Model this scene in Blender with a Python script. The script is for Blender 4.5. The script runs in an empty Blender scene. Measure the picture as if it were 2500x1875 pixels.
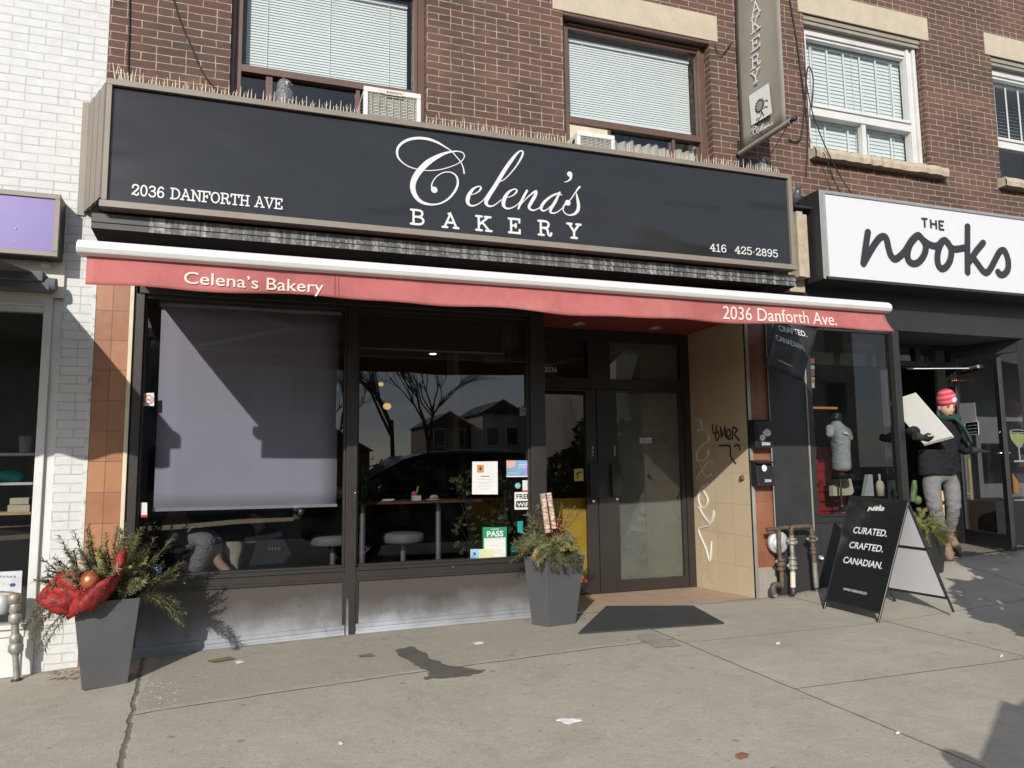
import bpy, bmesh, math, random
from mathutils import Vector, Matrix, Euler
random.seed(7)
sc = bpy.context.scene
COL = sc.collection
R_ = math.radians
# ------------------------------------------------------------------ camera, sky, sun, exposure
YAW, PIT, ROL = R_(19.2087), R_(6.3409), R_(-0.6442)
DIST, CAMZ, FPX = 6.15, 1.30, 1841.1
_f = Vector((math.sin(YAW)*math.cos(PIT), math.cos(YAW)*math.cos(PIT), math.sin(PIT)))
_r = Vector((math.cos(YAW), -math.sin(YAW), 0))
_u = _r.cross(_f)
CR = _r*math.cos(ROL)+_u*math.sin(ROL)
CU = -_r*math.sin(ROL)+_u*math.cos(ROL)
CF = _f
cam = bpy.data.cameras.new('camera'); camo = bpy.data.objects.new('camera', cam); COL.objects.link(camo)
cam.sensor_width = 36.0; cam.lens = FPX/2500*36.0; cam.clip_end = 900; cam.clip_start = 0.02
camo.matrix_world = Matrix(((CR.x, CU.x, -CF.x, 0), (CR.y, CU.y, -CF.y, -DIST), (CR.z, CU.z, -CF.z, CAMZ), (0, 0, 0, 1)))
sc.camera = camo
SUN = Vector((.545, 1.0, -.525)).normalized()          # direction the light travels
sun = bpy.data.lights.new('sun', 'SUN'); suno = bpy.data.objects.new('sun', sun); COL.objects.link(suno)
sun.energy = 3.9; sun.angle = R_(.5); sun.color = (1, .95, .88)
suno.rotation_euler = SUN.to_track_quat('-Z', 'Y').to_euler(); suno.location = (-10, -20, 14)
w = bpy.data.worlds.new('World'); sc.world = w; w.use_nodes = True
nt = w.node_tree; bg = nt.nodes['Background']
sky = nt.nodes.new('ShaderNodeTexSky'); sky.sky_type = 'NISHITA'; sky.sun_disc = False
sky.sun_elevation = math.asin(-SUN.z); sky.sun_rotation = math.atan2(-SUN.x, -SUN.y)
sky.dust_density = .6; sky.ozone_density = 1.0; sky.air_density = .8
tc = nt.nodes.new('ShaderNodeTexCoord'); mpw = nt.nodes.new('ShaderNodeMapping'); mpw.inputs['Scale'].default_value = (1, 1, 3.2); nt.links.new(tc.outputs['Generated'], mpw.inputs['Vector'])
cn = nt.nodes.new('ShaderNodeTexNoise'); cn.inputs['Scale'].default_value = 2.6; cn.inputs['Detail'].default_value = 7; cn.inputs['Roughness'].default_value = .58; nt.links.new(mpw.outputs[0], cn.inputs['Vector'])
cr_ = nt.nodes.new('ShaderNodeValToRGB'); cr_.color_ramp.elements[0].position = .42; cr_.color_ramp.elements[1].position = .68; cr_.color_ramp.elements[0].color = (.25, .25, .25, 1); nt.links.new(cn.outputs[0], cr_.inputs[0])
cm = nt.nodes.new('ShaderNodeMix'); cm.data_type = 'RGBA'; nt.links.new(cr_.outputs[0], cm.inputs[0]); nt.links.new(sky.outputs[0], cm.inputs[6]); cm.inputs[7].default_value = (4.6, 4.9, 5.4, 1)
nt.links.new(cm.outputs[2], bg.inputs[0]); bg.inputs[1].default_value = .14
sc.view_settings.view_transform = 'Standard'; sc.view_settings.look = 'None'
sc.view_settings.exposure = 0.12; sc.view_settings.gamma = 1
sc.cycles.transparent_max_bounces = 24; sc.cycles.max_bounces = 10
sc.cycles.sample_clamp_indirect = 6; sc.cycles.use_denoising = True
sc.cycles.caustics_reflective = False; sc.cycles.caustics_refractive = False

def S(px, py, Y=0.0):
    """point of the plane y=Y seen at photo pixel (2500x1875)"""
    d = CR*((px-1250)/FPX) - CU*((py-937.5)/FPX) + CF
    t = (Y+DIST)/d.y
    return Vector((d.x*t, Y, CAMZ+d.z*t))
def SX(px, py, X):
    d = CR*((px-1250)/FPX) - CU*((py-937.5)/FPX) + CF
    t = X/d.x
    return Vector((X, -DIST+d.y*t, CAMZ+d.z*t))
def lerp(a, b, t): return a+(b-a)*t
def interp(x, ks):
    if x <= ks[0][0]: return ks[0][1]
    for (a, b), (c, d) in zip(ks, ks[1:]):
        if x <= c: return b+(d-b)*(x-a)/(c-a)
    return ks[-1][1]
def ground_z(x, y):
    b = interp(x, [(-60, -1.6), (-8, -.3), (-2, -.10), (-1.3, -.06), (-.44, 0), (.83, .03), (2.27, .047), (4.7, .05), (5.6, .07), (8, .13), (60, 1.6)])
    k = interp(x, [(4.75, 0), (5.3, .035), (5.7, .075), (6.7, .19), (8, .215), (30, .3)])
    f = max(0, min(1, (y+1.7)/1.45)); f = f*f*(3-2*f)
    return b + k*f + .012*min(0, y)

# ------------------------------------------------------------------ materials
MATS = {}
def nd(nt, t, **kw):
    n = nt.nodes.new(t)
    for k, v in kw.items(): setattr(n, k, v)
    return n
def mix(nt, fac, a, b, mode='MIX'):
    n = nd(nt, 'ShaderNodeMix', data_type='RGBA', blend_type=mode)
    for sock, v in ((n.inputs[0], fac), (n.inputs[6], a), (n.inputs[7], b)):
        if hasattr(v, 'is_output') or hasattr(v, 'links'): nt.links.new(v, sock)
        else: sock.default_value = (v if isinstance(v, (int, float)) else (*v, 1))
    return n.outputs[2]
def math_n(nt, op, a, b=None, c=None, clamp=False):
    n = nd(nt, 'ShaderNodeMath', operation=op, use_clamp=clamp)
    for i, v in enumerate((a, b, c)):
        if v is None: continue
        if hasattr(v, 'links'): nt.links.new(v, n.inputs[i])
        else: n.inputs[i].default_value = v
    return n.outputs[0]
def ramp(nt, v, stops):
    n = nd(nt, 'ShaderNodeValToRGB'); nt.links.new(v, n.inputs[0])
    e = n.color_ramp.elements
    while len(e) < len(stops): e.new(.5)
    for el, (p, c) in zip(e, stops):
        el.position = p; el.color = (c, c, c, 1) if isinstance(c, (int, float)) else (*c, 1)
    return n.outputs[0]
def noise(nt, vec, scale, detail=4, rough=.55, dist=0):
    n = nd(nt, 'ShaderNodeTexNoise'); n.inputs['Scale'].default_value = scale; n.inputs['Detail'].default_value = detail
    n.inputs['Roughness'].default_value = rough; n.inputs['Distortion'].default_value = dist
    if vec: nt.links.new(vec, n.inputs['Vector'])
    return n.outputs[0]
def new_mat(name):
    m = bpy.data.materials.new(name); m.use_nodes = True
    nt = m.node_tree; b = nt.nodes['Principled BSDF']
    g = nd(nt, 'ShaderNodeNewGeometry')
    return m, nt, b, g.outputs['Position']
def setb(b, **kw):
    for k, v in kw.items():
        b.inputs[k.replace('_', ' ')].default_value = v
def bump(nt, b, h, strength=.3, dist=.01):
    n = nd(nt, 'ShaderNodeBump'); n.inputs['Strength'].default_value = strength; n.inputs['Distance'].default_value = dist
    nt.links.new(h, n.inputs['Height']); nt.links.new(n.outputs[0], b.inputs['Normal'])
def M(name, col, rough=.6, metal=0, var=.12, vs=6, bmp=.0, bs=60, spec=.5, dirt=None, ds=2.0):
    """plain procedural surface: colour varied by noise, roughness varied, fine bump"""
    if name in MATS: return MATS[name]
    m, nt, b, P = new_mat(name)
    n1 = noise(nt, P, vs, 5, .6); n2 = noise(nt, P, vs*7.3, 3, .6)
    s = math_n(nt, 'ADD', math_n(nt, 'MULTIPLY', n1, .7), math_n(nt, 'MULTIPLY', n2, .3))
    lo = tuple(max(0, c*(1-var*1.6)) for c in col); hi = tuple(min(1, c*(1+var*1.6)) for c in col)
    c = mix(nt, ramp(nt, s, [(.3, 0), (.7, 1)]), lo, hi)
    if dirt:
        c = mix(nt, ramp(nt, noise(nt, P, ds, 6, .65), [(.5, 0), (.72, .75)]), c, dirt)
    nt.links.new(c, b.inputs['Base Color'])
    nt.links.new(math_n(nt, 'ADD', math_n(nt, 'MULTIPLY', n2, .18), rough-.09, clamp=True), b.inputs['Roughness'])
    setb(b, Metallic=metal, Specular_IOR_Level=spec)
    if bmp: bump(nt, b, noise(nt, P, bs, 4, .6), bmp, .004)
    MATS[name] = m; return m
def glass(name, tint, refl=.05):
    m = bpy.data.materials.new(name); m.use_nodes = True; nt = m.node_tree; nt.nodes.clear()
    o = nd(nt, 'ShaderNodeOutputMaterial'); t = nd(nt, 'ShaderNodeBsdfTransparent'); g = nd(nt, 'ShaderNodeBsdfGlossy')
    mx = nd(nt, 'ShaderNodeMixShader'); 
    geo = nd(nt, 'ShaderNodeNewGeometry')
    bp = nd(nt, 'ShaderNodeBump'); bp.inputs['Strength'].default_value = .012; bp.inputs['Distance'].default_value = .02
    nt.links.new(noise(nt, geo.outputs['Position'], 1.3, 1, .4), bp.inputs['Height']); nt.links.new(bp.outputs[0], g.inputs['Normal'])
    dt = nd(nt, 'ShaderNodeVectorMath', operation='DOT_PRODUCT'); nt.links.new(geo.outputs['Normal'], dt.inputs[0]); nt.links.new(geo.outputs['Incoming'], dt.inputs[1])
    c5 = math_n(nt, 'POWER', math_n(nt, 'SUBTRACT', 1.0, math_n(nt, 'ABSOLUTE', dt.outputs['Value']), clamp=True), 5.0)
    fr_ = math_n(nt, 'ADD', refl, math_n(nt, 'MULTIPLY', c5, 1-refl))
    dust = ramp(nt, noise(nt, geo.outputs['Position'], 3.0, 6, .7), [(.5, 0), (.85, .012)])
    t.inputs[0].default_value = (*tint, 1); g.inputs[0].default_value = (1, 1, 1, 1); g.inputs[1].default_value = 0.0
    nt.links.new(fr_, mx.inputs[0]); nt.links.new(t.outputs[0], mx.inputs[1]); nt.links.new(g.outputs[0], mx.inputs[2])
    df = nd(nt, 'ShaderNodeBsdfDiffuse'); df.inputs[0].default_value = (.5, .5, .5, 1)
    m2 = nd(nt, 'ShaderNodeMixShader'); nt.links.new(dust, m2.inputs[0]); nt.links.new(mx.outputs[0], m2.inputs[1]); nt.links.new(df.outputs[0], m2.inputs[2])
    nt.links.new(m2.outputs[0], o.inputs[0])
    MATS[name] = m; return m
def emit(name, col, st):
    m, nt, b, P = new_mat(name); setb(b, Base_Color=(*col, 1), Emission_Color=(*col, 1), Emission_Strength=st); MATS[name] = m; return m

def brick_mat(name, painted):
    m, nt, b, P = new_mat(name)
    sx = nd(nt, 'ShaderNodeSeparateXYZ'); nt.links.new(P, sx.inputs[0])
    wob = noise(nt, P, 3.0, 3)
    u = math_n(nt, 'ADD', sx.outputs[0], math_n(nt, 'MULTIPLY', sx.outputs[1], .97))
    u = math_n(nt, 'ADD', u, math_n(nt, 'MULTIPLY', noise(nt, P, 7, 3), .022))
    v = math_n(nt, 'ADD', sx.outputs[2], math_n(nt, 'ADD', math_n(nt, 'MULTIPLY', wob, .016), math_n(nt, 'MULTIPLY', noise(nt, P, 14, 3), .009)))
    cx = nd(nt, 'ShaderNodeCombineXYZ'); nt.links.new(u, cx.inputs[0]); nt.links.new(v, cx.inputs[1])
    def bt(wid, off):
        t = nd(nt, 'ShaderNodeTexBrick'); t.offset = off; t.offset_frequency = 2; t.squash = 1
        nt.links.new(cx.outputs[0], t.inputs['Vector'])
        t.inputs['Scale'].default_value = 1; t.inputs['Mortar Size'].default_value = .0042; t.inputs['Mortar Smooth'].default_value = .25
        t.inputs['Brick Width'].default_value = wid; t.inputs['Row Height'].default_value = .065
        t.inputs['Color1'].default_value = (0, 0, 0, 1); t.inputs['Color2'].default_value = (1, 1, 1, 1); t.inputs['Mortar'].default_value = (.5, .5, .5, 1)
        return t
    a, h = bt(.215, .5), bt(.1075, .5)
    row = math_n(nt, 'FLOOR', math_n(nt, 'DIVIDE', v, .065))
    hm = math_n(nt, 'COMPARE', math_n(nt, 'MODULO', math_n(nt, 'ADD', row, 6000), 6), 3, .1)
    tone = mix(nt, hm, a.outputs[0], h.outputs[0])
    mort = math_n(nt, 'ADD', math_n(nt, 'MULTIPLY', a.outputs[1], math_n(nt, 'SUBTRACT', 1, hm)), math_n(nt, 'MULTIPLY', h.outputs[1], hm))
    rough_n = noise(nt, P, 55, 4, .65); big = noise(nt, P, 1.6, 4, .6); med = noise(nt, P, 12, 5, .65)
    if painted:
        c = mix(nt, ramp(nt, med, [(.35, 0), (.7, 1)]), (.58, .58, .57), (.66, .66, .65))
        c = mix(nt, ramp(nt, noise(nt, P, 4.0, 6, .7), [(.62, 0), (.75, .5)]), c, (.55, .54, .52))
        chip = math_n(nt, 'MULTIPLY', ramp(nt, noise(nt, P, 30, 5, .7), [(.62, 0), (.68, 1)]), mort)
        c = mix(nt, math_n(nt, 'MULTIPLY', mort, ramp(nt, noise(nt, P, 6, 5, .7), [(.3, .15), (.7, .95)])), c, (.33, .325, .32))
        c = mix(nt, ramp(nt, noise(nt, P, 1.3, 6, .7), [(.52, 0), (.72, .45)]), c, (.47, .46, .44))
        c = mix(nt, chip, c, (.06, .06, .06))
    else:
        c = mix(nt, tone, (.135, .071, .052), (.198, .108, .083))
        c = mix(nt, ramp(nt, med, [(.3, 0), (.75, .7)]), c, (.105, .066, .052))
        soot = math_n(nt, 'MULTIPLY', ramp(nt, big, [(.40, 0), (.60, .9)]), ramp(nt, tone, [(0, .3), (1, 1)]))
        c = mix(nt, soot, c, (.068, .052, .042))
        c = mix(nt, ramp(nt, rough_n, [(.62, 0), (.8, .6)]), c, (.05, .04, .035))
        mc = mix(nt, ramp(nt, med, [(.35, 0), (.65, 1)]), (.24, .185, .15), (.50, .40, .335))
        c = mix(nt, mort, c, mc)
    nt.links.new(c, b.inputs['Base Color']); setb(b, Roughness=.85 if not painted else .6, Specular_IOR_Level=.25)
    hh = math_n(nt, 'ADD', math_n(nt, 'MULTIPLY', math_n(nt, 'SUBTRACT', 1, mort), 1.0), math_n(nt, 'MULTIPLY', rough_n, .45))
    bump(nt, b, hh, .75 if not painted else .5, .006)
    MATS[name] = m; return m
brick_mat('brick', False); brick_mat('white_brick', True)

def tile_mat(name, w_, h_, ox, oz, c1, c2, mortar, axis=0, rough=.3, ms=.003):
    m, nt, b, P = new_mat(name)
    sx = nd(nt, 'ShaderNodeSeparateXYZ'); nt.links.new(P, sx.inputs[0])
    cx = nd(nt, 'ShaderNodeCombineXYZ')
    nt.links.new(math_n(nt, 'ADD', sx.outputs[axis], 100*w_-ox), cx.inputs[0]); nt.links.new(math_n(nt, 'ADD', sx.outputs[2], 100*h_-oz), cx.inputs[1])
    t = nd(nt, 'ShaderNodeTexBrick'); t.offset = 0; nt.links.new(cx.outputs[0], t.inputs['Vector'])
    for k, v in (('Scale', 1), ('Mortar Size', ms), ('Mortar Smooth', .3), ('Brick Width', w_), ('Row Height', h_)): t.inputs[k].default_value = v
    t.inputs['Color1'].default_value = (0, 0, 0, 1); t.inputs['Color2'].default_value = (1, 1, 1, 1)
    c = mix(nt, t.outputs[0], c1, c2)
    c = mix(nt, ramp(nt, noise(nt, P, 5, 5, .6), [(.3, 0), (.75, .55)]), c, c2)
    c = mix(nt, ramp(nt, noise(nt, P, 2.2, 5, .7), [(.55, 0), (.75, .45)]), c, tuple(x*.55 for x in c1))
    c = mix(nt, t.outputs[1], c, mortar)
    nt.links.new(c, b.inputs['Base Color'])
    nt.links.new(math_n(nt, 'ADD', math_n(nt, 'MULTIPLY', noise(nt, P, 20, 3), .3), rough-.1), b.inputs['Roughness'])
    bump(nt, b, math_n(nt, 'SUBTRACT', math_n(nt, 'MULTIPLY', noise(nt, P, 7, 3), .3), t.outputs[1]), .5, .003)
    MATS[name] = m; return m
tile_mat('terracotta_tile', .113, .222, -1.093, .046, (.27, .115, .056), (.42, .205, .105), (.16, .10, .07))
tile_mat('terracotta_tile_red', .104, .222, 4.602, .046, (.20, .078, .042), (.29, .120, .064), (.25, .14, .10))
tile_mat('tan_tile', .30, .30, 0, .02, (.57, .46, .305), (.63, .515, .35), (.46, .38, .27), axis=1, rough=.4)

def concrete_mat():
    m, nt, b, P = new_mat('concrete')
    sx = nd(nt, 'ShaderNodeSeparateXYZ'); nt.links.new(P, sx.inputs[0]); X, Y = sx.outputs[0], sx.outputs[1]
    big = noise(nt, P, .9, 5, .6); med = noise(nt, P, 7, 6, .65); fine = noise(nt, P, 90, 3, .6)
    c = mix(nt, ramp(nt, big, [(.35, 0), (.65, 1)]), (.42, .388, .322), (.50, .465, .392))
    c = mix(nt, ramp(nt, med, [(.4, 0), (.75, .45)]), c, (.40, .368, .30))
    # the old slab between the joints x=-.57 and x=3 shows its aggregate; the strip along the building is darker
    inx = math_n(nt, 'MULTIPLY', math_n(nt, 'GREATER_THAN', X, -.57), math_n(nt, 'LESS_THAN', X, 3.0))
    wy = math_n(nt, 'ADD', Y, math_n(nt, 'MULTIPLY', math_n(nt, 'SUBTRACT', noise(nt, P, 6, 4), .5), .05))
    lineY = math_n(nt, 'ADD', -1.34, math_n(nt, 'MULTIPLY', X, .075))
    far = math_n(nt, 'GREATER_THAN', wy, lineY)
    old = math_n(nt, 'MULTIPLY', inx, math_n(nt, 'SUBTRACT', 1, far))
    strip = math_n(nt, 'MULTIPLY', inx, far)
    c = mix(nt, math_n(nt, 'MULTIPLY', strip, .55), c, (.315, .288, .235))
    c = mix(nt, math_n(nt, 'MULTIPLY', old, .4), c, (.42, .388, .318))
    vo = nd(nt, 'ShaderNodeTexVoronoi'); vo.inputs['Scale'].default_value = 30; nt.links.new(P, vo.inputs['Vector'])
    vc = nd(nt, 'ShaderNodeSeparateColor'); nt.links.new(vo.outputs['Color'], vc.inputs[0])
    spot = math_n(nt, 'MULTIPLY', math_n(nt, 'LESS_THAN', vo.outputs['Distance'], .33), math_n(nt, 'GREATER_THAN', vc.outputs[0], .55))
    dk = math_n(nt, 'MULTIPLY', math_n(nt, 'MULTIPLY', spot, old), math_n(nt, 'GREATER_THAN', vc.outputs[1], .72))
    lt = math_n(nt, 'MULTIPLY', math_n(nt, 'MULTIPLY', spot, old), math_n(nt, 'LESS_THAN', vc.outputs[1], .3))
    c = mix(nt, math_n(nt, 'MULTIPLY', math_n(nt, 'MULTIPLY', dk, ramp(nt, med, [(.45, .15), (.65, 1)])), .6), c, (.13, .112, .092)); c = mix(nt, math_n(nt, 'MULTIPLY', lt, .4), c, (.46, .42, .35))
    c = mix(nt, math_n(nt, 'MULTIPLY', ramp(nt, fine, [(.48, 0), (.62, 1)]), .35), c, (.27, .245, .20))
    c = mix(nt, ramp(nt, noise(nt, P, 3.1, 7, .72, .8), [(.42, .0), (.62, .45)]), c, (.345, .312, .25))
    c = mix(nt, ramp(nt, noise(nt, P, 26, 4, .7), [(.5, 0), (.7, .35)]), c, (.56, .52, .44))
    # gum spots and stains
    v2 = nd(nt, 'ShaderNodeTexVoronoi'); v2.inputs['Scale'].default_value = 3.2; nt.links.new(P, v2.inputs['Vector'])
    d2 = math_n(nt, 'ADD', v2.outputs['Distance'], math_n(nt, 'MULTIPLY', noise(nt, P, 30, 3), .1))
    c = mix(nt, ramp(nt, d2, [(.085, .55), (.13, 0)]), c, (.13, .115, .095))
    c = mix(nt, ramp(nt, noise(nt, P, 2.3, 6, .7, .6), [(.56, 0), (.72, .45)]), c, (.27, .243, .20))
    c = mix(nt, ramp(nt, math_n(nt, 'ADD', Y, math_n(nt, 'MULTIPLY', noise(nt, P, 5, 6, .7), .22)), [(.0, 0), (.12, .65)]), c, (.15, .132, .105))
    # joints
    def line(coord, at, wdt, jit=.02):
        d = math_n(nt, 'ABSOLUTE', math_n(nt, 'SUBTRACT', math_n(nt, 'ADD', coord, math_n(nt, 'MULTIPLY', math_n(nt, 'SUBTRACT', noise(nt, P, 5, 5, .7), .5), jit)), at))
        return ramp(nt, math_n(nt, 'DIVIDE', d, wdt), [(.4, 1), (1, 0)])
    X2 = math_n(nt, 'SUBTRACT', X, math_n(nt, 'MULTIPLY', Y, -.075))
    js = line(X2, -.675, .017, .06)
    for a in (3.0, 4.87, 6.75, 8.6): js = math_n(nt, 'MAXIMUM', js, line(X, a, .008))
    right = math_n(nt, 'GREATER_THAN', X, 3.0)
    js = math_n(nt, 'MAXIMUM', js, math_n(nt, 'MULTIPLY', right, line(Y, -2.42, .008)))
    js = math_n(nt, 'MAXIMUM', js, math_n(nt, 'MULTIPLY', right, line(Y, -1.25, .005)))
    c = mix(nt, math_n(nt, 'MULTIPLY', js, .7), c, (.10, .088, .07))
    cr = math_n(nt, 'MULTIPLY', inx, line(math_n(nt, 'SUBTRACT', Y, lineY), .03, .035, .07))
    c = mix(nt, math_n(nt, 'MULTIPLY', cr, ramp(nt, noise(nt, P, 9, 4, .7), [(.4, .1), (.6, .75)])), c, (.50, .43, .31))
    cr2 = math_n(nt, 'MULTIPLY', inx, line(math_n(nt, 'SUBTRACT', Y, lineY), .0, .014, .05))
    c = mix(nt, math_n(nt, 'MULTIPLY', cr2, .65), c, (.12, .10, .08))
    nt.links.new(c, b.inputs['Base Color']); setb(b, Roughness=.88, Specular_IOR_Level=.25)
    h = math_n(nt, 'SUBTRACT', math_n(nt, 'ADD', math_n(nt, 'MULTIPLY', fine, .5), math_n(nt, 'MULTIPLY', med, .8)), math_n(nt, 'MULTIPLY', math_n(nt, 'MAXIMUM', js, cr2), 1.2))
    bump(nt, b, h, .8, .008)
    MATS['concrete'] = m
concrete_mat()

def panel_metal():
    # bronze bulkhead panel with road salt dried on its lower half
    m, nt, b, P = new_mat('bulkhead_metal')
    sx = nd(nt, 'ShaderNodeSeparateXYZ'); nt.links.new(P, sx.inputs[0])
    st = nd(nt, 'ShaderNodeMapping'); st.inputs['Scale'].default_value = (7, 7, 5); nt.links.new(P, st.inputs['Vector'])
    n = noise(nt, st.outputs[0], 1, 7, .7); n2 = noise(nt, P, 2.2, 3)
    hgt = math_n(nt, 'ADD', sx.outputs[2], math_n(nt, 'ADD', math_n(nt, 'MULTIPLY', math_n(nt, 'SUBTRACT', n, .5), .16), math_n(nt, 'MULTIPLY', math_n(nt, 'SUBTRACT', n2, .5), .30)))
    k = ramp(nt, hgt, [(.04, .72), (.13, .38), (.20, .16), (.33, 0)])
    mid = math_n(nt, 'SUBTRACT', 1.0, math_n(nt, 'MULTIPLY', math_n(nt, 'ABSOLUTE', math_n(nt, 'SUBTRACT', sx.outputs[0], .85)), .42), clamp=True)
    k = math_n(nt, 'MULTIPLY', k, math_n(nt, 'ADD', mid, .25), clamp=True)
    c = mix(nt, k, (.074, .065, .058), (.46, .49, .54))
    c = mix(nt, ramp(nt, noise(nt, P, 14, 5, .7), [(.62, 0), (.72, .5)]), c, (.05, .045, .04))
    nt.links.new(c, b.inputs['Base Color'])
    nt.links.new(math_n(nt, 'ADD', .42, math_n(nt, 'MULTIPLY', k, .4)), b.inputs['Roughness']); setb(b, Specular_IOR_Level=.4)
    MATS['bulkhead_metal'] = m
panel_metal()
def fascia_mat():
    # black cornice with white bird lime and mineral streaks running down
    m, nt, b, P = new_mat('stained_cornice')
    mp = nd(nt, 'ShaderNodeMapping'); mp.inputs['Scale'].default_value = (30, 30, 2.2); nt.links.new(P, mp.inputs['Vector'])
    mq = nd(nt, 'ShaderNodeMapping'); mq.inputs['Scale'].default_value = (2.4, 2.4, .3); nt.links.new(P, mq.inputs['Vector'])
    sx = nd(nt, 'ShaderNodeSeparateXYZ'); nt.links.new(P, sx.inputs[0])
    dr = noise(nt, mp.outputs[0], 1, 5, .65, .4); reg = noise(nt, mq.outputs[0], 1, 3)
    inr = math_n(nt, 'GREATER_THAN', sx.outputs[0], -.72)
    bot = ramp(nt, sx.outputs[2], [(.0, 0), (1, 0)])
    e = math_n(nt, 'MULTIPLY', ramp(nt, dr, [(.47, 0), (.62, 1)]), ramp(nt, reg, [(.32, .25), (.55, 1)]))
    e = math_n(nt, 'MULTIPLY', e, inr)
    c = mix(nt, noise(nt, P, 8, 4), (.055, .056, .055), (.10, .10, .097))
    c = mix(nt, math_n(nt, 'MULTIPLY', e, .7), c, (.50, .49, .46))
    ru = math_n(nt, 'MULTIPLY', ramp(nt, noise(nt, mp.outputs[0], .35, 4, .6), [(.62, 0), (.7, .35)]), math_n(nt, 'MULTIPLY', e, inr))
    c = mix(nt, ru, c, (.30, .17, .07))
    nt.links.new(c, b.inputs['Base Color']); setb(b, Roughness=.6)
    MATS['stained_cornice'] = m
fascia_mat()
def birch_mat():
    m, nt, b, P = new_mat('birch_bark')
    mp = nd(nt, 'ShaderNodeMapping'); mp.inputs['Scale'].default_value = (20, 20, 60); nt.links.new(P, mp.inputs['Vector'])
    c = mix(nt, ramp(nt, noise(nt, mp.outputs[0], 1, 4, .7), [(.42, 0), (.6, 1)]), (.28, .17, .12), (.72, .58, .48))
    nt.links.new(c, b.inputs['Base Color']); setb(b, Roughness=.8)
    MATS['birch_bark'] = m
birch_mat()
def leafm(name, c1, c2):
    m, nt, b, P = new_mat(name)
    c = mix(nt, ramp(nt, noise(nt, P, 18, 3), [(.35, 0), (.65, 1)]), c1, c2)
    nt.links.new(c, b.inputs['Base Color']); setb(b, Roughness=.6, Specular_IOR_Level=.3)
    MATS[name] = m
leafm('spruce_needles', (.095, .10, .042), (.21, .205, .095)); leafm('pine_needles', (.13, .14, .07), (.27, .27, .14))
leafm('cedar_leaves', (.20, .18, .05), (.36, .31, .11)); leafm('dry_leaves', (.42, .28, .12), (.58, .42, .2)); leafm('ivy_leaves', (.05, .09, .03), (.13, .17, .07))
def sequin():
    m, nt, b, P = new_mat('red_sequin_mesh')
    v = nd(nt, 'ShaderNodeTexVoronoi'); v.inputs['Scale'].default_value = 110; nt.links.new(P, v.inputs['Vector'])
    sp = math_n(nt, 'LESS_THAN', v.outputs['Distance'], .28)
    c = mix(nt, ramp(nt, noise(nt, P, 22, 4), [(.35, 0), (.65, 1)]), (.11, .012, .010), (.44, .026, .024))
    nt.links.new(c, b.inputs['Base Color'])
    nt.links.new(math_n(nt, 'SUBTRACT', .6, math_n(nt, 'MULTIPLY', sp, .45)), b.inputs['Roughness'])
    nr = nd(nt, 'ShaderNodeBump'); nr.inputs['Strength'].default_value = 1; nr.inputs['Distance'].default_value = .006
    vc = nd(nt, 'ShaderNodeSeparateColor'); nt.links.new(v.outputs['Color'], vc.inputs[0])
    nt.links.new(math_n(nt, 'ADD', vc.outputs[0], noise(nt, P, 60, 3)), nr.inputs['Height']); nt.links.new(nr.outputs[0], b.inputs['Normal'])
    MATS['red_sequin_mesh'] = m
sequin()
def owl_mat():
    m, nt, b, P = new_mat('owl_plastic')
    v = nd(nt, 'ShaderNodeTexVoronoi'); v.inputs['Scale'].default_value = 120; nt.links.new(P, v.inputs['Vector'])
    c = mix(nt, ramp(nt, v.outputs['Distance'], [(.25, 1), (.5, 0)]), (.07, .075, .085), (.34, .35, .36))
    nt.links.new(c, b.inputs['Base Color']); setb(b, Roughness=.55); bump(nt, b, v.outputs['Distance'], .5, .004)
    MATS['owl_plastic'] = m
owl_mat()
def knit_mat():
    m, nt, b, P = new_mat('striped_knit')
    sx = nd(nt, 'ShaderNodeSeparateXYZ'); nt.links.new(P, sx.inputs[0])
    t = math_n(nt, 'FRACT', math_n(nt, 'MULTIPLY', math_n(nt, 'SUBTRACT', sx.outputs[2], math_n(nt, 'MULTIPLY', sx.outputs[0], .25)), 19.0))
    c = mix(nt, math_n(nt, 'GREATER_THAN', t, .55), (.58, .04, .07), (.62, .17, .20))
    nt.links.new(c, b.inputs['Base Color']); setb(b, Roughness=.9)
    bump(nt, b, noise(nt, P, 160, 2), .5, .004); MATS['striped_knit'] = m
knit_mat()

G = lambda n: MATS[n]
M('bronze_frame', (.030, .026, .023), .40, 0, .1, 5, .05, 80)
M('taupe_metal', (.235, .205, .168), .5, .0, .07, 4, .04, 90)
M('sign_black', (.018, .019, .020), .15, 0, .1, 2)
_m, _nt, _b, _P = new_mat('sign_face')
_mp = nd(_nt, 'ShaderNodeMapping'); _mp.inputs['Scale'].default_value = (.55, .55, 1.6); _nt.links.new(_P, _mp.inputs['Vector'])
setb(_b, Base_Color=(.020, .021, .022, 1), Roughness=.18, Specular_IOR_Level=.6); bump(_nt, _b, noise(_nt, _mp.outputs[0], 1.0, 2, .45), .9, .09); MATS['sign_face'] = _m
M('vinyl_white', (.70, .70, .70), .5, 0, .03)
M('awning_bar_white', (.70, .70, .685), .35, 0, .03, 3, dirt=(.55, .53, .5), ds=1.2)
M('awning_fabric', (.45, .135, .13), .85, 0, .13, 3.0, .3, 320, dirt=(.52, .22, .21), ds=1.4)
M('awning_canopy', (.13, .072, .068), .9, 0, .1, 3, .25, 320)  # awning red darkened and dulled for the shaded underside, cutting its red bounce
M('awning_letter', (.78, .66, .57), .7, 0, .04)
M('stone', (.50, .43, .325), .85, 0, .08, 5, .35, 40)
M('rough_stone', (.45, .38, .28), .9, 0, .16, 9, 1.0, 22)
M('brown_frame', (.125, .070, .055), .45, 0, .1, 5)
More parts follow.
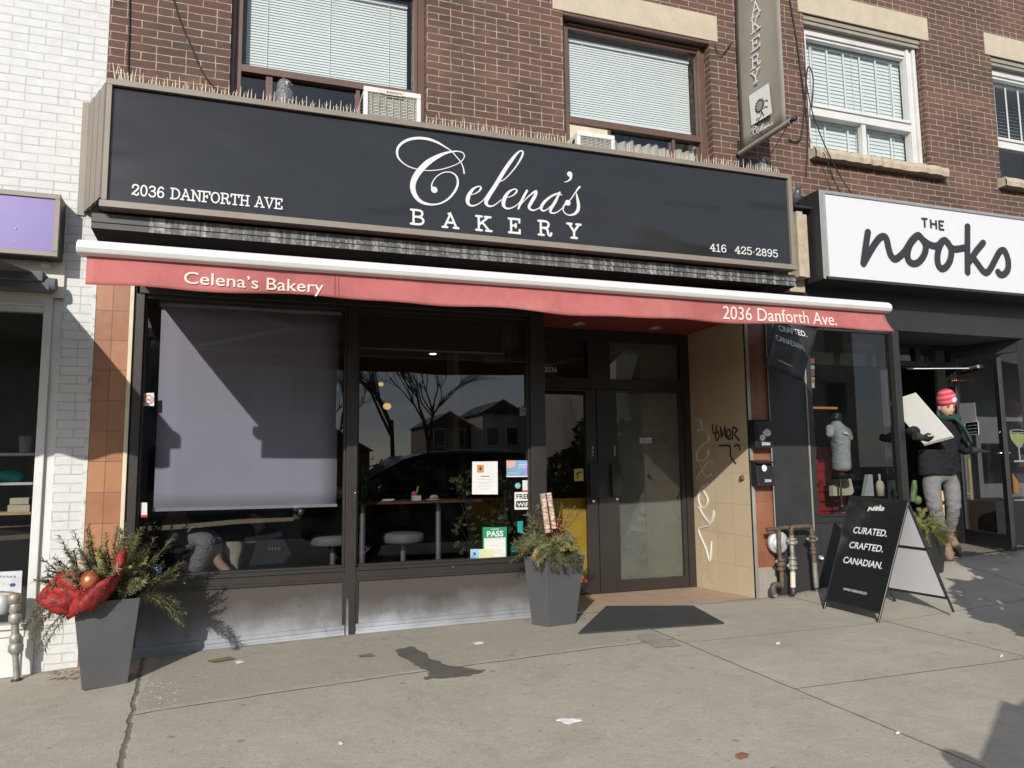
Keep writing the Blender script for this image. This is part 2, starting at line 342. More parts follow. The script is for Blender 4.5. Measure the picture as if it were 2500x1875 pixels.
M('white_frame', (.66, .66, .645), .45, 0, .04, 5, dirt=(.55, .53, .5), ds=2)
M('blind_slat', (.70, .715, .72), .6, 0, .02)
M('dark_void', (.012, .012, .013), .9)
M('room_dark', (.075, .058, .047), .85, 0, .1, 2)
M('room_ceiling', (.30, .255, .2), .9, 0, .05)
M('room_floor', (.10, .07, .05), .45)
M('black_paint', (.026, .027, .028), .45, 0, .12, 3, .12, 40)
M('black_wood', (.030, .030, .031), .55, 0, .15, 4, .3, 30)
M('black_metal', (.022, .023, .024), .35)
M('white_panel', (.68, .68, .70), .35, 0, .01)
M('nook_letter', (.03, .03, .033), .45)
M('aluminium', (.48, .47, .45), .38, .6, .07)
M('cream_trim', (.66, .58, .44), .6, 0, .06)
M('purple_panel', (.17, .125, .36), .4, 0, .06, 2)
M('grey_fabric', (.115, .118, .125), .85, 0, .08, 6, .2, 200)
M('beige_plaster', (.62, .58, .50), .8, 0, .08, 4, .3, 30, dirt=(.78, .74, .62), ds=9)
M('planter_grey', (.080, .081, .083), .55, 0, .08, 4, .3, 160)
M('soil', (.03, .022, .015), .95, 0, .3, 20, .8, 60)
M('twig_red', (.16, .035, .03), .7)
M('bark', (.075, .055, .04), .9, 0, .2, 10, .6, 40)
M('gold_ball', (.66, .20, .10), .32, .7, .12, 30, .2, 200)
M('mat_rubber', (.040, .042, .042), .85, 0, .15, 8, .5, 220)
M('ac_white', (.74, .73, .69), .45, 0, .04, 5, dirt=(.5, .44, .34), ds=5)
M('ac_grille', (.42, .40, .36), .5, 0, .2, 20)
M('spike_plastic', (.60, .51, .38), .5, 0, .12, 8)
M('banner_grey', (.285, .265, .23), .75, 0, .06, 3, .1, 200)
M('letter_box', (.020, .020, .021), .4, 0, .1)
M('pipe_iron', (.12, .095, .075), .65, .3, .3, 18, .4, 70, dirt=(.24, .11, .05), ds=14)
M('pipe_grey', (.32, .31, .28), .5, .4, .25, 14, .3, 70, dirt=(.26, .14, .07), ds=10)
M('meter_grey', (.56, .58, .60), .5, .2, .12, 14, .2, 60)
M('paper_white', (.70, .70, .68), .8, 0, .03)
M('dirty_concrete', (.30, .275, .235), .9, 0, .14, 6, .5, 50)
M('asphalt_patch', (.115, .105, .088), .9, 0, .15, 9, .6, 90)
M('asphalt', (.030, .030, .031), .9, 0, .15, 3, .5, 60)
M('skin', (.66, .40, .29), .5, 0, .06, 20)
M('skin_lip', (.42, .17, .14), .5)
M('eye_dark', (.02, .015, .012), .3)
M('jacket_black', (.017, .017, .020), .8, 0, .15, 8, .3, 120)
M('jeans_grey', (.185, .18, .178), .85, 0, .14, 10, .35, 160)
M('suede_tan', (.23, .15, .105), .85, 0, .1, 10, .2, 120)
M('shoe_sole', (.04, .032, .026), .8)
M('scarf_green', (.020, .055, .048), .9, 0, .3, 18, .5, 100)
M('glove_black', (.022, .022, .024), .75, 0, .15, 20, .3, 150)
M('foam_white', (.74, .73, .68), .6, 0, .02)
def cloth_mat(name, col, scale, strength):
    m, nt, b, P = new_mat(name); mp = nd(nt, 'ShaderNodeMapping'); mp.inputs['Scale'].default_value = (scale, scale, scale*1.9); nt.links.new(P, mp.inputs['Vector'])
    n = noise(nt, mp.outputs[0], 1.0, 3, .5, 1.6); f = noise(nt, P, 170, 2)
    c = mix(nt, ramp(nt, n, [(.3, 0), (.7, 1)]), tuple(x*.88 for x in col), tuple(min(1, x*1.08) for x in col)); nt.links.new(c, b.inputs['Base Color']); setb(b, Roughness=.88, Specular_IOR_Level=.2)
    bump(nt, b, math_n(nt, 'ADD', n, math_n(nt, 'MULTIPLY', f, .06)), strength, .035); MATS[name] = m
cloth_mat('jacket_cloth', (.018, .018, .021), 11, .8); cloth_mat('jeans_cloth', (.185, .18, .178), 8, .55); cloth_mat('trouser_cloth', (.40, .41, .41), 13, .6); cloth_mat('shirt_cloth', (.44, .46, .45), 12, .6)
M('shirt_grey', (.46, .48, .47), .85, 0, .05, 6, .2, 160)
M('red_cabinet', (.33, .03, .03), .4)
M('canvas_cream', (.62, .56, .42), .9, 0, .1, 8, .2, 120)
M('raw_wood', (.62, .42, .22), .65, 0, .12, 6, .1, 50)
M('dark_wood', (.16, .08, .05), .45, 0, .2, 7)
M('cushion_grey', (.26, .27, .26), .6, 0, .12, 8, .1, 40)
M('blind_fabric', (.80, .78, .86), .8, 0, .02, 2)
M('green_glass', (.01, .07, .03), .1)
M('green_sticker', (.02, .26, .12), .5)
M('teal_sticker', (.02, .30, .30), .5)
M('blue_card', (.22, .40, .62), .5, 0, .35, 9)
M('yellow_card', (.62, .66, .36), .5)
M('yellow_paint', (.70, .45, .06), .5)
M('red_plastic', (.6, .03, .03), .4)
M('orange_red', (.55, .25, .08), .5)
M('frosted', (.50, .52, .49), .6, 0, .08, 2)
M('red_ceiling', (.26, .045, .042), .6, 0, .05)
M('car_paint', (.010, .012, .014), .15, .2, .05)
M('car_glass', (.006, .007, .008), .05)
M('rubber', (.02, .02, .02), .85)
M('chrome', (.7, .7, .7), .15, 1.0, .02)
M('stucco_beige', (.52, .46, .37), .9, 0, .08, 1, .3, 20)
M('stucco_grey', (.42, .42, .43), .9, 0, .08, 1, .3, 20)
M('house_brick', (.22, .12, .09), .9, 0, .2, 3)
M('roof_dark', (.06, .06, .065), .85)
M('window_dark', (.03, .035, .045), .1)
M('lime_drink', (.55, .62, .22), .3)
M('smoke_wall', (.25, .25, .255), .9, 0, .06)
M('wire', (.02, .017, .015), .7)
M('graffiti_black', (.02, .02, .022), .5)
M('graffiti_white', (.75, .73, .68), .5)
M('moss', (.17, .17, .075), .95, 0, .3, 30, .8, 60)
M('leaf_brown', (.27, .115, .055), .8, 0, .2, 30)
M('pigeon_grey', (.07, .073, .08), .6, 0, .3, 40)
M('pigeon_neck', (.05, .13, .12), .35)
M('orange_wood', (.62, .30, .10), .5, 0, .1)
M('lamp_wood', (.30, .13, .07), .5, 0, .1)
glass('tinted_glass', (.50, .50, .53), .085); glass('clear_glass', (.90, .94, .93), .05); glass('shop_glass', (.66, .68, .68), .06)
glass('door_glass', (.66, .66, .63), .075)
emit('spot_lit', (1, .82, .55), 5.0); emit('pendant_lit', (1, .55, .18), 1.2); emit('bulb_lit', (1, .8, .45), 2.5)

# ------------------------------------------------------------------ mesh builder
class MB:
    def __init__(s): s.v = []; s.f = []; s.m = []; s.sm = []
    def add(s, vs, fs, mi=0, sm=False):
        o = len(s.v); s.v += [Vector(v) for v in vs]
        for f in fs: s.f.append([i+o for i in f]); s.m.append(mi); s.sm.append(sm)
        return s
    def box(s, x0, x1, y0, y1, z0, z1, mi=0):
        x0, x1 = sorted((x0, x1)); y0, y1 = sorted((y0, y1)); z0, z1 = sorted((z0, z1))
        return s.add([(x0, y0, z0), (x1, y0, z0), (x1, y1, z0), (x0, y1, z0), (x0, y0, z1), (x1, y0, z1), (x1, y1, z1), (x0, y1, z1)],
                     [(3, 2, 1, 0), (4, 5, 6, 7), (0, 1, 5, 4), (1, 2, 6, 5), (2, 3, 7, 6), (3, 0, 4, 7)], mi)
    def quad(s, a, b, c, d, mi=0): return s.add([a, b, c, d], [(0, 1, 2, 3)], mi)
    def hexa(s, q0, q1, mi=0):
        return s.add(list(q0)+list(q1), [(3, 2, 1, 0), (4, 5, 6, 7), (0, 1, 5, 4), (1, 2, 6, 5), (2, 3, 7, 6), (3, 0, 4, 7)], mi)
    def prism(s, poly, dvec, mi=0):
        n = len(poly); d = Vector(dvec); p = [Vector(v) for v in poly]
        return s.add(p+[v+d for v in p], [tuple(reversed(range(n))), tuple(range(n, 2*n))]+[(i, (i+1) % n, n+(i+1) % n, n+i) for i in range(n)], mi)
    def tube(s, pts, rad, n=8, mi=0, caps=True, flat=1.0):
        pts = [Vector(p) for p in pts]; N = len(pts)
        rs = rad if isinstance(rad, (list, tuple)) else [rad]*N
        vs = []; up = None
        for i, p in enumerate(pts):
            t = (pts[min(i+1, N-1)]-pts[max(i-1, 0)])
            t = t.normalized() if t.length > 1e-9 else Vector((0, 0, 1))
            if up is None:
                up = Vector((0, 0, 1)) if abs(t.z) < .9 else Vector((0, 1, 0))
            a = t.cross(up); a = a.normalized() if a.length > 1e-6 else t.orthogonal().normalized()
            up = a.cross(t).normalized()
            for k in range(n):
                an = 2*math.pi*k/n; vs.append(p+a*math.cos(an)*rs[i]+up*math.sin(an)*rs[i]*flat)
        fs = [(i*n+k, i*n+(k+1) % n, (i+1)*n+(k+1) % n, (i+1)*n+k) for i in range(N-1) for k in range(n)]
        s.add(vs, fs, mi, True)
        if caps: s.add(vs[:n], [tuple(reversed(range(n)))], mi); s.add(vs[-n:], [tuple(range(n))], mi)
        return s
    def lathe(s, c, prof, n=20, mi=0, axis=(0, 0, 1), sm=True):
        q = Vector(axis).to_track_quat('Z', 'Y'); c = Vector(c); vs = []
        for r, z in prof:
            for k in range(n):
                a = 2*math.pi*k/n; vs.append(c+q @ Vector((r*math.cos(a), r*math.sin(a), z)))
        fs = [(i*n+k, i*n+(k+1) % n, (i+1)*n+(k+1) % n, (i+1)*n+k) for i in range(len(prof)-1) for k in range(n)]
        return s.add(vs, fs, mi, sm)
    def ball(s, c, r, mi=0, n=14, m=9, rot=None):
        rr = r if isinstance(r, (tuple, list)) else (r, r, r); c = Vector(c); vs = []
        for i in range(m+1):
            th = math.pi*i/m
            for k in range(n):
                ph = 2*math.pi*k/n; v = Vector((rr[0]*math.sin(th)*math.cos(ph), rr[1]*math.sin(th)*math.sin(ph), rr[2]*math.cos(th)))
                vs.append(c+(rot @ v if rot else v))
        fs = [(i*n+k, (i+1)*n+k, (i+1)*n+(k+1) % n, i*n+(k+1) % n) for i in range(m) for k in range(n)]
        return s.add(vs, fs, mi, True)
    def mesh(s, me, mi=0, sm=True):
        return s.add([v.co for v in me.vertices], [tuple(p.vertices) for p in me.polygons], mi, sm)
    def build(s, name, mat, parent=None, origin=None, bev=0):
        me = bpy.data.meshes.new(name)
        pl = Vector(parent['_o']) if parent is not None else Vector((0, 0, 0))
        if origin is None:
            if parent is not None: origin = pl
            elif s.v:
                xs = [v.x for v in s.v]; ys = [v.y for v in s.v]; zs = [v.z for v in s.v]
                origin = Vector(((min(xs)+max(xs))/2, (min(ys)+max(ys))/2, min(zs)))
        origin = Vector(origin)
        me.from_pydata([v-origin for v in s.v], [], s.f)
        mats = mat if isinstance(mat, (list, tuple)) else [mat]
        for mm in mats: me.materials.append(G(mm) if isinstance(mm, str) else mm)
        for p, mi, sm in zip(me.polygons, s.m, s.sm): p.material_index = mi; p.use_smooth = sm
        me.validate(); me.update()
        o = bpy.data.objects.new(name, me); COL.objects.link(o)
        o.location = origin-pl
        o['_o'] = tuple(origin)
        if parent is not None: o.parent = parent
        if bev:
            b = o.modifiers.new('bevel', 'BEVEL'); b.width = bev; b.segments = 2; b.limit_method = 'ANGLE'; b.angle_limit = R_(40)
        return o
def tag(o, label, cat, group=None, kind=None):
    o['label'] = label
    if cat: o['category'] = cat
    if group: o['group'] = group
    if kind: o['kind'] = kind
    return o
def struct(o):
    o['kind'] = 'structure'; return o
def thing(name, label, cat, loc, group=None):
    o = bpy.data.objects.new(name, None); COL.objects.link(o); o.location = loc; o['_o'] = tuple(loc); o.empty_display_size = .1
    return tag(o, label, cat, group)
def copy_tree(o, delta, parent=None):
    c = o.copy(); COL.objects.link(c)
    if parent is not None: c.parent = parent
    else: c.location = o.location+Vector(delta)
    for ch in list(o.children): copy_tree(ch, delta, c)
    return c
def B(x0, x1, y0, y1, z0, z1): return MB().box(x0, x1, y0, y1, z0, z1)

# ribbons and lettering --------------------------------------------------
def catmull(p, k=6):
    out = []; n = len(p)
    for i in range(n-1):
        a, b, c, d = p[max(i-1, 0)], p[i], p[i+1], p[min(i+2, n-1)]
        for j in range(k):
            t = j/k; t2 = t*t; t3 = t2*t
            out.append(tuple(.5*((2*b[q])+(-a[q]+c[q])*t+(2*a[q]-5*b[q]+4*c[q]-d[q])*t2+(-a[q]+3*b[q]-3*c[q]+d[q])*t3) for q in range(len(b))))
    out.append(tuple(p[-1])); return out
class Letters:
    """flat lettering on the plane O + x*X + y*U, lifted along N, with a real thickness"""
    def __init__(s, O, X, U, N, thick=.004):
        s.O, s.X, s.U, s.N = (Vector(q) for q in (O, X, U, N)); s.th = thick; s.k = 0; s.mb = MB()
    def p3(s, x, y, h): return s.O+s.X*x+s.U*y+s.N*h
    def stroke(s, pts, w=None, smooth=True, cap=True):
        """pts (x,y) or (x,y,w); w is the full width"""
        q = [(a[0], a[1], a[2] if len(a) > 2 else w) for a in pts]
        if smooth and len(q) > 2: q = catmull(q, 6)
        s.k += 1; n = len(q); L = []; Rr = []
        for i in range(n):
            if 0 < i < n-1:
                d1 = Vector((q[i][0]-q[i-1][0], q[i][1]-q[i-1][1])); d2 = Vector((q[i+1][0]-q[i][0], q[i+1][1]-q[i][1]))
                d1 = d1.normalized() if d1.length > 0 else d2.normalized(); d2 = d2.normalized() if d2.length > 0 else d1
                d = d1+d2; d = d.normalized() if d.length > 1e-6 else d1
                m = 1/max(.45, d.dot(d1))
            else:
                a, b = (q[0], q[1]) if i == 0 else (q[-2], q[-1]); d = Vector((b[0]-a[0], b[1]-a[1])); d = d.normalized() if d.length > 0 else Vector((1, 0)); m = 1
            nx, ny = -d.y, d.x; hw = q[i][2]/2*m
            L.append((q[i][0]+nx*hw, q[i][1]+ny*hw)); Rr.append((q[i][0]-nx*hw, q[i][1]-ny*hw))
            if i == 0: d0 = d
            if i == n-1: dn = d
        base = s.th+s.k*.00012
        H = [base+i*.000012 for i in range(n)]
        vs = []
        for i in range(n): vs += [s.p3(*L[i], H[i]), s.p3(*Rr[i], H[i])]
        fs = [(2*i, 2*i+1, 2*i+3, 2*i+2) for i in range(n-1)]
        vb = [s.p3(*L[i], -.001) for i in range(n)]+[s.p3(*Rr[i], -.001) for i in range(n)]
        o = len(vs); vs += vb
        fs += [(2*i, 2*i+2, o+i+1, o+i) for i in range(n-1)]+[(2*i+3, 2*i+1, o+n+i, o+n+i+1) for i in range(n-1)]
        s.mb.add(vs, fs)
        if cap:
            for (c, d, h) in ((q[0], (-d0.x, -d0.y), H[0]), (q[-1], (dn.x, dn.y), H[-1])):
                a0 = math.atan2(d[1], d[0])-math.pi/2; r = c[2]/2
                arc = [(c[0]+r*math.cos(a0+math.pi*t/8), c[1]+r*math.sin(a0+math.pi*t/8)) for t in range(9)]
                s.mb.add([s.p3(*a, h) for a in arc]+[s.p3(*a, -.001) for a in arc], [tuple(range(9))]+[(i+1, i, 9+i, 10+i) for i in range(8)])
    def dot(s, x, y, r):
        s.k += 1; h = s.th+s.k*.00012
        arc = [(x+r*math.cos(2*math.pi*t/16), y+r*math.sin(2*math.pi*t/16)) for t in range(16)]
        s.mb.add([s.p3(*a, h) for a in arc]+[s.p3(*a, -.001) for a in arc], [tuple(range(16))]+[((i+1) % 16, i, 16+i, 16+(i+1) % 16) for i in range(16)])
    def rect(s, x0, y0, x1, y1): s.stroke([(x0, (y0+y1)/2), (x1, (y0+y1)/2)], abs(y1-y0), False, False)
def ell(cx, cy, rx, ry, n=13, a0=90): return [(cx+rx*math.cos(R_(a0+360*i/(n-1))), cy+ry*math.sin(R_(a0+360*i/(n-1)))) for i in range(n)]
SLAB = {
 'A': (.95, [[(.12, .02), (.475, 1), (.83, .02)], [(.27, .36), (.68, .36)], [(0, 0), (.28, 0)], [(.67, 0), (.95, 0)], [(.36, 1), (.475, 1)]]),
 'B': (.82, [[(.18, 0), (.18, 1)], [(.02, 1), (.5, 1), (.68, .92), (.71, .76), (.64, .6), (.48, .53), (.18, .53)], [(.48, .53), (.7, .44), (.78, .27), (.7, .08), (.5, 0), (.02, 0)]]),
 'D': (.92, [[(.18, 0), (.18, 1)], [(.02, 1), (.42, 1), (.72, .85), (.85, .5), (.72, .15), (.42, 0), (.02, 0)]]),
 'E': (.82, [[(.18, 0), (.18, 1)], [(.02, 1), (.75, 1), (.75, .78)], [(.18, .52), (.5, .52)], [(.5, .64), (.5, .40)], [(.02, 0), (.77, 0), (.77, .24)]]),
 'F': (.80, [[(.18, 0), (.18, 1)], [(.02, 1), (.75, 1), (.75, .78)], [(.18, .52), (.5, .52)], [(.5, .64), (.5, .40)], [(.02, 0), (.40, 0)]]),
 'H': (.95, [[(.18, 0), (.18, 1)], [(.77, 0), (.77, 1)], [(.18, .5), (.77, .5)], [(.02, 0), (.34, 0)], [(.61, 0), (.93, 0)], [(.02, 1), (.34, 1)], [(.61, 1), (.93, 1)]]),
 'K': (.95, [[(.18, 0), (.18, 1)], [(.2, .4), (.74, .98)], [(.38, .6), (.80, .02)], [(.02, 0), (.36, 0)], [(.02, 1), (.36, 1)], [(.56, 1), (.9, 1)], [(.62, 0), (.95, 0)]]),
 'N': (1.0, [[(.18, 0), (.18, 1)], [(.82, 0), (.82, 1)], [(.18, 1), (.82, .02)], [(.02, 0), (.34, 0)], [(.02, 1), (.18, 1)], [(.64, 1), (.98, 1)]]),
 'O': (.92, [ell(.45, .5, .38, .5)]),
 'R': (.95, [[(.18, 0), (.18, 1)], [(.02, 1), (.5, 1), (.70, .91), (.73, .74), (.64, .58), (.45, .52), (.18, .52)], [(.42, .52), (.64, .40), (.69, .12), (.78, 0), (.88, .03), (.92, .18)], [(.02, 0), (.38, 0)]]),
 'T': (.86, [[(.42, 0), (.42, 1)], [(.04, .76), (.04, 1), (.80, 1), (.80, .76)], [(.24, 0), (.60, 0)]]),
 'V': (.95, [[(.12, .98), (.475, 0), (.83, .98)], [(0, 1), (.3, 1)], [(.65, 1), (.95, 1)]]),
 'Y': (.92, [[(.13, .98), (.46, .45)], [(.79, .98), (.46, .45)], [(.46, .45), (.46, 0)], [(0, 1), (.3, 1)], [(.62, 1), (.92, 1)], [(.28, 0), (.64, 0)]]),
 '0': (.72, [ell(.34, .5, .27, .5)]), '1': (.6, [[(.1, .82), (.3, 1), (.3, 0)], [(.08, 0), (.52, 0)]]),
 '2': (.74, [[(.09, .70), (.13, .9), (.33, 1), (.54, .94), (.61, .76), (.52, .55), (.26, .28), (.08, .06), (.22, .10), (.42, .01), (.58, .03), (.64, .2)]]),
 '3': (.74, [[(.08, .84), (.3, 1), (.54, .92), (.58, .72), (.46, .57), (.28, .53)], [(.28, .53), (.5, .50), (.64, .34), (.61, .13), (.44, 0), (.2, .02), (.07, .2)]]),
 '4': (.75, [[(.5, 0), (.5, 1)], [(.5, 1), (.05, .32), (.70, .32)], [(.32, 0), (.68, 0)]]),
 '5': (.70, [[(.58, 1), (.15, 1), (.12, .55)], [(.12, .55), (.32, .63), (.54, .54), (.62, .32), (.52, .08), (.3, 0), (.12, .06), (.06, .2)]]),
 '6': (.72, [[(.58, .86), (.42, 1), (.22, .9), (.09, .6), (.08, .3), (.18, .07), (.35, 0), (.54, .09), (.61, .3), (.53, .5), (.35, .57), (.16, .47), (.09, .3)]]),
 '8': (.72, [ell(.34, .75, .22, .24), ell(.34, .26, .27, .26)]),
 '9': (.72, [[(.10, .14), (.26, 0), (.46, .1), (.59, .4), (.60, .7), (.50, .93), (.33, 1), (.14, .91), (.07, .7), (.15, .5), (.33, .43), (.52, .53), (.59, .7)]]),
 '.': (.4, []), ' ': (.45, []), '~': (.38, [])}
def slab(L, text, x, y, h, w=.13, track=.0, width=None, sx=1.0):
    """slab-serif capitals of height h from (x,y); width squeezes the line to fit"""
    tot = sum(SLAB[c][0]+track for c in text)-track
    k = (width/tot if width else h*sx)
    for c in text:
        for st in SLAB[c][1]:
            L.stroke([(x+a*k, y+b*h) for a, b in st], w*h, len(st) >= 5)
        if c == '.': L.dot(x+.15*k, y+.06*h, .1*h)
        if c == '~': L.dot(x+.19*k, y+.42*h, .085*h)
        x += (SLAB[c][0]+track)*k
def font(text, O, X, U, N, h, width=None, bold=0.0, lift=.003, spacing=1.0):
    """built-in sans lettering as a mesh builder; h is the cap height"""
    cu = bpy.data.curves.new('t', 'FONT'); cu.body = text; cu.offset = bold; cu.space_character = spacing; cu.resolution_u = 4; cu.extrude = 0.0
    o = bpy.data.objects.new('t', cu); COL.objects.link(o)
    dg = bpy.context.evaluated_depsgraph_get(); me = bpy.data.meshes.new_from_object(o.evaluated_get(dg))
    X, U, N, O = Vector(X), Vector(U), Vector(N), Vector(O)
    xs = [v.co.x for v in me.vertices]; x0, x1 = min(xs), max(xs)
    sy = h/.70; sxx = width/(x1-x0) if width else sy
    mb = MB(); mb.add([O+X*((v.co.x-x0)*sxx)+U*(v.co.y*sy)+N*lift for v in me.vertices], [tuple(p.vertices) for p in me.polygons])
    bpy.data.objects.remove(o); bpy.data.curves.remove(cu); bpy.data.meshes.remove(me)
    return mb
EX, EY, EZ = Vector((1, 0, 0)), Vector((0, 1, 0)), Vector((0, 0, 1)); FRONT = Vector((0, -1, 0))
# skinned figures --------------------------------------------------------
def skin_mesh(pts, edges, root, sub=2):
    """pts {name:(pos, r)} -> evaluated mesh grown by the Skin modifier"""
    ks = list(pts); me = bpy.data.meshes.new('s')
    me.from_pydata([Vector(pts[k][0]) for k in ks], [(ks.index(a), ks.index(b)) for a, b in edges], [])
    o = bpy.data.objects.new('s', me); COL.objects.link(o)
    o.modifiers.new('k', 'SKIN'); sv = me.skin_vertices[0].data
    for i, k in enumerate(ks):
        r = pts[k][1]; sv[i].radius = (r, r) if isinstance(r, (int, float)) else r
        sv[i].use_root = (k == root); sv[i].use_loose = False
    s = o.modifiers.new('b', 'SUBSURF'); s.levels = sub; s.render_levels = sub
    dg = bpy.context.evaluated_depsgraph_get(); out = bpy.data.meshes.new_from_object(o.evaluated_get(dg))
    bpy.data.objects.remove(o); return out
# ================================================================== GROUND
def sheet(name, xs, ys, zf, mat):
    mb = MB(); vs = [(x, y, zf(x, y)) for y in ys for x in xs]; n = len(xs)
    mb.add(vs, [(j*n+i, j*n+i+1, (j+1)*n+i+1, (j+1)*n+i) for j in range(len(ys)-1) for i in range(n-1)], 0, True)
    return struct(mb.build(name, mat, origin=(0, 0, 0)))
def fr(a, b, st): n = max(1, int(round((b-a)/st))); return [a+(b-a)*i/n for i in range(n+1)]
XS = fr(-60, -4, 4)+fr(-4, 10, .2)[1:]+fr(10, 60, 4)[1:]
sheet('sidewalk', XS, fr(-4.75, 0.0, .19), ground_z, 'concrete')
sheet('kerb', XS, [-4.75, -4.752], lambda x, y: ground_z(x, -4.75)-(.15 if y < -4.751 else 0), 'dirty_concrete')
sheet('road', XS, [-17.0, -4.752], lambda x, y: ground_z(x, -4.75)-.15, 'asphalt')
sheet('far_sidewalk', XS, [-21, -17.0], lambda x, y: ground_z(x, -4.75)-.02, 'asphalt')
sheet('ground', [-300, -60, 60, 300], [-300, -21], lambda x, y: -.3, 'asphalt')
# flush repairs and stains on the pavement
def patch(name, pix, mat, lift=.004, z0=.0):
    pts = []
    for (a, b) in pix:
        p = None; z = z0
        for _ in range(6):
            d = CR*((a-1250)/FPX)-CU*((b-937.5)/FPX)+CF; t = (z-CAMZ)/d.z; p = Vector((d.x*t, -DIST+d.y*t, z)); z = ground_z(p.x, p.y)
        pts.append(Vector((p.x, p.y, z+lift)))
    mb = MB(); mb.add(pts, [tuple(range(len(pts)))]); return mb, pts
def gp(a, b):
    return patch('x', [(a, b)], 'x', 0)[1][0]
def rough_poly(pts, k=3, amp=3):
    out = []
    for i, (a, b) in enumerate(pts):
        c, d = pts[(i+1) % len(pts)]
        for j in range(k): t = j/k; out.append((lerp(a, c, t)+random.uniform(-amp, amp)*(j > 0), lerp(b, d, t)+random.uniform(-amp, amp)*.4*(j > 0)))
    return out
mb, _ = patch('p', rough_poly([(966, 1588), (1012, 1580), (1045, 1605), (1090, 1625), (1183, 1637), (1176, 1643), (1110, 1655), (1035, 1660), (1048, 1643), (1010, 1622), (980, 1605)], 6, 6), 'p')
struct(mb.build('pavement_patch', 'asphalt_patch'))
mb, _ = patch('p', rough_poly([(1553, 1552), (1585, 1547), (1625, 1560), (1665, 1577), (1605, 1583), (1575, 1570)]), 'p')
struct(mb.build('pavement_patch', 'dirty_concrete'))
for pl in ([(870, 1602), (905, 1596), (915, 1603), (880, 1606)], [(505, 1614), (560, 1605), (575, 1610), (520, 1620)]):
    mb, _ = patch('p', rough_poly(pl, 4, 2), 'p', .006); tag(mb.build('moss', 'moss', origin=_[0]), 'thin patch of green moss in a crack of the concrete by the shopfront', 'moss', None, 'stuff')
mb = MB()
for i in range(60):   # broken concrete at the slab corner by the left planter
    a, b = random.uniform(352, 435), 0
    b = lerp(1668, 1742, random.random())-(a-352)*.12
    p = gp(a, b); s = random.uniform(.003, .011)
    mb.ball(p-EZ*s*.1, (s*1.4, s, s*.4), 0, 6, 4)
tag(mb.build('concrete_rubble', M('rubble', (.33, .29, .22), .95, 0, .2, 30)), 'crumbled concrete chips at the broken slab corner by the left planter', 'rubble', None, 'stuff')

# ================================================================== BRICK BUILDING
bld = thing('brick_building', 'dark red brick two storey building with a bakery and a gift shop at street level', 'building', (1.7, .3, 0))
def wall_holes(x0, x1, z0, z1, holes, y=0.0, depth=.24):
    xs = sorted({x0, x1, *[h[0] for h in holes], *[h[1] for h in holes]}); zs = sorted({z0, z1, *[h[2] for h in holes], *[h[3] for h in holes]})
    mb = MB()
    for i in range(len(xs)-1):
        for j in range(len(zs)-1):
            cx, cz = (xs[i]+xs[i+1])/2, (zs[j]+zs[j+1])/2
            if any(h[0] < cx < h[1] and h[2] < cz < h[3] for h in holes): continue
            mb.quad((xs[i], y, zs[j]), (xs[i+1], y, zs[j]), (xs[i+1], y, zs[j+1]), (xs[i], y, zs[j+1]))
    for a, b, c, d in holes:
        e = y+depth
        mb.quad((a, y, c), (a, y, d), (a, e, d), (a, e, c)); mb.quad((b, y, d), (b, y, c), (b, e, c), (b, e, d))
        mb.quad((a, y, d), (b, y, d), (b, e, d), (a, e, d)); mb.quad((b, y, c), (a, y, c), (a, e, c), (b, e, c))
    mb.box(x0, x1, y+depth, y+depth+.02, z1, z1+.1)
    return mb
W1 = (-.225, 1.385, 4.00, 5.58); W2 = (2.689, 4.300, 4.00, 5.58); W3 = (5.50, 7.14, 4.585, 6.12); W4 = (8.235, 9.88, 4.585, 6.12)
wm = wall_holes(-1.10, 16, 2.98, 9.5, [W1, W2, W3, W4])
wm.build('wall', 'brick', bld)
MB().box(-1.1, 16, 3.0, 7.0, 2.78, 9.45).build('rear_block', 'dark_void', bld)
B(-1.1, 16, -.10, 3.0, 9.5, 9.62).build('parapet', 'stone', bld)
for (a, b, c, d) in ((2.588, 4.40, 5.582, 5.86), (-.34, 1.50, 5.582, 5.86), (5.435, 7.26, 6.122, 6.40), (8.145, 9.98, 6.122, 6.40)):
    B(a, b, -.012, .12, c, d).build('lintel', 'stone', bld, bev=.006)
for (a, b) in ((5.47, 7.31), (8.17, 10.0)):
    mb = MB(); n = 26
    for i in range(n):   # rock faced sill, uneven front
        xa, xb = lerp(a, b, i/n), lerp(a, b, (i+1)/n)
        def yy(k): random.seed(int(a*100)+k); return -.10+random.uniform(-.014, .014)
        ya, yb = yy(i), yy(i+1)
        mb.add([(xa, ya, 4.478), (xb, yb, 4.478), (xb, yb-.008, 4.53), (xa, ya-.008, 4.53), (xb, yb+.012, 4.583), (xa, ya+.012, 4.583), (xb, .1, 4.583), (xa, .1, 4.583), (xa, .1, 4.478), (xb, .1, 4.478)],
               [(0, 1, 2, 3), (3, 2, 4, 5), (5, 4, 6, 7), (8, 9, 1, 0)], 0, False)
    mb.quad((a, -.10, 4.478), (a, -.10, 4.583), (a, .1, 4.583), (a, .1, 4.478)); mb.quad((b, -.10, 4.583), (b, -.10, 4.478), (b, .1, 4.478), (b, .1, 4.583))
    mb.build('window_sill', 'rough_stone', bld)
random.seed(11)
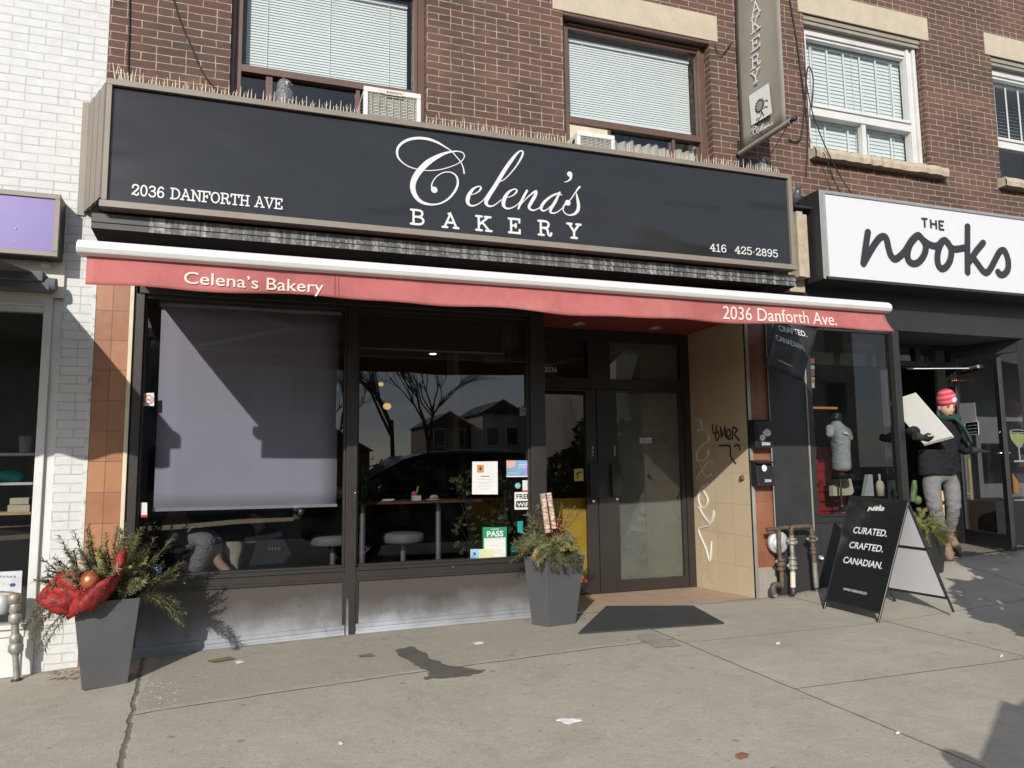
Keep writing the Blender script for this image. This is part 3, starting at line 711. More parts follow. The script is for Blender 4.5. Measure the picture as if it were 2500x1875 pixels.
def slats(x0, x1, z0, z1, y, pitch, depth, tilt):
    mb = MB(); z = z0+.03; c, s_ = math.cos(R_(tilt))*depth/2, math.sin(R_(tilt))*depth/2
    while z < z1-.03:
        jx = random.uniform(-.0015, .0015)
        mb.add([(x0, y-c, z-s_), (x1, y-c, z-s_+jx), (x1, y+.002, z+.0015+jx), (x0, y+.002, z+.0015), (x1, y+c, z+s_+jx), (x0, y+c, z+s_)], [(0, 1, 2, 3), (3, 2, 4, 5)])
        z += pitch
    mb.box(x0, x1, y-.012, y+.012, z0, z0+.022); mb.box(x0, x1, y-.02, y+.02, z1-.035, z1)
    for t in (.12, .5, .88):
        xx = lerp(x0, x1, t); mb.box(xx-.002, xx+.002, y-depth/2-.002, y-depth/2, z0, z1)
    return mb
def tapes(mb, x0, x1, z0, z1, y, ts):
    for t in ts: xx = lerp(x0, x1, t); mb.box(xx-.012, xx+.012, y-.028, y-.026, z0, z1)
def brown_window(W, gx0, gx1, top, rail, mull, blind_z):
    x0, x1, z0, z1 = W; y0, y1 = .10, .17
    f = MB(); f.box(x0, gx0, y0, y1, z0, z1); f.box(gx1, x1, y0, y1, z0, z1); f.box(gx0, gx1, y0, y1, top, z1)
    f.box(gx1-.0, gx1+.035, y0-.015, y0, z0, z1); f.box(x0, x0+.03, y0-.05, y0, z0, z1)
    f.box(gx0, gx1, y0-.012, y1, rail[0], rail[1]); f.box(gx0, gx1, y0-.005, y1, z0, z0+.2)
    f.box(gx0, gx1, y0-.02, y0, top+.03, top+.05)
    f.box(x0, x1, .0, .1, z1-.03, z1)
    fw = f.build('window', 'brown_frame', bld, bev=.003)
    for (a, b) in mull: B(a, b, y0+.005, y1, z0+.2, rail[0]).build('mullion', 'brown_frame', fw)
    MB().quad((gx0, .135, rail[1]), (gx1, .135, rail[1]), (gx1, .135, top), (gx0, .135, top)).build('pane', 'clear_glass', fw)
    MB().quad((gx0, .140, z0+.2), (gx1, .140, z0+.2), (gx1, .140, rail[0]), (gx0, .140, rail[0])).build('pane', 'door_glass', fw)
    slats(gx0+.03, gx1-.035, blind_z, top-.03, .215, .0245, .0272, 76).build('blind', 'blind_slat', fw)
    m = MB(); m.box(x0, x1, .9, .92, z0, z1); m.box(x0, x0+.01, .24, .9, z0, z1); m.box(x1-.01, x1, .24, .9, z0, z1); m.box(x0, x1, .24, .9, z1-.01, z1); m.box(x0, x1, .24, .9, z0, z0+.01)
    m.build('room', 'room_dark', fw); return fw
w1 = brown_window(W1, -.14, 1.285, 5.50, (4.552, 4.612), ((.053, .104), (.789, .822)), 4.625)
w2 = brown_window(W2, 2.785, 4.216, 5.485, (4.535, 4.598), ((3.184, 3.215), (3.895, 3.925)), 4.66)
B(2.785, 3.184, .11, .13, 4.2, 4.535).build('infill_board', 'canvas_cream', w2)
for i, xx in enumerate(fr(3.3, 3.85, .09)):   # pale curtain folds in the lower sliding sash
    pass
mb = MB(); n = 60
vs = []
for i in range(n+1):
    x = lerp(3.24, 4.20, i/n); yv = .2+.022*math.sin(i*1.1)+.01*math.sin(i*.37)
    vs += [(x, yv, 4.2), (x, yv, 4.50-.03*abs(math.sin(i*.21)))]
mb.add(vs, [(2*i, 2*i+2, 2*i+3, 2*i+1) for i in range(n)], 0, True); mb.build('curtain', 'paper_white', w2)
def white_window(W):
    x0, x1, z0, z1 = W; y0, y1 = .09, .17
    f = MB(); f.box(x0, x0+.10, y0, y1, z0, z1-.09); f.box(x1-.15, x1, y0, y1, z0, z1-.09); f.box(x0+.1, x1-.15, y0, y1, z1-.17, z1-.09); f.box(x0+.1, x1-.15, y0, y1, z0, z0+.075)
    f.box(x0+.1, x1-.15, y0-.012, y1, 5.03, 5.165); f.box(x0+.1, x1-.15, y0-.03, y0-.012, 5.12, 5.15)
    f.box(x1-.15, x1-.11, y0-.02, y0, z0, z1-.09); f.box(x1-.07, x1-.03, y0-.035, y0, z0, z1-.09)
    m = x0+.80; f.box(m, m+.055, y0, y1-.01, z0+.075, 5.03)
    f.box(x0+.1, x1-.15, y0+.02, y1, z1-.20, z1-.17)
    fw = f.build('window', 'white_frame', bld, bev=.004)
    g = MB(); g.box(x0, x1, .03, .15, z1-.09, z1); g.box(x0, x1, .015, .03, z1-.05, z1); g.build('head_trim', 'dirty_concrete', fw)
    for (a, b, c, d) in ((x0+.1, x1-.15, 5.165, z1-.2), (x0+.1, m, z0+.075, 5.03), (m+.055, x1-.15, z0+.075, 5.03)):
        MB().quad((a, .13, c), (b, .13, c), (b, .13, d), (a, .13, d)).build('pane', 'clear_glass', fw)
    return fw
w3 = white_window(W3)
for (c, d, ts) in ((5.14, 5.93, (.1, .26, .42, .58, .74, .9)), (4.62, 5.06, (.2, .42, .62, .85))):
    mb = slats(5.59, 7.02, c, d, .215, .043, .055, 80); tapes(mb, 5.59, 7.02, c, d, .215, ts); mb.build('blind', 'blind_slat', w3)
w4 = white_window(W4)
mb = slats(8.33, 9.75, 5.2, 5.93, .215, .043, .045, 35); tapes(mb, 8.33, 9.75, 5.2, 5.93, .215, (.1, .25, .4, .6)); mb.build('blind', 'blind_slat', w4)
for W, fw in ((W3, w3), (W4, w4)):
    x0, x1, z0, z1 = W; m = MB(); m.box(x0, x1, .9, .92, z0, z1); m.box(x0, x0+.01, .24, .9, z0, z1); m.box(x1-.01, x1, .24, .9, z0, z1); m.box(x0, x1, .24, .9, z0, z0+.01); m.box(x0, x1, .24, .9, z1-.01, z1)
    m.build('room', 'smoke_wall', fw)

# ---- bakery shopfront
hd = MB(); hd.box(-1.09, 5.0, .0, .12, 2.752, 3.0); hd.build('header', 'black_paint', bld)
B(-.80, 2.438, -.045, .06, 2.626, 2.752).build('window_head', 'bronze_frame', bld, bev=.004)
cp = [(-1.09, -.33, 3.009), (-1.09, -.33, 3.028), (-1.09, -.322, 3.031), (-1.09, -.322, 3.052), (-1.09, -.332, 3.056), (-1.09, -.332, 3.078), (-1.09, -.324, 3.081), (-1.09, -.324, 3.12), (-1.09, -.03, 3.16), (-1.09, -.004, 2.985)]
co_ = MB().prism(cp, (6.03, 0, 0)).build('cornice', ['stained_cornice', 'dark_void'], bld)
for p in co_.data.polygons: p.material_index = 0 if (p.center.y+co_.location.y < -.3 and abs(p.normal.y) > .3) or abs(p.normal.x) > .5 else 1  # underside and top blackened in place of shade, against the red bounce light
fp = MB(); fp.box(-1.093, -.866, -.002, .12, -.12, 2.752); fp.build('tile_pilaster', 'terracotta_tile', bld)
B(-.866, -.838, -.02, .1, -.1, 2.752).build('corner_trim', 'cream_trim', bld, bev=.003)
B(-.838, -.822, -.004, .1, -.1, 2.752).build('jamb_gap', 'dark_void', bld)
# glazing frame
f = MB(); f.box(-.822, -.765, -.03, .1, -.05, 2.626); f.box(.733, .815, -.04, .1, .0, 2.626); f.box(2.303, 2.438, -.035, .1, .02, 2.626)
f.box(-.765, .733, -.03, .1, .452, .535); f.box(.815, 2.303, -.03, .1, .452, .535)
f.box(-.765, .733, -.045, -.03, .512, .522); f.box(.815, 2.303, -.045, -.03, .512, .522)
f.box(-.765, .733, .0, .09, 2.60, 2.626); f.box(.815, 2.303, .0, .09, 2.60, 2.626)
f.box(-.765, -.750, .0, .09, .535, 2.6); f.box(.715, .733, .0, .09, .535, 2.6); f.box(.815, .833, .0, .09, .535, 2.6); f.box(2.285, 2.303, .0, .09, .535, 2.6)
f.box(-.75, .715, .0, .09, .535, .552); f.box(.833, 2.285, .0, .09, .535, .552)
gf = f.build('shop_window', 'bronze_frame', bld, bev=.003)
for a, b in ((-.75, .715), (.833, 2.285)):
    MB().quad((a, .045, .552), (b, .045, .552), (b, .045, 2.6), (a, .045, 2.6)).build('pane', 'tinted_glass', gf)
B(.742, .762, -.0412, -.0402, .02, .30).build('scuffed_cover', 'bulkhead_metal', gf)
for x, z in ((-.42, .49), (.80, 1.115), (1.6, .5)): MB().ball((x, -.045, z), (.008, .006, .008), 0, 8, 6).build('screw', 'chrome', gf)
def base_panel(x0, x1):
    zb0, zb1 = ground_z(x0, 0), ground_z(x1, 0)
    m = MB(); m.hexa([(x0, -.012, zb0+.075), (x1, -.012, zb1+.075), (x1, .09, zb1+.075), (x0, .09, zb0+.075)], [(x0, -.012, .452), (x1, -.012, .452), (x1, .09, .452), (x0, .09, .452)])
    p = m.build('bulkhead_panel', 'bulkhead_metal', bld)
    m = MB()
    for (a, b, yf) in ((.045, .075, -.03), (.02, .045, -.022), (-.03, .02, -.034)):
        m.hexa([(x0, yf, zb0+a), (x1, yf, zb1+a), (x1, .09, zb1+a), (x0, .09, zb0+a)], [(x0, yf, zb0+b), (x1, yf, zb1+b), (x1, .09, zb1+b), (x0, .09, zb0+b)])
    m.build('bottom_rail', 'bulkhead_metal', p)
    m = MB(); m.box(x0, x0+.018, -.03, -.012, zb0+.075, .452); m.box(x1-.018, x1, -.03, -.012, zb1+.075, .452); m.box(x0+.018, x1-.018, -.03, -.012, .432, .452)
    m.build('panel_bead', 'bronze_frame', p)
base_panel(-.765, .733); base_panel(.815, 2.303)
# ---- recessed entrance
B(2.438, 4.56, .0, 1.05, 2.745, 2.80).build('soffit', 'red_ceiling', bld)
for px, py in ((1412, 790), (1600, 800)):
    z = 2.745; d = CR*((px-1250)/FPX)-CU*((py-937.5)/FPX)+CF; t = (z-CAMZ)/d.z; c = Vector((d.x*t, -DIST+d.y*t, z))
    m = MB(); m.lathe(c, [(.075, -.001), (.075, -.008), (.055, -.010), (.050, .0)], 20)
    l = m.build('recessed_light', 'aluminium', bld)
    MB().lathe(c, [(.0, -.002), (.05, -.002)], 16).build('lamp_glass', 'frosted', l)
B(2.42, 2.438, .1, 1.0, -.02, 2.745).build('entry_side_wall', 'black_paint', bld)
m = MB(); m.quad((4.562, 0, -.05), (4.562, 1.05, -.05), (4.562, 1.05, 2.76), (4.562, 0, 2.76)); m.build('entry_tile_wall', 'tan_tile', bld)
sheet('entry_floor', [2.438, 3.5, 4.56], [.0, .35, 1.2], lambda x, y: ground_z(x, 0)+.002-.040*max(0, y), M('tan_floor', (.46, .335, .235), .7, 0, .1, 4, .3, 50))
df = MB(); Y0, Y1 = 1.0, 1.09
for (a, b, c, d) in ((2.438, 4.56, 2.625, 2.745), (2.438, 4.56, 2.115, 2.222), (2.438, 2.60, 0, 2.115), (3.405, 3.565, 2.222, 2.625), (4.475, 4.56, 0, 2.115), (2.438, 2.78, 2.222, 2.625), (4.452, 4.56, 2.222, 2.625), (3.338, 3.405, 2.222, 2.625)):
    df.box(a, b, Y0, Y1, c, d)
df.box(3.565, 3.594, Y0, Y1, 2.222, 2.625)
dfr = df.build('door_frame', 'bronze_frame', bld)
for (a, b) in ((2.78, 3.338), (3.594, 4.452)):
    t = B(a, b, 1.05, 1.06, 2.222, 2.23).build('transom_bead', 'bronze_frame', dfr)
    MB().quad((a, 1.045, 2.222), (b, 1.045, 2.222), (b, 1.045, 2.625), (a, 1.045, 2.625)).build('transom_pane', 'door_glass', dfr)
def shop_door(x0, x1, gx0, gx1, hx, gm):
    m = MB(); y0, y1 = 1.01, 1.06
    m.box(x0, gx0, y0, y1, .015, 2.112); m.box(gx1, x1, y0, y1, .015, 2.112); m.box(gx0, gx1, y0, y1, 2.09, 2.112); m.box(gx0, gx1, y0, y1, .015, .13)
    d = m.build('door', 'bronze_frame', bld, bev=.003)
    MB().quad((gx0, 1.04, .13), (gx1, 1.04, .13), (gx1, 1.04, 2.09), (gx0, 1.04, 2.09)).build('pane', gm, d)
    h = MB(); h.box(hx-.05, hx+.06, .965, .99, .985, 1.33); h.box(hx-.04, hx-.02, .99, 1.01, 1.05, 1.08); h.box(hx-.04, hx-.02, .99, 1.01, 1.24, 1.27)
    h.build('handle', 'black_metal', d, bev=.004)
    return d
d1 = shop_door(2.602, 3.425, 2.70, 3.305, 3.37, 'door_glass'); d2 = shop_door(3.435, 4.472, 3.668, 4.43, 3.62, 'door_glass')
for d, px, py in ((d1, 1449.5, 1223), (d2, 1507, 1217.5)):
    c = S(px, py, 1.0); MB().lathe(c, [(0, .0), (.021, .0), (.021, -.012)], 14, axis=(0, -1, 0)).build('lock', 'chrome', d)
    c = S(px-(2 if d is d1 else -2)*0, py, 1.0)
for d, x0 in ((d1, 1447), (d2, 1501)):
    a, b = S(x0, 1090, 1.004), S(x0, 1120, 1.004)
    font('PULL', (a.x-.012, 1.004, a.z), (0, 0, -1), (1, 0, 0), FRONT, .022, width=(a.z-b.z)*.82).build('lettering', 'vinyl_white', d)
# frosted film inside the right door, a hall behind
B(3.668, 4.43, 1.055, 1.062, .13, 2.09).build('frosted_film', M('film', (.23, .25, .235), .55, 0, .15, 2.5), d2)
B(3.6, 4.46, 1.055, 1.062, 2.222, 2.625).build('film', M('film', (.13, .14, .13), .6), dfr)
o = font('2036', S(1328, 908, 1.043), EX, EZ, FRONT, S(1328, 896, 1.043).z-S(1328, 909, 1.043).z, width=S(1360, 900, 1.043).x-S(1328, 900, 1.043).x, bold=.02); o.build('lettering', 'vinyl_white', dfr)
a, b = S(1562, 1082, 1.0385), S(1591, 1069, 1.0385)
m = MB()
for i in range(5): m.box(a.x+(b.x-a.x)*i/5+.002, a.x+(b.x-a.x)*(i+1)/5-.002, 1.036, 1.0385, a.z, b.z)
pl = m.build('number_plates', 'vinyl_white', d2)
for i, ch in enumerate('2036A'):
    font(ch, (a.x+(b.x-a.x)*i/5+.006, 1.036, a.z+.007), EX, EZ, FRONT, (b.z-a.z)*.72, width=(b.x-a.x)/5*.66, bold=.01).build('lettering', 'black_paint', d2)
# hooded yellow notice and yellow wall seen through the left door
m = MB(); m.box(2.44, 3.43, 2.45, 2.5, .0, .95); m.build('painted_dado', 'yellow_paint', bld)
# right corner: metal post, red tile pilaster, concrete foot, black panel
m = MB(); m.box(4.562, 4.579, -.012, .02, .04, 2.752); m.box(4.585, 4.598, -.006, .02, .04, 2.752)
m.build('corner_post', 'aluminium', bld, bev=.002)
B(4.579, 4.80, .0, .12, .33, 2.752).build('tile_pilaster', 'terracotta_tile_red', bld)
B(4.599, 4.80, -.006, .12, -.05, .33).build('pilaster_foot', 'dirty_concrete', bld)
B(4.80, 5.255, -.018, .12, .03, 2.72).build('timber_panel', 'black_wood', bld, bev=.004)
m = MB(); m.box(4.797, 4.806, -.026, -.018, .65, 2.72); m.box(5.245, 5.258, -.03, -.018, .65, 2.72); m.build('panel_edge', 'dirty_concrete', bld)
# doorbell knob on the tan wall
p = SX(1813, 1167, 4.56); m = MB(); m.lathe(p, [(0, .03), (.018, .028), (.022, .018), (.020, .008), (.03, .004), (.03, 0)], 14, axis=(-1, 0, 0)); m.build('door_knob', 'pipe_iron', bld)
# graffiti on the tan wall
L = Letters((4.56, 0, 0), (0, -1, 0), EZ, (-1, 0, 0), .002)
def gr(pts, w, LL):
    q = [SX(a, b, 4.56) for a, b in pts]; LL.stroke([(-p.y, p.z) for p in q], w, True)
g6 = lambda a, b: (1660+a/2.592, 620+b/2.592)
for st in ([(205, 1080), (210, 1125), (225, 1140), (238, 1125)], [(232, 1085), (225, 1150), (235, 1180), (248, 1150), (240, 1120)], [(255, 1095), (262, 1160)], [(258, 1100), (272, 1150), (285, 1095), (290, 1160)], [(300, 1165), (322, 1140), (312, 1110), (296, 1130), (305, 1170), (330, 1165)], [(335, 1170), (335, 1100), (362, 1115), (345, 1140), (375, 1180)], [(250, 1215), (300, 1212), (318, 1225), (322, 1280), (352, 1325)], [(345, 1215), (372, 1210), (380, 1240)]):
    gr([g6(a, b) for a, b in st], .017, L)
L.mb.build('graffiti', 'graffiti_black', bld)
L = Letters((4.56, 0, 0), (0, -1, 0), EZ, (-1, 0, 0), .003); L.k = 40
for st in ([(102, 1055), (130, 1050), (140, 1110), (112, 1115), (150, 1100), (185, 1170), (150, 1200)], [(150, 1200), (110, 1250), (115, 1310), (170, 1290), (180, 1240)], [(105, 1420), (150, 1350), (185, 1310), (215, 1330)], [(130, 1340), (165, 1410), (200, 1390)], [(180, 1450), (130, 1490), (118, 1560), (150, 1610), (178, 1560), (150, 1500)], [(120, 1560), (140, 1640), (195, 1700), (220, 1640)]):
    gr([g6(a, b) for a, b in st], .014, L)
g9 = lambda a, b: (1660+a/2.592, 1235+b/2.592)
gr([g9(a, b) for a, b in [(215, 30), (190, 120), (120, 150), (165, 270), (190, 350), (200, 230)]], .014, L)
gr([g9(a, b) for a, b in [(118, 5), (150, 60), (185, 110)]], .012, L)
L.mb.build('graffiti', 'graffiti_white', bld)
# ---- bakery interior
m = MB(); x0, x1, y0, y1, z0, z1 = -.98, 4.70, .10, 6.5, -.02, 2.72
m.quad((x0, y0, z0), (x0, y1, z0), (x0, y1, z1), (x0, y0, z1)); m.quad((x0, y1, z0), (x1, y1, z0), (x1, y1, z1), (x0, y1, z1))
m.quad((3.47, 1.1, z0), (3.47, y1, z0), (3.47, y1, z1), (3.47, 1.1, z1)); m.quad((4.7, 1.1, z0), (4.7, y1, z0), (4.7, y1, z1), (4.7, 1.1, z1))
it = m.build('interior', 'room_dark', bld)
m = MB(); m.box(x0, 2.42, y0, y1, 2.70, 2.76); m.box(2.42, 4.7, 1.09, y1, 2.70, 2.76); m.box(x0, 2.42, .6, .75, 2.46, 2.70); m.box(2.42, 3.46, 1.6, 1.75, 2.44, 2.7); m.build('ceiling', 'room_ceiling', it)
m = MB(); m.box(x0, 2.42, y0, y1, -.06, -.02); m.box(2.42, 4.7, 1.09, y1, -.06, -.02); m.build('floor', 'room_floor', it)
B(-.98, 3.46, 4.6, 4.7, 1.9, 2.7).build('bulkhead', 'room_ceiling', it)
B(2.2, 2.26, 2.2, 2.5, 1.5, 2.7).build('column', 'canvas_cream', it)
B(3.55, 4.6, 1.6, 1.65, .0, 2.7).build('hall_wall', 'frosted', it)
for a, b, Y in ((555, 764, 1.2), (943, 784, 1.0), (1149, 862, 2.2), (1057, 903, 2.8)):
    c = S(a, b, Y); MB().lathe((c.x, c.y, 2.698), [(0, -.006), (.035, -.006), (.045, 0)], 14).build('ceiling_light', 'spot_lit', it)

# ================================================================== GIFT SHOP FRONT (same building)
B(4.94, 16, -.03, .1, 2.705, 3.14).build('fascia', 'black_paint', bld)
B(4.985, 5.24, -.012, .1, 2.705, 3.02).build('fascia_end', 'black_paint', bld)
f = MB(); f.box(5.258, 5.33, -.02, .06, .80, 2.705); f.box(6.40, 6.445, -.035, .04, .12, 2.705); f.box(6.452, 6.50, -.02, .06, .15, 2.705); f.box(5.258, 6.40, -.03, .06, .722, .80); f.box(5.33, 6.40, -.045, -.03, .785, .80)
f.box(5.33, 6.40, .0, .05, 2.665, 2.705)
nf = f.build('shop_window', 'black_paint', bld, bev=.004)
MB().quad((5.33, .02, .80), (6.40, .02, .80), (6.40, .02, 2.665), (5.33, .02, 2.665)).build('pane', 'shop_glass', nf)
m = MB(); m.box(5.258, 6.45, -.022, .06, .03, .722); m.box(5.33, 6.36, -.03, -.022, .2, .64); m.build('bulkhead_panel', 'black_wood', bld, bev=.004)
# return glazing into the recess
m = MB()
def seg_box(mb, p, q, th, z0, z1):
    p, q = Vector((p[0], p[1], 0)), Vector((q[0], q[1], 0)); n = (q-p).normalized().cross(EZ)*th/2
    mb.hexa([p-n+EZ*z0, q-n+EZ*z0, q+n+EZ*z0, p+n+EZ*z0], [p-n+EZ*z1, q-n+EZ*z1, q+n+EZ*z1, p+n+EZ*z1])
RA, RB = (6.49, .06), (6.95, .66)
seg_box(m, RA, RB, .05, .25, .80); seg_box(m, RA, RB, .05, 2.60, 2.705); seg_box(m, (6.9, .6), (6.96, .68), .08, .25, 2.7)
rw = m.build('return_window', 'black_paint', bld)
MB().quad((6.50, .07, .8), (6.93, .64, .8), (6.93, .64, 2.6), (6.50, .07, 2.6)).build('pane', 'shop_glass', rw)
m = MB(); m.box(6.90, 6.99, .62, .70, .25, 2.705); m.box(7.96, 8.05, .62, .70, .25, 2.705); m.box(6.99, 7.96, .62, .70, 2.44, 2.50); m.box(6.99, 7.96, .62, .70, 2.655, 2.705); m.box(7.42, 7.50, .62, .7, 2.5, 2.655)
df2 = m.build('door_frame', 'black_paint', bld)
for a, b in ((6.99, 7.42), (7.50, 7.96)):
    MB().quad((a, .66, 2.5), (b, .66, 2.5), (b, .66, 2.655), (a, .66, 2.655)).build('transom_pane', 'shop_glass', df2)
m = MB(); m.box(6.50, 8.36, .0, .75, 2.703, 2.75); m.build('soffit', M('soffit_grey', (.10, .10, .10), .6), bld)
m = MB(); seg_box(m, (8.35, .0), (8.19, .36), .06, .22, .86); seg_box(m, (8.35, .0), (8.05, .68), .06, 2.56, 2.705); seg_box(m, (8.36, -.02), (8.33, .05), .08, .22, 2.7); m.box(8.36, 10.5, -.02, .04, .3, .86); m.box(8.36, 10.5, -.02, .04, 2.6, 2.705)
rr = m.build('return_window', 'black_paint', bld)
MB().quad((8.08, .62, .86), (8.34, .03, .86), (8.34, .03, 2.56), (8.08, .62, 2.56)).build('pane', 'shop_glass', rr)
MB().quad((8.06, .66, .34), (8.19, .37, .34), (8.19, .37, .86), (8.06, .66, .86)).build('pane', 'shop_glass', rr)
MB().quad((8.38, .01, .86), (10.5, .01, .86), (10.5, .01, 2.6), (8.38, .01, 2.6)).build('pane', 'shop_glass', rr)
# open glass door
HG, FR = Vector((8.0, .63, 0)), Vector((7.62, -.26, 0)); dd = (FR-HG); dn = dd.normalized(); dl = dd.length; nn = dn.cross(EZ)
def DP(t, z, off=0): return HG+dn*t+EZ*z+nn*off
def dbox(mb, t0, t1, z0, z1, th=.045):
    mb.hexa([DP(t0, z0, -th/2), DP(t1, z0, -th/2), DP(t1, z0, th/2), DP(t0, z0, th/2)], [DP(t0, z1, -th/2), DP(t1, z1, -th/2), DP(t1, z1, th/2), DP(t0, z1, th/2)])
m = MB(); dbox(m, 0, .07, .37, 2.42); dbox(m, dl-.085, dl, .37, 2.42); dbox(m, .07, dl-.085, .37, .53); dbox(m, .07, dl-.085, 2.33, 2.42)
od = m.build('door', 'black_paint', bld, bev=.003)
MB().quad(DP(.07, .53), DP(dl-.085, .53), DP(dl-.085, 2.33), DP(.07, 2.33)).build('pane', 'clear_glass', od)
m = MB(); c = DP(dl-.045, 1.40)
for s_ in (-1, 1): m.tube([DP(dl-.045, 1.40, s_*.02), DP(dl-.045, 1.40, s_*.06), DP(dl-.13, 1.40, s_*.06)], .009, 8)
m.build('handle', 'chrome', od)
m = MB(); m.lathe(DP(dl-.045, 1.62, .03), [(0, .008), (.016, .006), (.016, 0)], 12, axis=nn); m.lathe(DP(dl-.045, 1.62, -.03), [(0, -.008), (.016, -.006), (.016, 0)], 12, axis=nn); m.box(0, 0, 0, 0, 0, 0); m.build('lock', 'chrome', od)
m = MB(); m.tube([Vector((7.25, .60, 2.40)), DP(.45, 2.375, .03)], .009, 6); m.tube([DP(.30, 2.375, .03), DP(.62, 2.375, .03)], .02, 8); m.build('door_closer', 'aluminium', od)
def on_plane(px, py, p0, n):
    d = CR*((px-1250)/FPX)-CU*((py-937.5)/FPX)+CF; o = Vector((0, -DIST, CAMZ)); t = (p0-o).dot(n)/d.dot(n); return o+d*t
fn = -nn if (-nn).x < 0 else nn
def sheet_on_door(pix, mat, name, off=.004):
    q = [on_plane(a, b, HG, nn)+fn*off for a, b in pix]
    mb = MB(); mb.prism(q, fn*.0015); return mb.build(name, mat, od)
sheet_on_door([(2343, 985), (2381, 983), (2385, 1029), (2343, 1030)], 'paper_white', 'notice')
sheet_on_door([(2357, 1033), (2389, 1029), (2391, 1060), (2357, 1062)], 'black_paint', 'hours_sign')
for i in range(4):
    a = [(2357, 1033), (2389, 1029), (2391, 1060), (2357, 1062)]; p, q = a[i], a[(i+1) % 4]
    A, Bq = on_plane(*p, HG, nn)+fn*.007, on_plane(*q, HG, nn)+fn*.007; mb = MB(); mb.tube([A, Bq], .004, 4); mb.build('sign_border', 'vinyl_white', od)
for k in range(3):
    mb = MB(); mb.tube([on_plane(2365, 1040+k*8, HG, nn)+fn*.007, on_plane(2385, 1038+k*8, HG, nn)+fn*.007], .003, 4); mb.build('text_line', 'vinyl_white', od)
# interior of the gift shop
m = MB(); x0, x1, y1, z0, z1 = 4.85, 12.5, 4.5, .22, 2.85
m.quad((x0, .1, z0), (x0, y1, z0), (x0, y1, z1), (x0, .1, z1)); m.quad((x0, y1, z0), (x1, y1, z0), (x1, y1, z1), (x0, y1, z1)); m.quad((x1, .1, z0), (x1, y1, z0), (x1, y1, z1), (x1, .1, z1))
gi = m.build('interior', M('shop_wall', (.07, .068, .065), .85), bld)
MB().box(x0, x1, .68, y1, 2.80, 2.86).build('ceiling', 'room_ceiling', gi)
m = MB(); m.box(x0, 6.45, .06, y1, .6, .70); m.box(6.45, x1, .68, y1, .2, .30); m.box(8.4, x1, .06, 1.3, .3, .84); m.build('floor', 'room_floor', gi)
sheet('entry_step', [6.5, 7.4, 8.35], [-.0, .68], lambda x, y: ground_z(x, 0)+.015*(1-0), 'concrete')
m = MB(); m.box(8.5, 11.5, 1.3, 1.34, .84, 2.8); m.build('display_partition', 'smoke_wall', gi)
for i in range(4):
    a = S(2067+i*92, 858, 1.5); m = MB(); m.box(6.6+i*.52, 7.02+i*.52, 1.5, 1.52, 2.56, 2.72); m.build('light_panel', 'frosted', gi)

# ================================================================== WHITE BUILDING ON THE LEFT
wb = thing('white_brick_building', 'white painted brick building with a purple shop sign at the left edge', 'building', (-6, .3, 0))
m = wall_holes(-14, -1.10, 2.56, 9.5, []); m.build('wall', 'white_brick', wb)
m = MB(); zb = -.16
m.quad((-1.305, 0, zb), (-1.118, 0, zb), (-1.118, 0, 2.56), (-1.305, 0, 2.56)); m.quad((-1.305, .15, zb), (-1.305, 0, zb), (-1.305, 0, 2.56), (-1.305, .15, 2.56)); m.quad((-1.118, 0, zb), (-1.094, .012, zb), (-1.094, .012, 2.56), (-1.118, 0, 2.56))
m.build('brick_pier', 'white_brick', wb)
MB().box(-1.118, -1.0935, -.006, .01, -.1, 2.752).build('pier_trim', M('chipped_trim', (.62, .63, .60), .7, 0, .08, 6, dirt=(.03, .03, .03), ds=18), wb)
MB().box(-14, -1.1, 3.0, 7, 0, 9.4).build('rear_block', 'dark_void', wb)
m = MB(); m.box(-1.369, -1.306, .02, .12, -.15, 2.56); m.box(-1.424, -1.369, -.012, .12, -.15, 2.56); m.box(-5, -1.424, -.012, .1, 2.50, 2.56); m.box(-5, -1.424, .02, .1, 2.455, 2.50)
m.box(-5, -1.424, -.02, .1, .19, .275); m.box(-5, -1.424, -.05, -.02, .245, .275)
fw = m.build('shop_window', 'white_frame', wb, bev=.004)
MB().quad((-5, .05, .275), (-1.424, .05, .275), (-1.424, .05, 2.455), (-5, .05, 2.455)).build('pane', 'shop_glass', fw)
m = MB(); m.box(-5, -1.424, .0, .1, -.3, .19); m.box(-5, -1.47, -.02, 0, -.12, -.06); m.box(-1.475, -1.44, -.02, 0, -.12, .19); m.box(-1.72, -1.60, -.02, 0, -.06, .15); m.build('bulkhead_panel', 'white_frame', wb, bev=.004)
m = MB(); m.quad((-5, 2.2, -.2), (-1.2, 2.2, -.2), (-1.2, 2.2, 2.6), (-5, 2.2, 2.6)); m.quad((-1.2, 2.2, -.2), (-1.2, .12, -.2), (-1.2, .12, 2.6), (-1.2, 2.2, 2.6)); m.box(-5, -1.2, .12, 2.2, 2.56, 2.6); m.box(-5, -1.2, .1, 2.2, .0, .1)
wi = m.build('interior', M('dim_wall', (.10, .10, .085), .8), wb)
for a, b, mat in ((595, .0, 'paper_white'), (990, 0, 'paper_white'), (1390, 0, 'raw_wood')):
    z = S(0+200/5.53, 1000+a/5.53, .35).z; B(-2.4, -1.50, .30, .52, z-.015, z+.004).build('shelf', mat, wi)
B(-14, -1.301, -.025, .0, 2.56, 2.885).build('plaster_band', 'beige_plaster', wb)
m = MB(); m.lathe((-1.42, -.025, 2.79), [(0, .03), (.03, .03), (.035, 0)], 12, axis=(0, -1, 0)); m.build('junction_cap', 'cream_trim', wb)
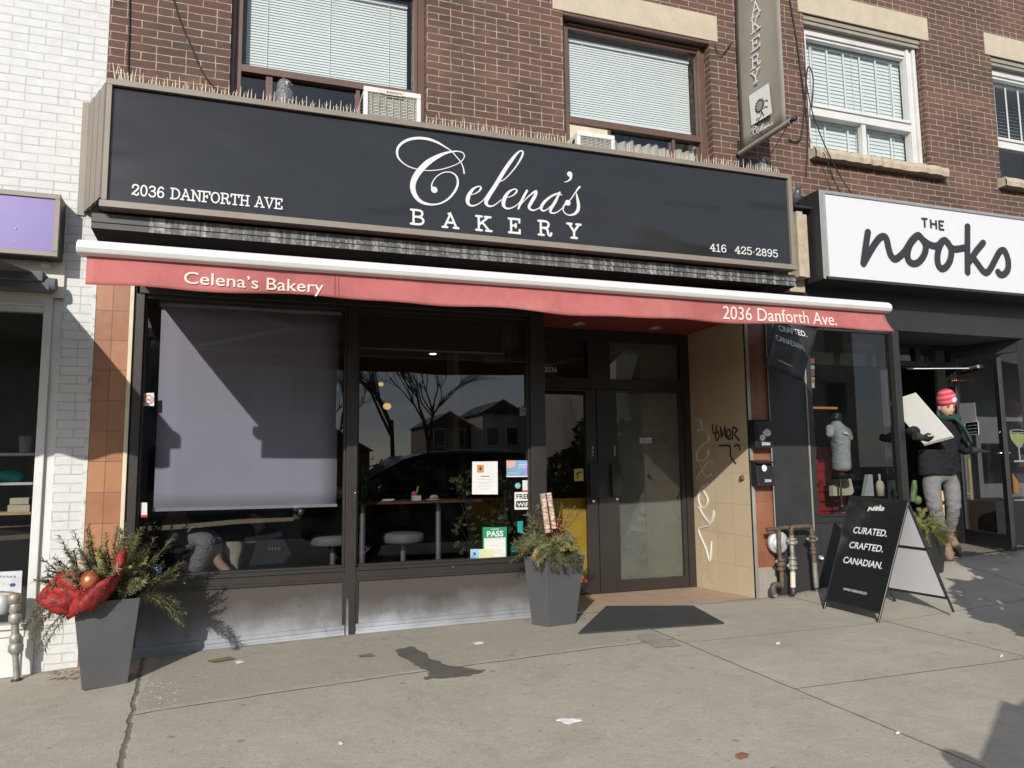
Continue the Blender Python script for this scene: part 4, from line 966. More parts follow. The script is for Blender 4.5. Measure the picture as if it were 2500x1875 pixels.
# ================================================================== SIGNS
# ---- bakery fascia sign
sg = thing('shop_sign', 'long black bakery sign box with white script lettering in a taupe frame', 'sign', (1.92, -.42, 3.14))
X0, X1, ZB, ZT, YS = -1.02, 4.875, 3.142, 4.085, -.42
m = MB(); m.box(X0, X1, YS, -.30, ZT-.045, ZT); m.box(X0, X0+.035, YS, -.30, ZB+.05, ZT-.045); m.box(X1-.04, X1, YS, -.30, ZB+.05, ZT-.045)
m.prism([(X0-.012, YS, ZB+.05), (X0-.012, YS+.04, ZB+.05), (X0-.012, YS+.11, ZB), (X0-.012, YS-.005, ZB)], (X1-X0+.024, 0, 0))
m.build('frame', 'taupe_metal', sg, bev=.003)
m = MB(); m.box(X0+.035, X1-.04, YS+.03, YS+.05, ZB+.05, ZT-.045); m.build('face', 'sign_face', sg)
m = MB(); m.box(X0+.005, X1-.005, -.30, -.0, ZT-.01, ZT-.003); m.box(X1-.02, X1-.01, -.30, 0, ZB+.06, ZT-.01); m.box(X0+.02, X1-.02, -.30, -.02, ZB+.06, ZB+.07)
m.build('casing', 'taupe_metal', sg)
m = MB(); n = 6
for i in range(n):      # splayed ribbed return down to the wall
    a, b = Vector((lerp(-1.025, -1.195, i/n), lerp(-.40, -.02, i/n), 0)), Vector((lerp(-1.025, -1.195, (i+.86)/n), lerp(-.40, -.02, (i+.86)/n), 0))
    seg_box(m, a, b, .012 if i % 2 else .02, 3.21, ZT-.03)
seg_box(m, (-1.03, -.395), (-1.20, -.015), .008, 3.21, ZT-.035); m.box(-1.245, -1.195, -.016, .0, 3.19, ZT-.02)
m.build('ribbed_return', 'taupe_metal', sg)
YF = YS+.03
O = Vector((0, YF, 0)); L = Letters(O, EX, EZ, FRONT, .004)
Zc = lambda a, b: S(940+a/4.424, 320+b/4.424, YF-.004)
ppm = 1/ (S(1101, 450, YF).x-S(1100, 450, YF).x)     # photo pixels per metre at the sign
def trace(pts, k=1.0):
    out = []
    for a, b, wd in pts: p = Zc(a, b); out.append((p.x, p.z, wd/4.424/ppm*k))
    L.stroke(out)
trace([(855, 455, 16), (845, 395, 12), (815, 330, 11), (770, 275, 11), (715, 215, 12), (640, 165, 16), (560, 120, 24), (470, 88, 28), (370, 76, 28), (270, 88, 28), (190, 125, 26), (143, 175, 24), (130, 230, 22), (145, 290, 18), (195, 345, 13), (260, 385, 11), (330, 408, 10), (400, 422, 9), (490, 427, 9), (600, 415, 9), (700, 388, 9), (790, 350, 9), (840, 310, 10), (857, 270, 10), (840, 236, 11), (790, 220, 13), (730, 222, 17), (650, 240, 26), (560, 280, 42), (470, 335, 56), (400, 400, 60), (340, 475, 60), (306, 550, 58), (300, 620, 54), (322, 690, 48), (372, 752, 38), (440, 785, 27), (520, 795, 18), (600, 780, 16), (680, 735, 19), (740, 670, 23), (778, 600, 23), (786, 540, 20), (770, 490, 18), (730, 455, 14), (680, 443, 11), (620, 453, 10), (560, 490, 10), (520, 540, 11), (503, 590, 13), (510, 630, 18)])
p = Zc(532, 634); L.dot(p.x, p.z, 34/4.424/ppm)
def e_(dx, dy): trace([(905+dx, 686+dy, 7), (960+dx, 680+dy, 9), (1008+dx, 655+dy, 14), (1035+dx, 622+dx*0+dy, 20), (1028+dx, 600+dy, 15), (998+dx, 600+dy, 14), (950+dx, 628+dy, 26), (912+dx, 680+dy, 38), (893+dx, 735+dy, 42), (897+dx, 780+dy, 34), (930+dx, 806+dy, 20), (980+dx, 800+dy, 13), (1040+dx, 765+dy, 10), (1095+dx, 708+dy, 9)])
e_(0, 0); e_(387, 30)
trace([(1080, 722, 8), (1190, 572, 9), (1280, 528, 10), (1360, 450, 12), (1430, 360, 15), (1478, 275, 22), (1490, 228, 18), (1468, 214, 15), (1430, 237, 22), (1370, 310, 36), (1290, 425, 40), (1200, 575, 43), (1130, 685, 43), (1092, 760, 40), (1102, 798, 30), (1142, 813, 18), (1190, 795, 12), (1255, 742, 9)])
trace([(1533, 645, 26), (1500, 705, 27), (1470, 765, 26), (1440, 838, 20)])
trace([(1448, 815, 7), (1520, 735, 10), (1590, 672, 18), (1632, 650, 24), (1622, 695, 36), (1580, 770, 37), (1556, 820, 32), (1575, 850, 22), (1620, 853, 13), (1680, 820, 10), (1725, 775, 8)])
trace([(1888, 668, 14), (1840, 682, 20), (1780, 715, 25), (1722, 765, 30), (1688, 820, 32), (1692, 853, 24), (1730, 858, 13), (1790, 812, 11), (1850, 740, 11), (1882, 672, 12)])
trace([(1888, 662, 18), (1840, 760, 32), (1792, 840, 32), (1788, 878, 22), (1830, 886, 15), (1880, 862, 11), (1930, 815, 9)]); trace([(1878, 672, 10), (1906, 690, 12)])
trace([(1925, 815, 8), (2000, 742, 11), (2050, 672, 12), (2088, 618, 20), (2102, 604, 24)])
trace([(2066, 668, 8), (2078, 730, 26), (2090, 800, 36), (2080, 860, 36), (2040, 898, 25), (1990, 908, 14), (1948, 892, 12), (1924, 855, 12), (1932, 808, 16), (1960, 778, 28)])
p = Zc(1974, 775); L.dot(p.x, p.z, 33/4.424/ppm)
p = Zc(1995, 466); L.dot(p.x, p.z, 31/4.424/ppm); trace([(2008, 480, 30), (2004, 515, 22), (1970, 543, 12), (1938, 551, 7)])
L.mb.build('script_lettering', 'vinyl_white', sg)
L = Letters(O, EX, EZ, FRONT, .004)
for ch, (a0, b0, a1, b1) in zip('BAKERY', ((268, 848, 430, 1012), (614, 888, 800, 1048), (974, 918, 1156, 1080), (1328, 943, 1468, 1105), (1650, 968, 1806, 1130), (1964, 998, 2120, 1160))):
    p, q = Zc(a0, b1), Zc(a1, b0); h = S(940+a0/4.424, 320+b0/4.424, YF).z-S(940+a0/4.424, 320+b1/4.424, YF).z
    L = Letters(O, EX, EZ, FRONT, .004); slab(L, ch, p.x+.006, Zc((a0+a1)/2, (b0+b1)/2).z-h*.46, h*.92, .155, width=(q.x-p.x)-.012); L.mb.build('letter', 'vinyl_white', sg)
def slab_line(text, x0, xb, y0b, y1b, x1, w=.13):
    """text with its baseline from photo pixel (x0,y0b) to (x1,y1b); cap height px xb"""
    LL = Letters(O, EX, EZ, FRONT, .004); a, b = S(x0, y0b, YF), S(x1, y1b, YF); h = xb/ppm
    slab(LL, text, a.x, (a.z+b.z)/2, h, w, .06, width=b.x-a.x); LL.mb.build('lettering', 'vinyl_white', sg)
slab_line('2036 DANFORTH AVE', 321, 22, 478, 509, 689, .135)
slab_line('416  425~2895', 1733, 19.5, 613, 628, 1899, .13)
# ---- gift shop sign
sn = thing('shop_sign', 'white lightbox sign with dark handwritten lettering above the gift shop', 'sign', (8.6, -.35, 3.1))
m = MB(); NX0, NX1, NB, NT = 5.25, 12.2, 3.10, 4.0
m.box(NX0, NX0+.03, -.352, 0, NB, NT); m.build('side', 'black_paint', sn)
m = MB(); m.box(NX0+.002, NX1, -.36, -.30, NT-.03, NT); m.box(NX0, NX0+.055, -.36, -.352, NB, NT-.03); m.box(NX0+.055, NX0+.07, -.362, -.33, NB+.02, NT-.03); m.build('frame', 'aluminium', sn, bev=.002)
m = MB(); m.box(NX0+.03, NX1, -.36, -.0, NB, NB+.028); m.box(NX0+.03, NX1, -.30, 0, NT-.02, NT-.01); m.build('underside', 'black_paint', sn)
m = MB(); m.box(NX0+.07, NX1, -.345, -.32, NB+.028, NT-.03); m.build('face', 'white_panel', sn)
YN = -.345; L = Letters((0, YN, 0), EX, EZ, FRONT, .012)
Zn = lambda a, b: S(1960+a/4.096, 440+b/4.096, YN-.012)
pn = 1/(S(2251, 560, YN).x-S(2250, 560, YN).x)
NOOK = [[(655, 518), (641, 610), (626, 710), (611, 830)], [(611, 830), (660, 742), (720, 642), (775, 572), (815, 560), (842, 592), (862, 680), (885, 752), (922, 785), (970, 762), (1030, 700), (1090, 605), (1138, 558), (1165, 552), (1202, 592), (1260, 635), (1320, 655), (1370, 640), (1400, 606), (1430, 602), (1462, 642), (1492, 676), (1540, 686), (1640, 668)],
        [(1140, 560), (1078, 640), (1052, 730), (1062, 802), (1112, 832), (1170, 810), (1220, 740), (1234, 660), (1204, 594)], [(1400, 612), (1366, 680), (1350, 770), (1361, 850), (1396, 883), (1445, 856), (1480, 790), (1489, 700), (1455, 625)],
        [(1652, 462), (1650, 700), (1652, 918)], [(1668, 815), (1740, 705), (1808, 624)], [(1700, 765), (1750, 832), (1802, 902), (1842, 922), (1882, 882), (1930, 792), (1975, 712), (2015, 700), (2046, 760), (2060, 832), (2050, 902), (2012, 940), (1975, 940), (1957, 916)]]
for st in NOOK:
    L.stroke([((q := Zn(a, b)).x, q.z) for a, b in st], 51/4.096/pn, len(st) > 3)
L.mb.build('script_lettering', 'nook_letter', sn)
L = Letters((0, YN, 0), EX, EZ, FRONT, .006)
for st in ([(1192, 380), (1252, 385)], [(1222, 384), (1228, 470)], [(1285, 390), (1290, 478)], [(1338, 398), (1343, 486)], [(1288, 432), (1340, 440)], [(1370, 403), (1375, 492)], [(1370, 406), (1416, 412)], [(1372, 446), (1408, 452)], [(1374, 488), (1419, 494)]):
    L.stroke([((q := Zn(a, b)).x, q.z) for a, b in st], 15/4.096/pn, False, False)
L.mb.build('lettering', 'nook_letter', sn)
# ---- purple sign
sp = thing('shop_sign', 'purple panel sign in a grey frame on the white brick wall', 'sign', (-3.0, -.2, 2.82))
m = MB(); m.box(-5.2, -1.314, -.20, -.165, 3.235, 3.271); m.box(-5.2, -1.314, -.20, -.165, 2.817, 2.852); m.box(-1.348, -1.314, -.20, -.165, 2.852, 3.235); m.build('frame', 'taupe_metal', sp, bev=.003)
m = MB(); m.box(-5.2, -1.348, -.188, -.17, 2.852, 3.235); m.build('face', 'purple_panel', sp)
m = MB(); m.box(-5.2, -1.32, -.165, .0, 2.82, 3.268); m.build('casing', 'black_paint', sp)
for z in (2.90, 3.0): MB().ball((S(36, 600, -.19).x, -.19, z), .005, 0, 8, 6).build('rivet', 'paper_white', sp)
# ---- concrete stub between the signs, with a pigeon
m = MB(); m.box(5.065, 5.135, -.24, -.1, 3.14, 3.80); m.box(5.14, 5.20, -.225, -.1, 3.14, 3.78); m.box(5.05, 5.24, -.10, 0, 3.02, 3.82); m.build('stone_stub', 'rough_stone', bld)
B(5.03, 5.235, -.27, .0, 3.83, 3.85).build('stub_cap', 'black_paint', bld)
pg = thing('pigeon', 'grey pigeon perched on the dark ledge between the two shop signs', 'pigeon', (5.12, -.16, 3.85))
m = MB(); c = Vector((5.115, -.16, 3.85))
m.tube([c+Vector((0, .10, .02)), c+Vector((0, .06, .05)), c+Vector((0, .0, .085)), c+Vector((0, -.045, .12)), c+Vector((0, -.055, .155)), c+Vector((0, -.06, .18))], [.012, .04, .058, .05, .03, .024], 12); m.ball(c+Vector((.003, -.066, .192)), (.023, .026, .023), 0, 10, 8)
m.build('body', 'pigeon_grey', pg)
m = MB(); m.tube([c+Vector((0, -.050, .145)), c+Vector((0, -.058, .172))], [.035, .027], 12); m.build('neck', 'pigeon_neck', pg)
m = MB(); m.lathe(c+Vector((.003, -.09, .19)), [(.007, 0), (.001, .02)], 8, axis=(0, -1, -.3)); m.build('beak', 'black_metal', pg)
m = MB(); m.tube([c+Vector((-.02, -.02, .05)), c+Vector((-.02, -.025, .0))], .004, 6); m.tube([c+Vector((.02, -.02, .05)), c+Vector((.02, -.025, .0))], .004, 6); m.build('legs', 'twig_red', pg)
# ---- hanging banner (perpendicular to the wall)
bn = thing('banner', 'grey vertical fabric banner with white serif letters hanging from the wall', 'banner', (4.575, -.4, 4.38))
BX = 4.575; m = MB(); ys = [lerp(-.085, -.745, i/10) for i in range(11)]; zs = [lerp(4.43, 7.2, j/20) for j in range(21)]
def bxo(y, z): return BX+.012*math.sin(y*9+z*1.3)+.006*math.sin(z*3.1)
m.add([(bxo(y, z), y, z) for z in zs for y in ys], [(j*11+i, j*11+i+1, (j+1)*11+i+1, (j+1)*11+i) for j in range(20) for i in range(10)], 0, True)
cl = m.build('cloth', 'banner_grey', bn); so = cl.modifiers.new('s', 'SOLIDIFY'); so.thickness = .003; so.offset = 1
m = MB(); m.tube([(BX, -.05, 4.405), (BX, -.80, 4.405)], .026, 12); m.build('pole_sleeve', 'banner_grey', bn)
m = MB(); m.tube([(BX, 0, 4.405), (BX, -.83, 4.405)], .017, 10); m.lathe((BX, -.83, 4.405), [(.022, 0), (.022, -.04), (0, -.04)], 12, axis=(0, 1, 0)); m.build('pole', 'black_metal', bn); m = MB(); m.tube([(BX, 0, 7.2), (BX, -.83, 7.2)], .02, 10); m.build('pole', 'black_metal', bn)
m = MB(); m.box(4.585, 4.66, -.014, 0, 4.30, 4.56); m.build('wall_plate', 'black_metal', bn)
m = MB(); m.tube([(BX, -.79, 4.40), (4.75, -.3, 4.33), (4.95, -.02, 4.24)], .0035, 5); m.build('guy_wire', 'wire', bn)
L = Letters((BX-.022, 0, 0), (0, -1, 0), EZ, (-1, 0, 0), .002)
bz = lambda a, b: SX(1780+a/4.254, b/4.254, BX-.022)
for ch, yc, hz in (('Y', 792, 150), ('R', 628, 150), ('E', 448, 140), ('K', 248, 165), ('A', 82, 165), ('B', -95, 165)):
    L = Letters((BX-.022, 0, 0), (0, -1, 0), EZ, (-1, 0, 0), .002); h_ = (bz(275, yc-40).z-bz(275, yc+40).z)/80*hz*.86; slab(L, ch, -bz(225, yc).y, bz(275, yc).z-h_*.5, h_, .11, width=-bz(325, yc).y+bz(225, yc).y); L.mb.build('letter', 'vinyl_white', bn)
m = MB(); q = [bz(205, 998), bz(410, 862), bz(444, 1175), bz(232, 1305)]
m.prism([Vector((BX-.0225, v.y, v.z)) for v in q], (.002, 0, 0)); m.build('picture', 'paper_white', bn)
L = Letters((BX-.0232, 0, 0), (0, -1, 0), EZ, (-1, 0, 0), .0012)
yz = lambda a, b: ((v := bz(a, b)).y*-1, v.z)
c = yz(318, 1100); L.stroke([(c[0]+.052*math.cos(t*math.pi/8), c[1]+.052*math.sin(t*math.pi/8)) for t in range(17)], .02, True)
for t in range(16): L.stroke([(c[0]+.05*math.cos(t*math.pi/8), c[1]+.05*math.sin(t*math.pi/8)), (c[0]+.072*math.cos(t*math.pi/8), c[1]+.072*math.sin(t*math.pi/8))], .008, False)
L.mb.build('flower_petals', 'sign_black', bn)
L = Letters((BX-.0232, 0, 0), (0, -1, 0), EZ, (-1, 0, 0), .0022); L.dot(c[0], c[1], .046); L.mb.build('flower_centre', 'banner_grey', bn)
L = Letters((BX-.0232, 0, 0), (0, -1, 0), EZ, (-1, 0, 0), .0012)
for st in ([(370, 1055), (385, 1040), (402, 1048)], [(368, 1120), (385, 1108), (398, 1112)], [(330, 1215), (340, 1160), (362, 1200)], [(285, 1250), (300, 1225)], [(305, 1255), (318, 1225)]): L.stroke([yz(*q) for q in st], .012, False)
L.mb.build('flower_drawing', 'sign_black', bn)
L = Letters((BX-.0225, 0, 0), (0, -1, 0), EZ, (-1, 0, 0), .002)
for st in ([(295, 1320), (260, 1310), (236, 1340), (255, 1350), (285, 1320), (262, 1340), (250, 1385), (275, 1392)], [(290, 1362), (306, 1345), (298, 1338), (285, 1365), (305, 1375), (345, 1310), (352, 1285), (322, 1350), (330, 1360)], [(338, 1342), (352, 1325), (344, 1320), (335, 1345), (352, 1348), (368, 1318), (360, 1345), (382, 1308), (380, 1335), (400, 1300)], [(415, 1292), (402, 1298), (398, 1318), (418, 1295), (416, 1312), (430, 1300)], [(456, 1262), (440, 1285), (456, 1282), (438, 1302)], [(440, 1238), (434, 1250)]):
    L.stroke([yz(*q) for q in st], .006, True)
L.mb.build('script_lettering', 'vinyl_white', bn)

# ================================================================== BAKERY AWNING
aw = thing('awning', 'red retractable awning with a white front bar and lettered valance over the bakery', 'awning', (1.9, -1.6, 2.3))
AX0, AX1, AY = -.905, 4.70, -1.62
prof = [(-.05, .005), (-.062, .03), (-.056, .058), (-.03, .078), (.02, .08), (.05, .06), (.05, .0), (-.02, -.004)]
m = MB(); m.prism([(AX0, AY+a, 2.472+b) for a, b in prof], (AX1-AX0, 0, 0)); m.build('front_bar', 'awning_bar_white', aw, bev=.008)
def val_bottom(x): return 2.318+.008*math.sin(x*2.1+.6)+.006*math.sin(x*5.3)+.004*math.sin(x*9.1)+(.018*(x-3.6) if x > 3.6 else 0)
m = MB(); nx, nz = 140, 8; vs = []
for j in range(nz+1):
    for i in range(nx+1):
        x = lerp(AX0+.045, AX1-.03, i/nx); t = j/nz
        z = lerp(2.478, val_bottom(x), t)
        xo = x+(.05*t*t if i == nx else 0)+(.03*t*t*max(0, (i-nx+6)/6) if i > nx-6 else 0)
        y = AY-.004+t*(.014*math.sin(x*2.6+.4)+.009*math.sin(x*6.1+1.1)+.005*math.sin(x*13))
        vs.append((xo, y, z))
m.add(vs, [(j*(nx+1)+i, (j+1)*(nx+1)+i, (j+1)*(nx+1)+i+1, j*(nx+1)+i+1) for j in range(nz) for i in range(nx)], 0, True)
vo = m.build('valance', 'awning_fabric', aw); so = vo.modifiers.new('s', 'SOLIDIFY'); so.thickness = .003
m = MB(); vs = []
for j in range(9):
    for i in range(31):
        x = lerp(-.86, 4.66, i/30); t = j/8; zw = lerp(2.80, 3.02, max(0, (x-1.5)/3.2))
        vs.append((x, lerp(-.03, AY+.02, t), lerp(zw, 2.535, t)-.03*math.sin(math.pi*t)*.5))
m.add(vs, [(j*31+i, j*31+i+1, (j+1)*31+i+1, (j+1)*31+i) for j in range(8) for i in range(30)], 0, True)
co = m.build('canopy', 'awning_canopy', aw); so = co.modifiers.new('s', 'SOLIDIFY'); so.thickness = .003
m = MB(); m.tube([(-.88, -.06, 2.84), (4.68, -.06, 2.92)], .05, 12); m.build('roller', 'awning_bar_white', aw)
for xa, xe in ((-.6, .35), (4.4, 3.45)):
    m = MB(); m.tube([(xa, -.06, 2.74), (xe, -.85, 2.60), (xa, AY+.04, 2.49)], .022, 8); m.ball((xe, -.85, 2.60), .03, 0, 8, 6); m.build('folding_arm', 'awning_bar_white', aw)
def val_text(t, px0, px1, pyb0, pyb1, hpx, bold):
    a, b = S(px0, pyb0, AY-.01), S(px1, pyb1, AY-.01); pp = 1/(S((px0+px1)/2+1, pyb0, AY).x-S((px0+px1)/2, pyb0, AY).x)
    mb = font(t, (a.x, 0, (a.z+b.z)/2), EX, EZ, FRONT, hpx/pp, width=b.x-a.x, bold=bold, lift=0)
    for v in mb.v:   # the letters follow the hang of the cloth
        t_ = (2.478-v.z)/(2.478-2.318); v.y = AY-.0105+t_*(.014*math.sin(v.x*2.6+.4)+.009*math.sin(v.x*6.1+1.1)+.005*math.sin(v.x*13))
    mb.build('lettering', 'awning_letter', aw)
val_text('Celena’s Bakery', 449, 790, 690, 716, 31, .006)
val_text('2036 Danforth Ave.', 1767, 2042, 781, 792, 26, .004)
for px in (815, 1358):   # sewn seams
    x = S(px, 740, AY).x; m = MB()
    for dx in (0, .022): m.tube([(x+dx, AY-.012+0*t, lerp(2.47, 2.33, t)) for t in (0, .5, 1)], .0015, 5)
    m.build('seam', 'awning_fabric', aw)
# ---- left shop awning, mostly out of the frame; its scalloped shadow falls across the white pier
al = thing('awning', 'grey scalloped awning reaching in from the left edge above the white shopfront', 'awning', (-3.2, -1.6, 2.2))
m = MB(); vs = []
for j in range(7):
    for i in range(13): t = j/6; vs.append((lerp(-6, -1.47, i/12), lerp(-.02, -1.6, t), lerp(2.72, 2.49, t)))
m.add(vs, [(j*13+i, j*13+i+1, (j+1)*13+i+1, (j+1)*13+i) for j in range(6) for i in range(12)]); o = m.build('canopy', 'grey_fabric', al); o.modifiers.new('s', 'SOLIDIFY').thickness = .004
m = MB(); m.box(-6, -1.455, -1.66, -1.58, 2.40, 2.50); m.build('front_bar', 'grey_fabric', al, bev=.01)
m = MB(); n = 220; vs = []
for i in range(n+1):
    x = lerp(-6, -1.505, i/n); vs += [(x, -1.61, 2.41), (x, -1.61, 2.255+.026*math.sin((x+.27)*2*math.pi/.40))]
m.add(vs, [(2*i, 2*i+1, 2*i+3, 2*i+2) for i in range(n)]); o = m.build('valance', 'grey_fabric', al); o.modifiers.new('s', 'SOLIDIFY').thickness = .004
m = MB(); m.box(-6, -1.36, -.16, -.03, 2.58, 2.64); m.box(-6, -1.40, -.18, -.03, 2.64, 2.71); m.tube([(-6, -.11, 2.65), (-1.33, -.11, 2.63)], .05, 12); m.build('cassette', 'grey_fabric', al, bev=.008)
# ================================================================== BIRD SPIKES
def spike_strip(x0, x1, y):
    m = MB(); m.box(x0, x1, y-.02, y+.02, ZT, ZT+.006); x = x0+.02; k = 0
    while x < x1-.01:
        h = (.118, .075, .098)[k % 3]*random.uniform(.9, 1.1); tx = random.uniform(-.008, .008)
        m.tube([(x, y, ZT+.005), (x+tx*.5, y, ZT+h*.5), (x+tx, y-.004, ZT+h)], [.0052, .0042, .0015], 5)
        if k % 3 == 2:
            for s_ in (-1, 1): m.tube([(x, y, ZT+h*.55), (x+s_*.014, y, ZT+h*.85)], [.0025, .001], 4)
        if k % 4 == 1:
            for s_ in (-1, 1): m.tube([(x, y, ZT+.006), (x+.012, y+s_*.03, ZT+.05)], [.003, .001], 4)
        x += .027; k += 1
    return m
xs = [(-.98, -.49), (-.48, .0), (.01, .42), (.43, .77), (1.29, 1.72), (1.73, 2.2), (2.21, 2.64), (3.08, 3.45), (3.46, 3.9), (3.91, 4.37), (4.38, 4.82)]
for i, (a, b) in enumerate(xs):
    o = spike_strip(a, b, -.33).build('bird_spike_strip', 'spike_plastic'); tag(o, 'pale plastic bird spike strip along the top edge of the bakery sign', 'bird spikes', 'bird spike strips on the bakery sign')
m = MB()
for i in range(9): x = -.99+i*.016; m.tube([(x, -.36+random.uniform(-.02, .02), ZT), (x+random.uniform(-.03, .03), -.36, ZT+.12+random.uniform(-.04, .03))], [.005, .002], 5)
tag(m.build('bird_spike_strip', 'spike_plastic'), 'bunched upright bird spikes at the left corner of the bakery sign', 'bird spikes', 'bird spike strips on the bakery sign')
# ================================================================== OWL DECOYS
def owl(loc, rz, label):
    t = thing('owl_decoy', label, 'owl decoy', loc, 'plastic owl decoys'); c = Vector(loc); q = Matrix.Rotation(rz, 3, 'Z')
    m = MB(); m.lathe(c, [(.062, 0), (.075, .03), (.08, .09), (.072, .14), (.058, .17), (.060, .195), (.058, .22), (.045, .243), (.0, .252)], 18)
    for s_ in (-1, 1): m.lathe(c+q @ Vector((s_*.030, -.01, .232)), [(.017, 0), (.004, .03), (0, .032)], 8)
    m.build('body', 'owl_plastic', t)
    for s_ in (-1, 1):
        m = MB(); p = c+q @ Vector((s_*.024, -.046, .205)); m.lathe(p, [(.022, 0), (.019, .008), (.012, .009)], 14, axis=q @ Vector((0, -1, .05))); m.lathe(p, [(.013, .0085), (.0, .010)], 12, axis=q @ Vector((0, -1, .05))); m.build('eye_ring', 'cream_trim', t)
        m = MB(); m.ball(p+q @ Vector((0, -.009, 0)), .009, 0, 8, 6); m.build('eye', 'eye_dark', t)
    m = MB(); m.lathe(c+q @ Vector((0, -.058, .185)), [(.011, 0), (.002, .018)], 8, axis=q @ Vector((0, -.6, -1))); m.build('beak', 'black_metal', t)
    return t
owl((.195, -.12, 4.165), R_(50), 'mottled owl decoy turned sideways in front of the left upstairs window')
owl((4.74, -.20, 4.075), R_(-5), 'grey owl decoy with round eyes facing the street below the hanging banner')
# ================================================================== AIR CONDITIONERS
def air_con(x0, x1, yf, z0, z1, label, badge):
    t = thing('air_conditioner', label, 'air conditioner', ((x0+x1)/2, yf, z0), 'window air conditioners')
    m = MB(); d = .30; fw = .035
    m.box(x0, x1, yf, yf+.03, z1-.045, z1); m.box(x0, x0+fw, yf, yf+.03, z0, z1-.045); m.box(x1-fw, x1, yf, yf+.03, z0, z1-.045); m.box(x0+fw, x1-fw, yf, yf+.03, z0, z0+.03)
    m.box(x0+.004, x1-.004, yf+.03, yf+d, z0, z1-.004); m.build('casing', 'ac_white', t, bev=.006)
    m = MB()
    for i in range(9): z = lerp(z0+.035, z1-.05, i/8.5); m.box(x0+fw, x1-fw, yf+.008, yf+.02, z, z+.005)
    for i in range(7): x = lerp(x0+fw, x1-fw, (i+.5)/7); m.box(x, x+.004, yf+.006, yf+.016, z0+.03, z1-.045)
    m.build('grille', 'ac_grille', t)
    m = MB()
    for i in range(8): z = lerp(z0+.03, z1-.06, i/7); m.box(x0-.0015, x0+.003, yf+.06, yf+.22, z, z+.008)
    m.build('side_vent', 'black_metal', t)
    if badge:
        m = MB(); m.prism([(lerp(x0, x1, .34), yf-.006, z1-.006), (lerp(x0, x1, .36), yf-.006, z1-.05), (lerp(x0, x1, .66), yf-.006, z1-.05), (lerp(x0, x1, .68), yf-.006, z1-.006)], (0, .006, 0)); m.build('badge_plate', 'ac_white', t)
        font('Kenmore', (lerp(x0, x1, .39), yf-.007, z1-.038), EX, EZ, FRONT, .020, width=(x1-x0)*.26).build('lettering', 'black_paint', t)
    return t
air_con(.800, 1.270, -.30, 4.09, 4.385, 'white window air conditioner with a badge above the sign in the left window', True)
air_con(2.70, 3.075, -.25, 4.09, 4.298, 'smaller white window air conditioner in the middle upstairs window', False)
# ================================================================== WIRES ON THE WALL
def wire(pts, r, label, name='cable'):
    m = MB(); m.tube(catmull(pts, 5), r, 6); tag(m.build(name, 'wire'), label, 'cable', 'cables on the brick wall')
wire([tuple(S(a, b, -.012)) for a, b in ((316, -40), (316, 60), (313, 140), (314, 200))], .006, 'black cable running straight down the brick at the left end')
wire([tuple(S(a, b, -.015)) for a, b in ((418, -20), (440, 50), (470, 120), (500, 185), (545, 235))], .006, 'black cable slanting down the brick beside the left upstairs window')
wire([tuple(S(a, b, -.02)) for a, b in ((1925, -20), (1945, 100), (1957, 190), (1966, 260), (1972, 330), (1968, 430))], .007, 'looped black cable beside the white upstairs window')
wire([tuple(S(a, b, -.02)) for a, b in ((1925, 340), (1945, 345), (1957, 330), (1965, 250), (1972, 165), (1985, 190), (1982, 260))], .007, 'tangled black cable hanging at the corner of the white upstairs window')
wire([tuple(S(a, b, -.12)) for a, b in ((1962, 160), (1985, 280), (2035, 400), (2078, 472))], .006, 'long slack cable crossing the stone sill towards the white sign')
wire([tuple(S(a, b, -.12)) for a, b in ((2010, 372), (2022, 400), (2040, 450), (2051, 468))], .005, 'short cable beside the slack one crossing the brick above the white sign')
wire([tuple(S(a, b, -.02)) for a, b in ((1745, 110), (1760, 135), (1785, 105))], .005, 'thin wire stub on the brick left of the hanging banner')
# ================================================================== PLANTERS
def spray(mb, p0, d, ln, nw, nl, droop=.3, n=36, mi=0, flat=False):
    """one evergreen spray: an arched stem with needles"""
    p = Vector(p0); d = Vector(d).normalized(); pts = [p.copy()]
    for i in range(6): d = (d+Vector((0, 0, -droop*.12))).normalized(); p = p+d*(ln/6); pts.append(p.copy())
    mb.tube(pts, [.004, .0035, .003, .003, .0025, .002, .001], 4, mi)
    for i in range(n):
        t = .12+.88*i/n; k = min(5, int(t*6)); f_ = t*6-k; b = pts[k].lerp(pts[k+1], f_); ax = (pts[k+1]-pts[k]).normalized()
        a = random.uniform(0, 2*math.pi) if not flat else random.choice((0, math.pi))+random.uniform(-.4, .4)
        s1 = ax.orthogonal().normalized() if not flat else ax.cross(EZ).normalized() if ax.cross(EZ).length > .01 else EX
        s2 = ax.cross(s1); rad = (s1*math.cos(a)+s2*math.sin(a)); nd_ = (ax*random.uniform(.25, .75)+rad).normalized(); L_ = nl*random.uniform(.7, 1.15)*(1-.35*t)
        wv = nd_.cross(ax).normalized()*nw
        mb.add([b-wv, b+wv, b+nd_*L_*.6+wv*.8, b+nd_*L_, b+nd_*L_*.6-wv*.8], [(0, 1, 2, 3, 4)], mi)
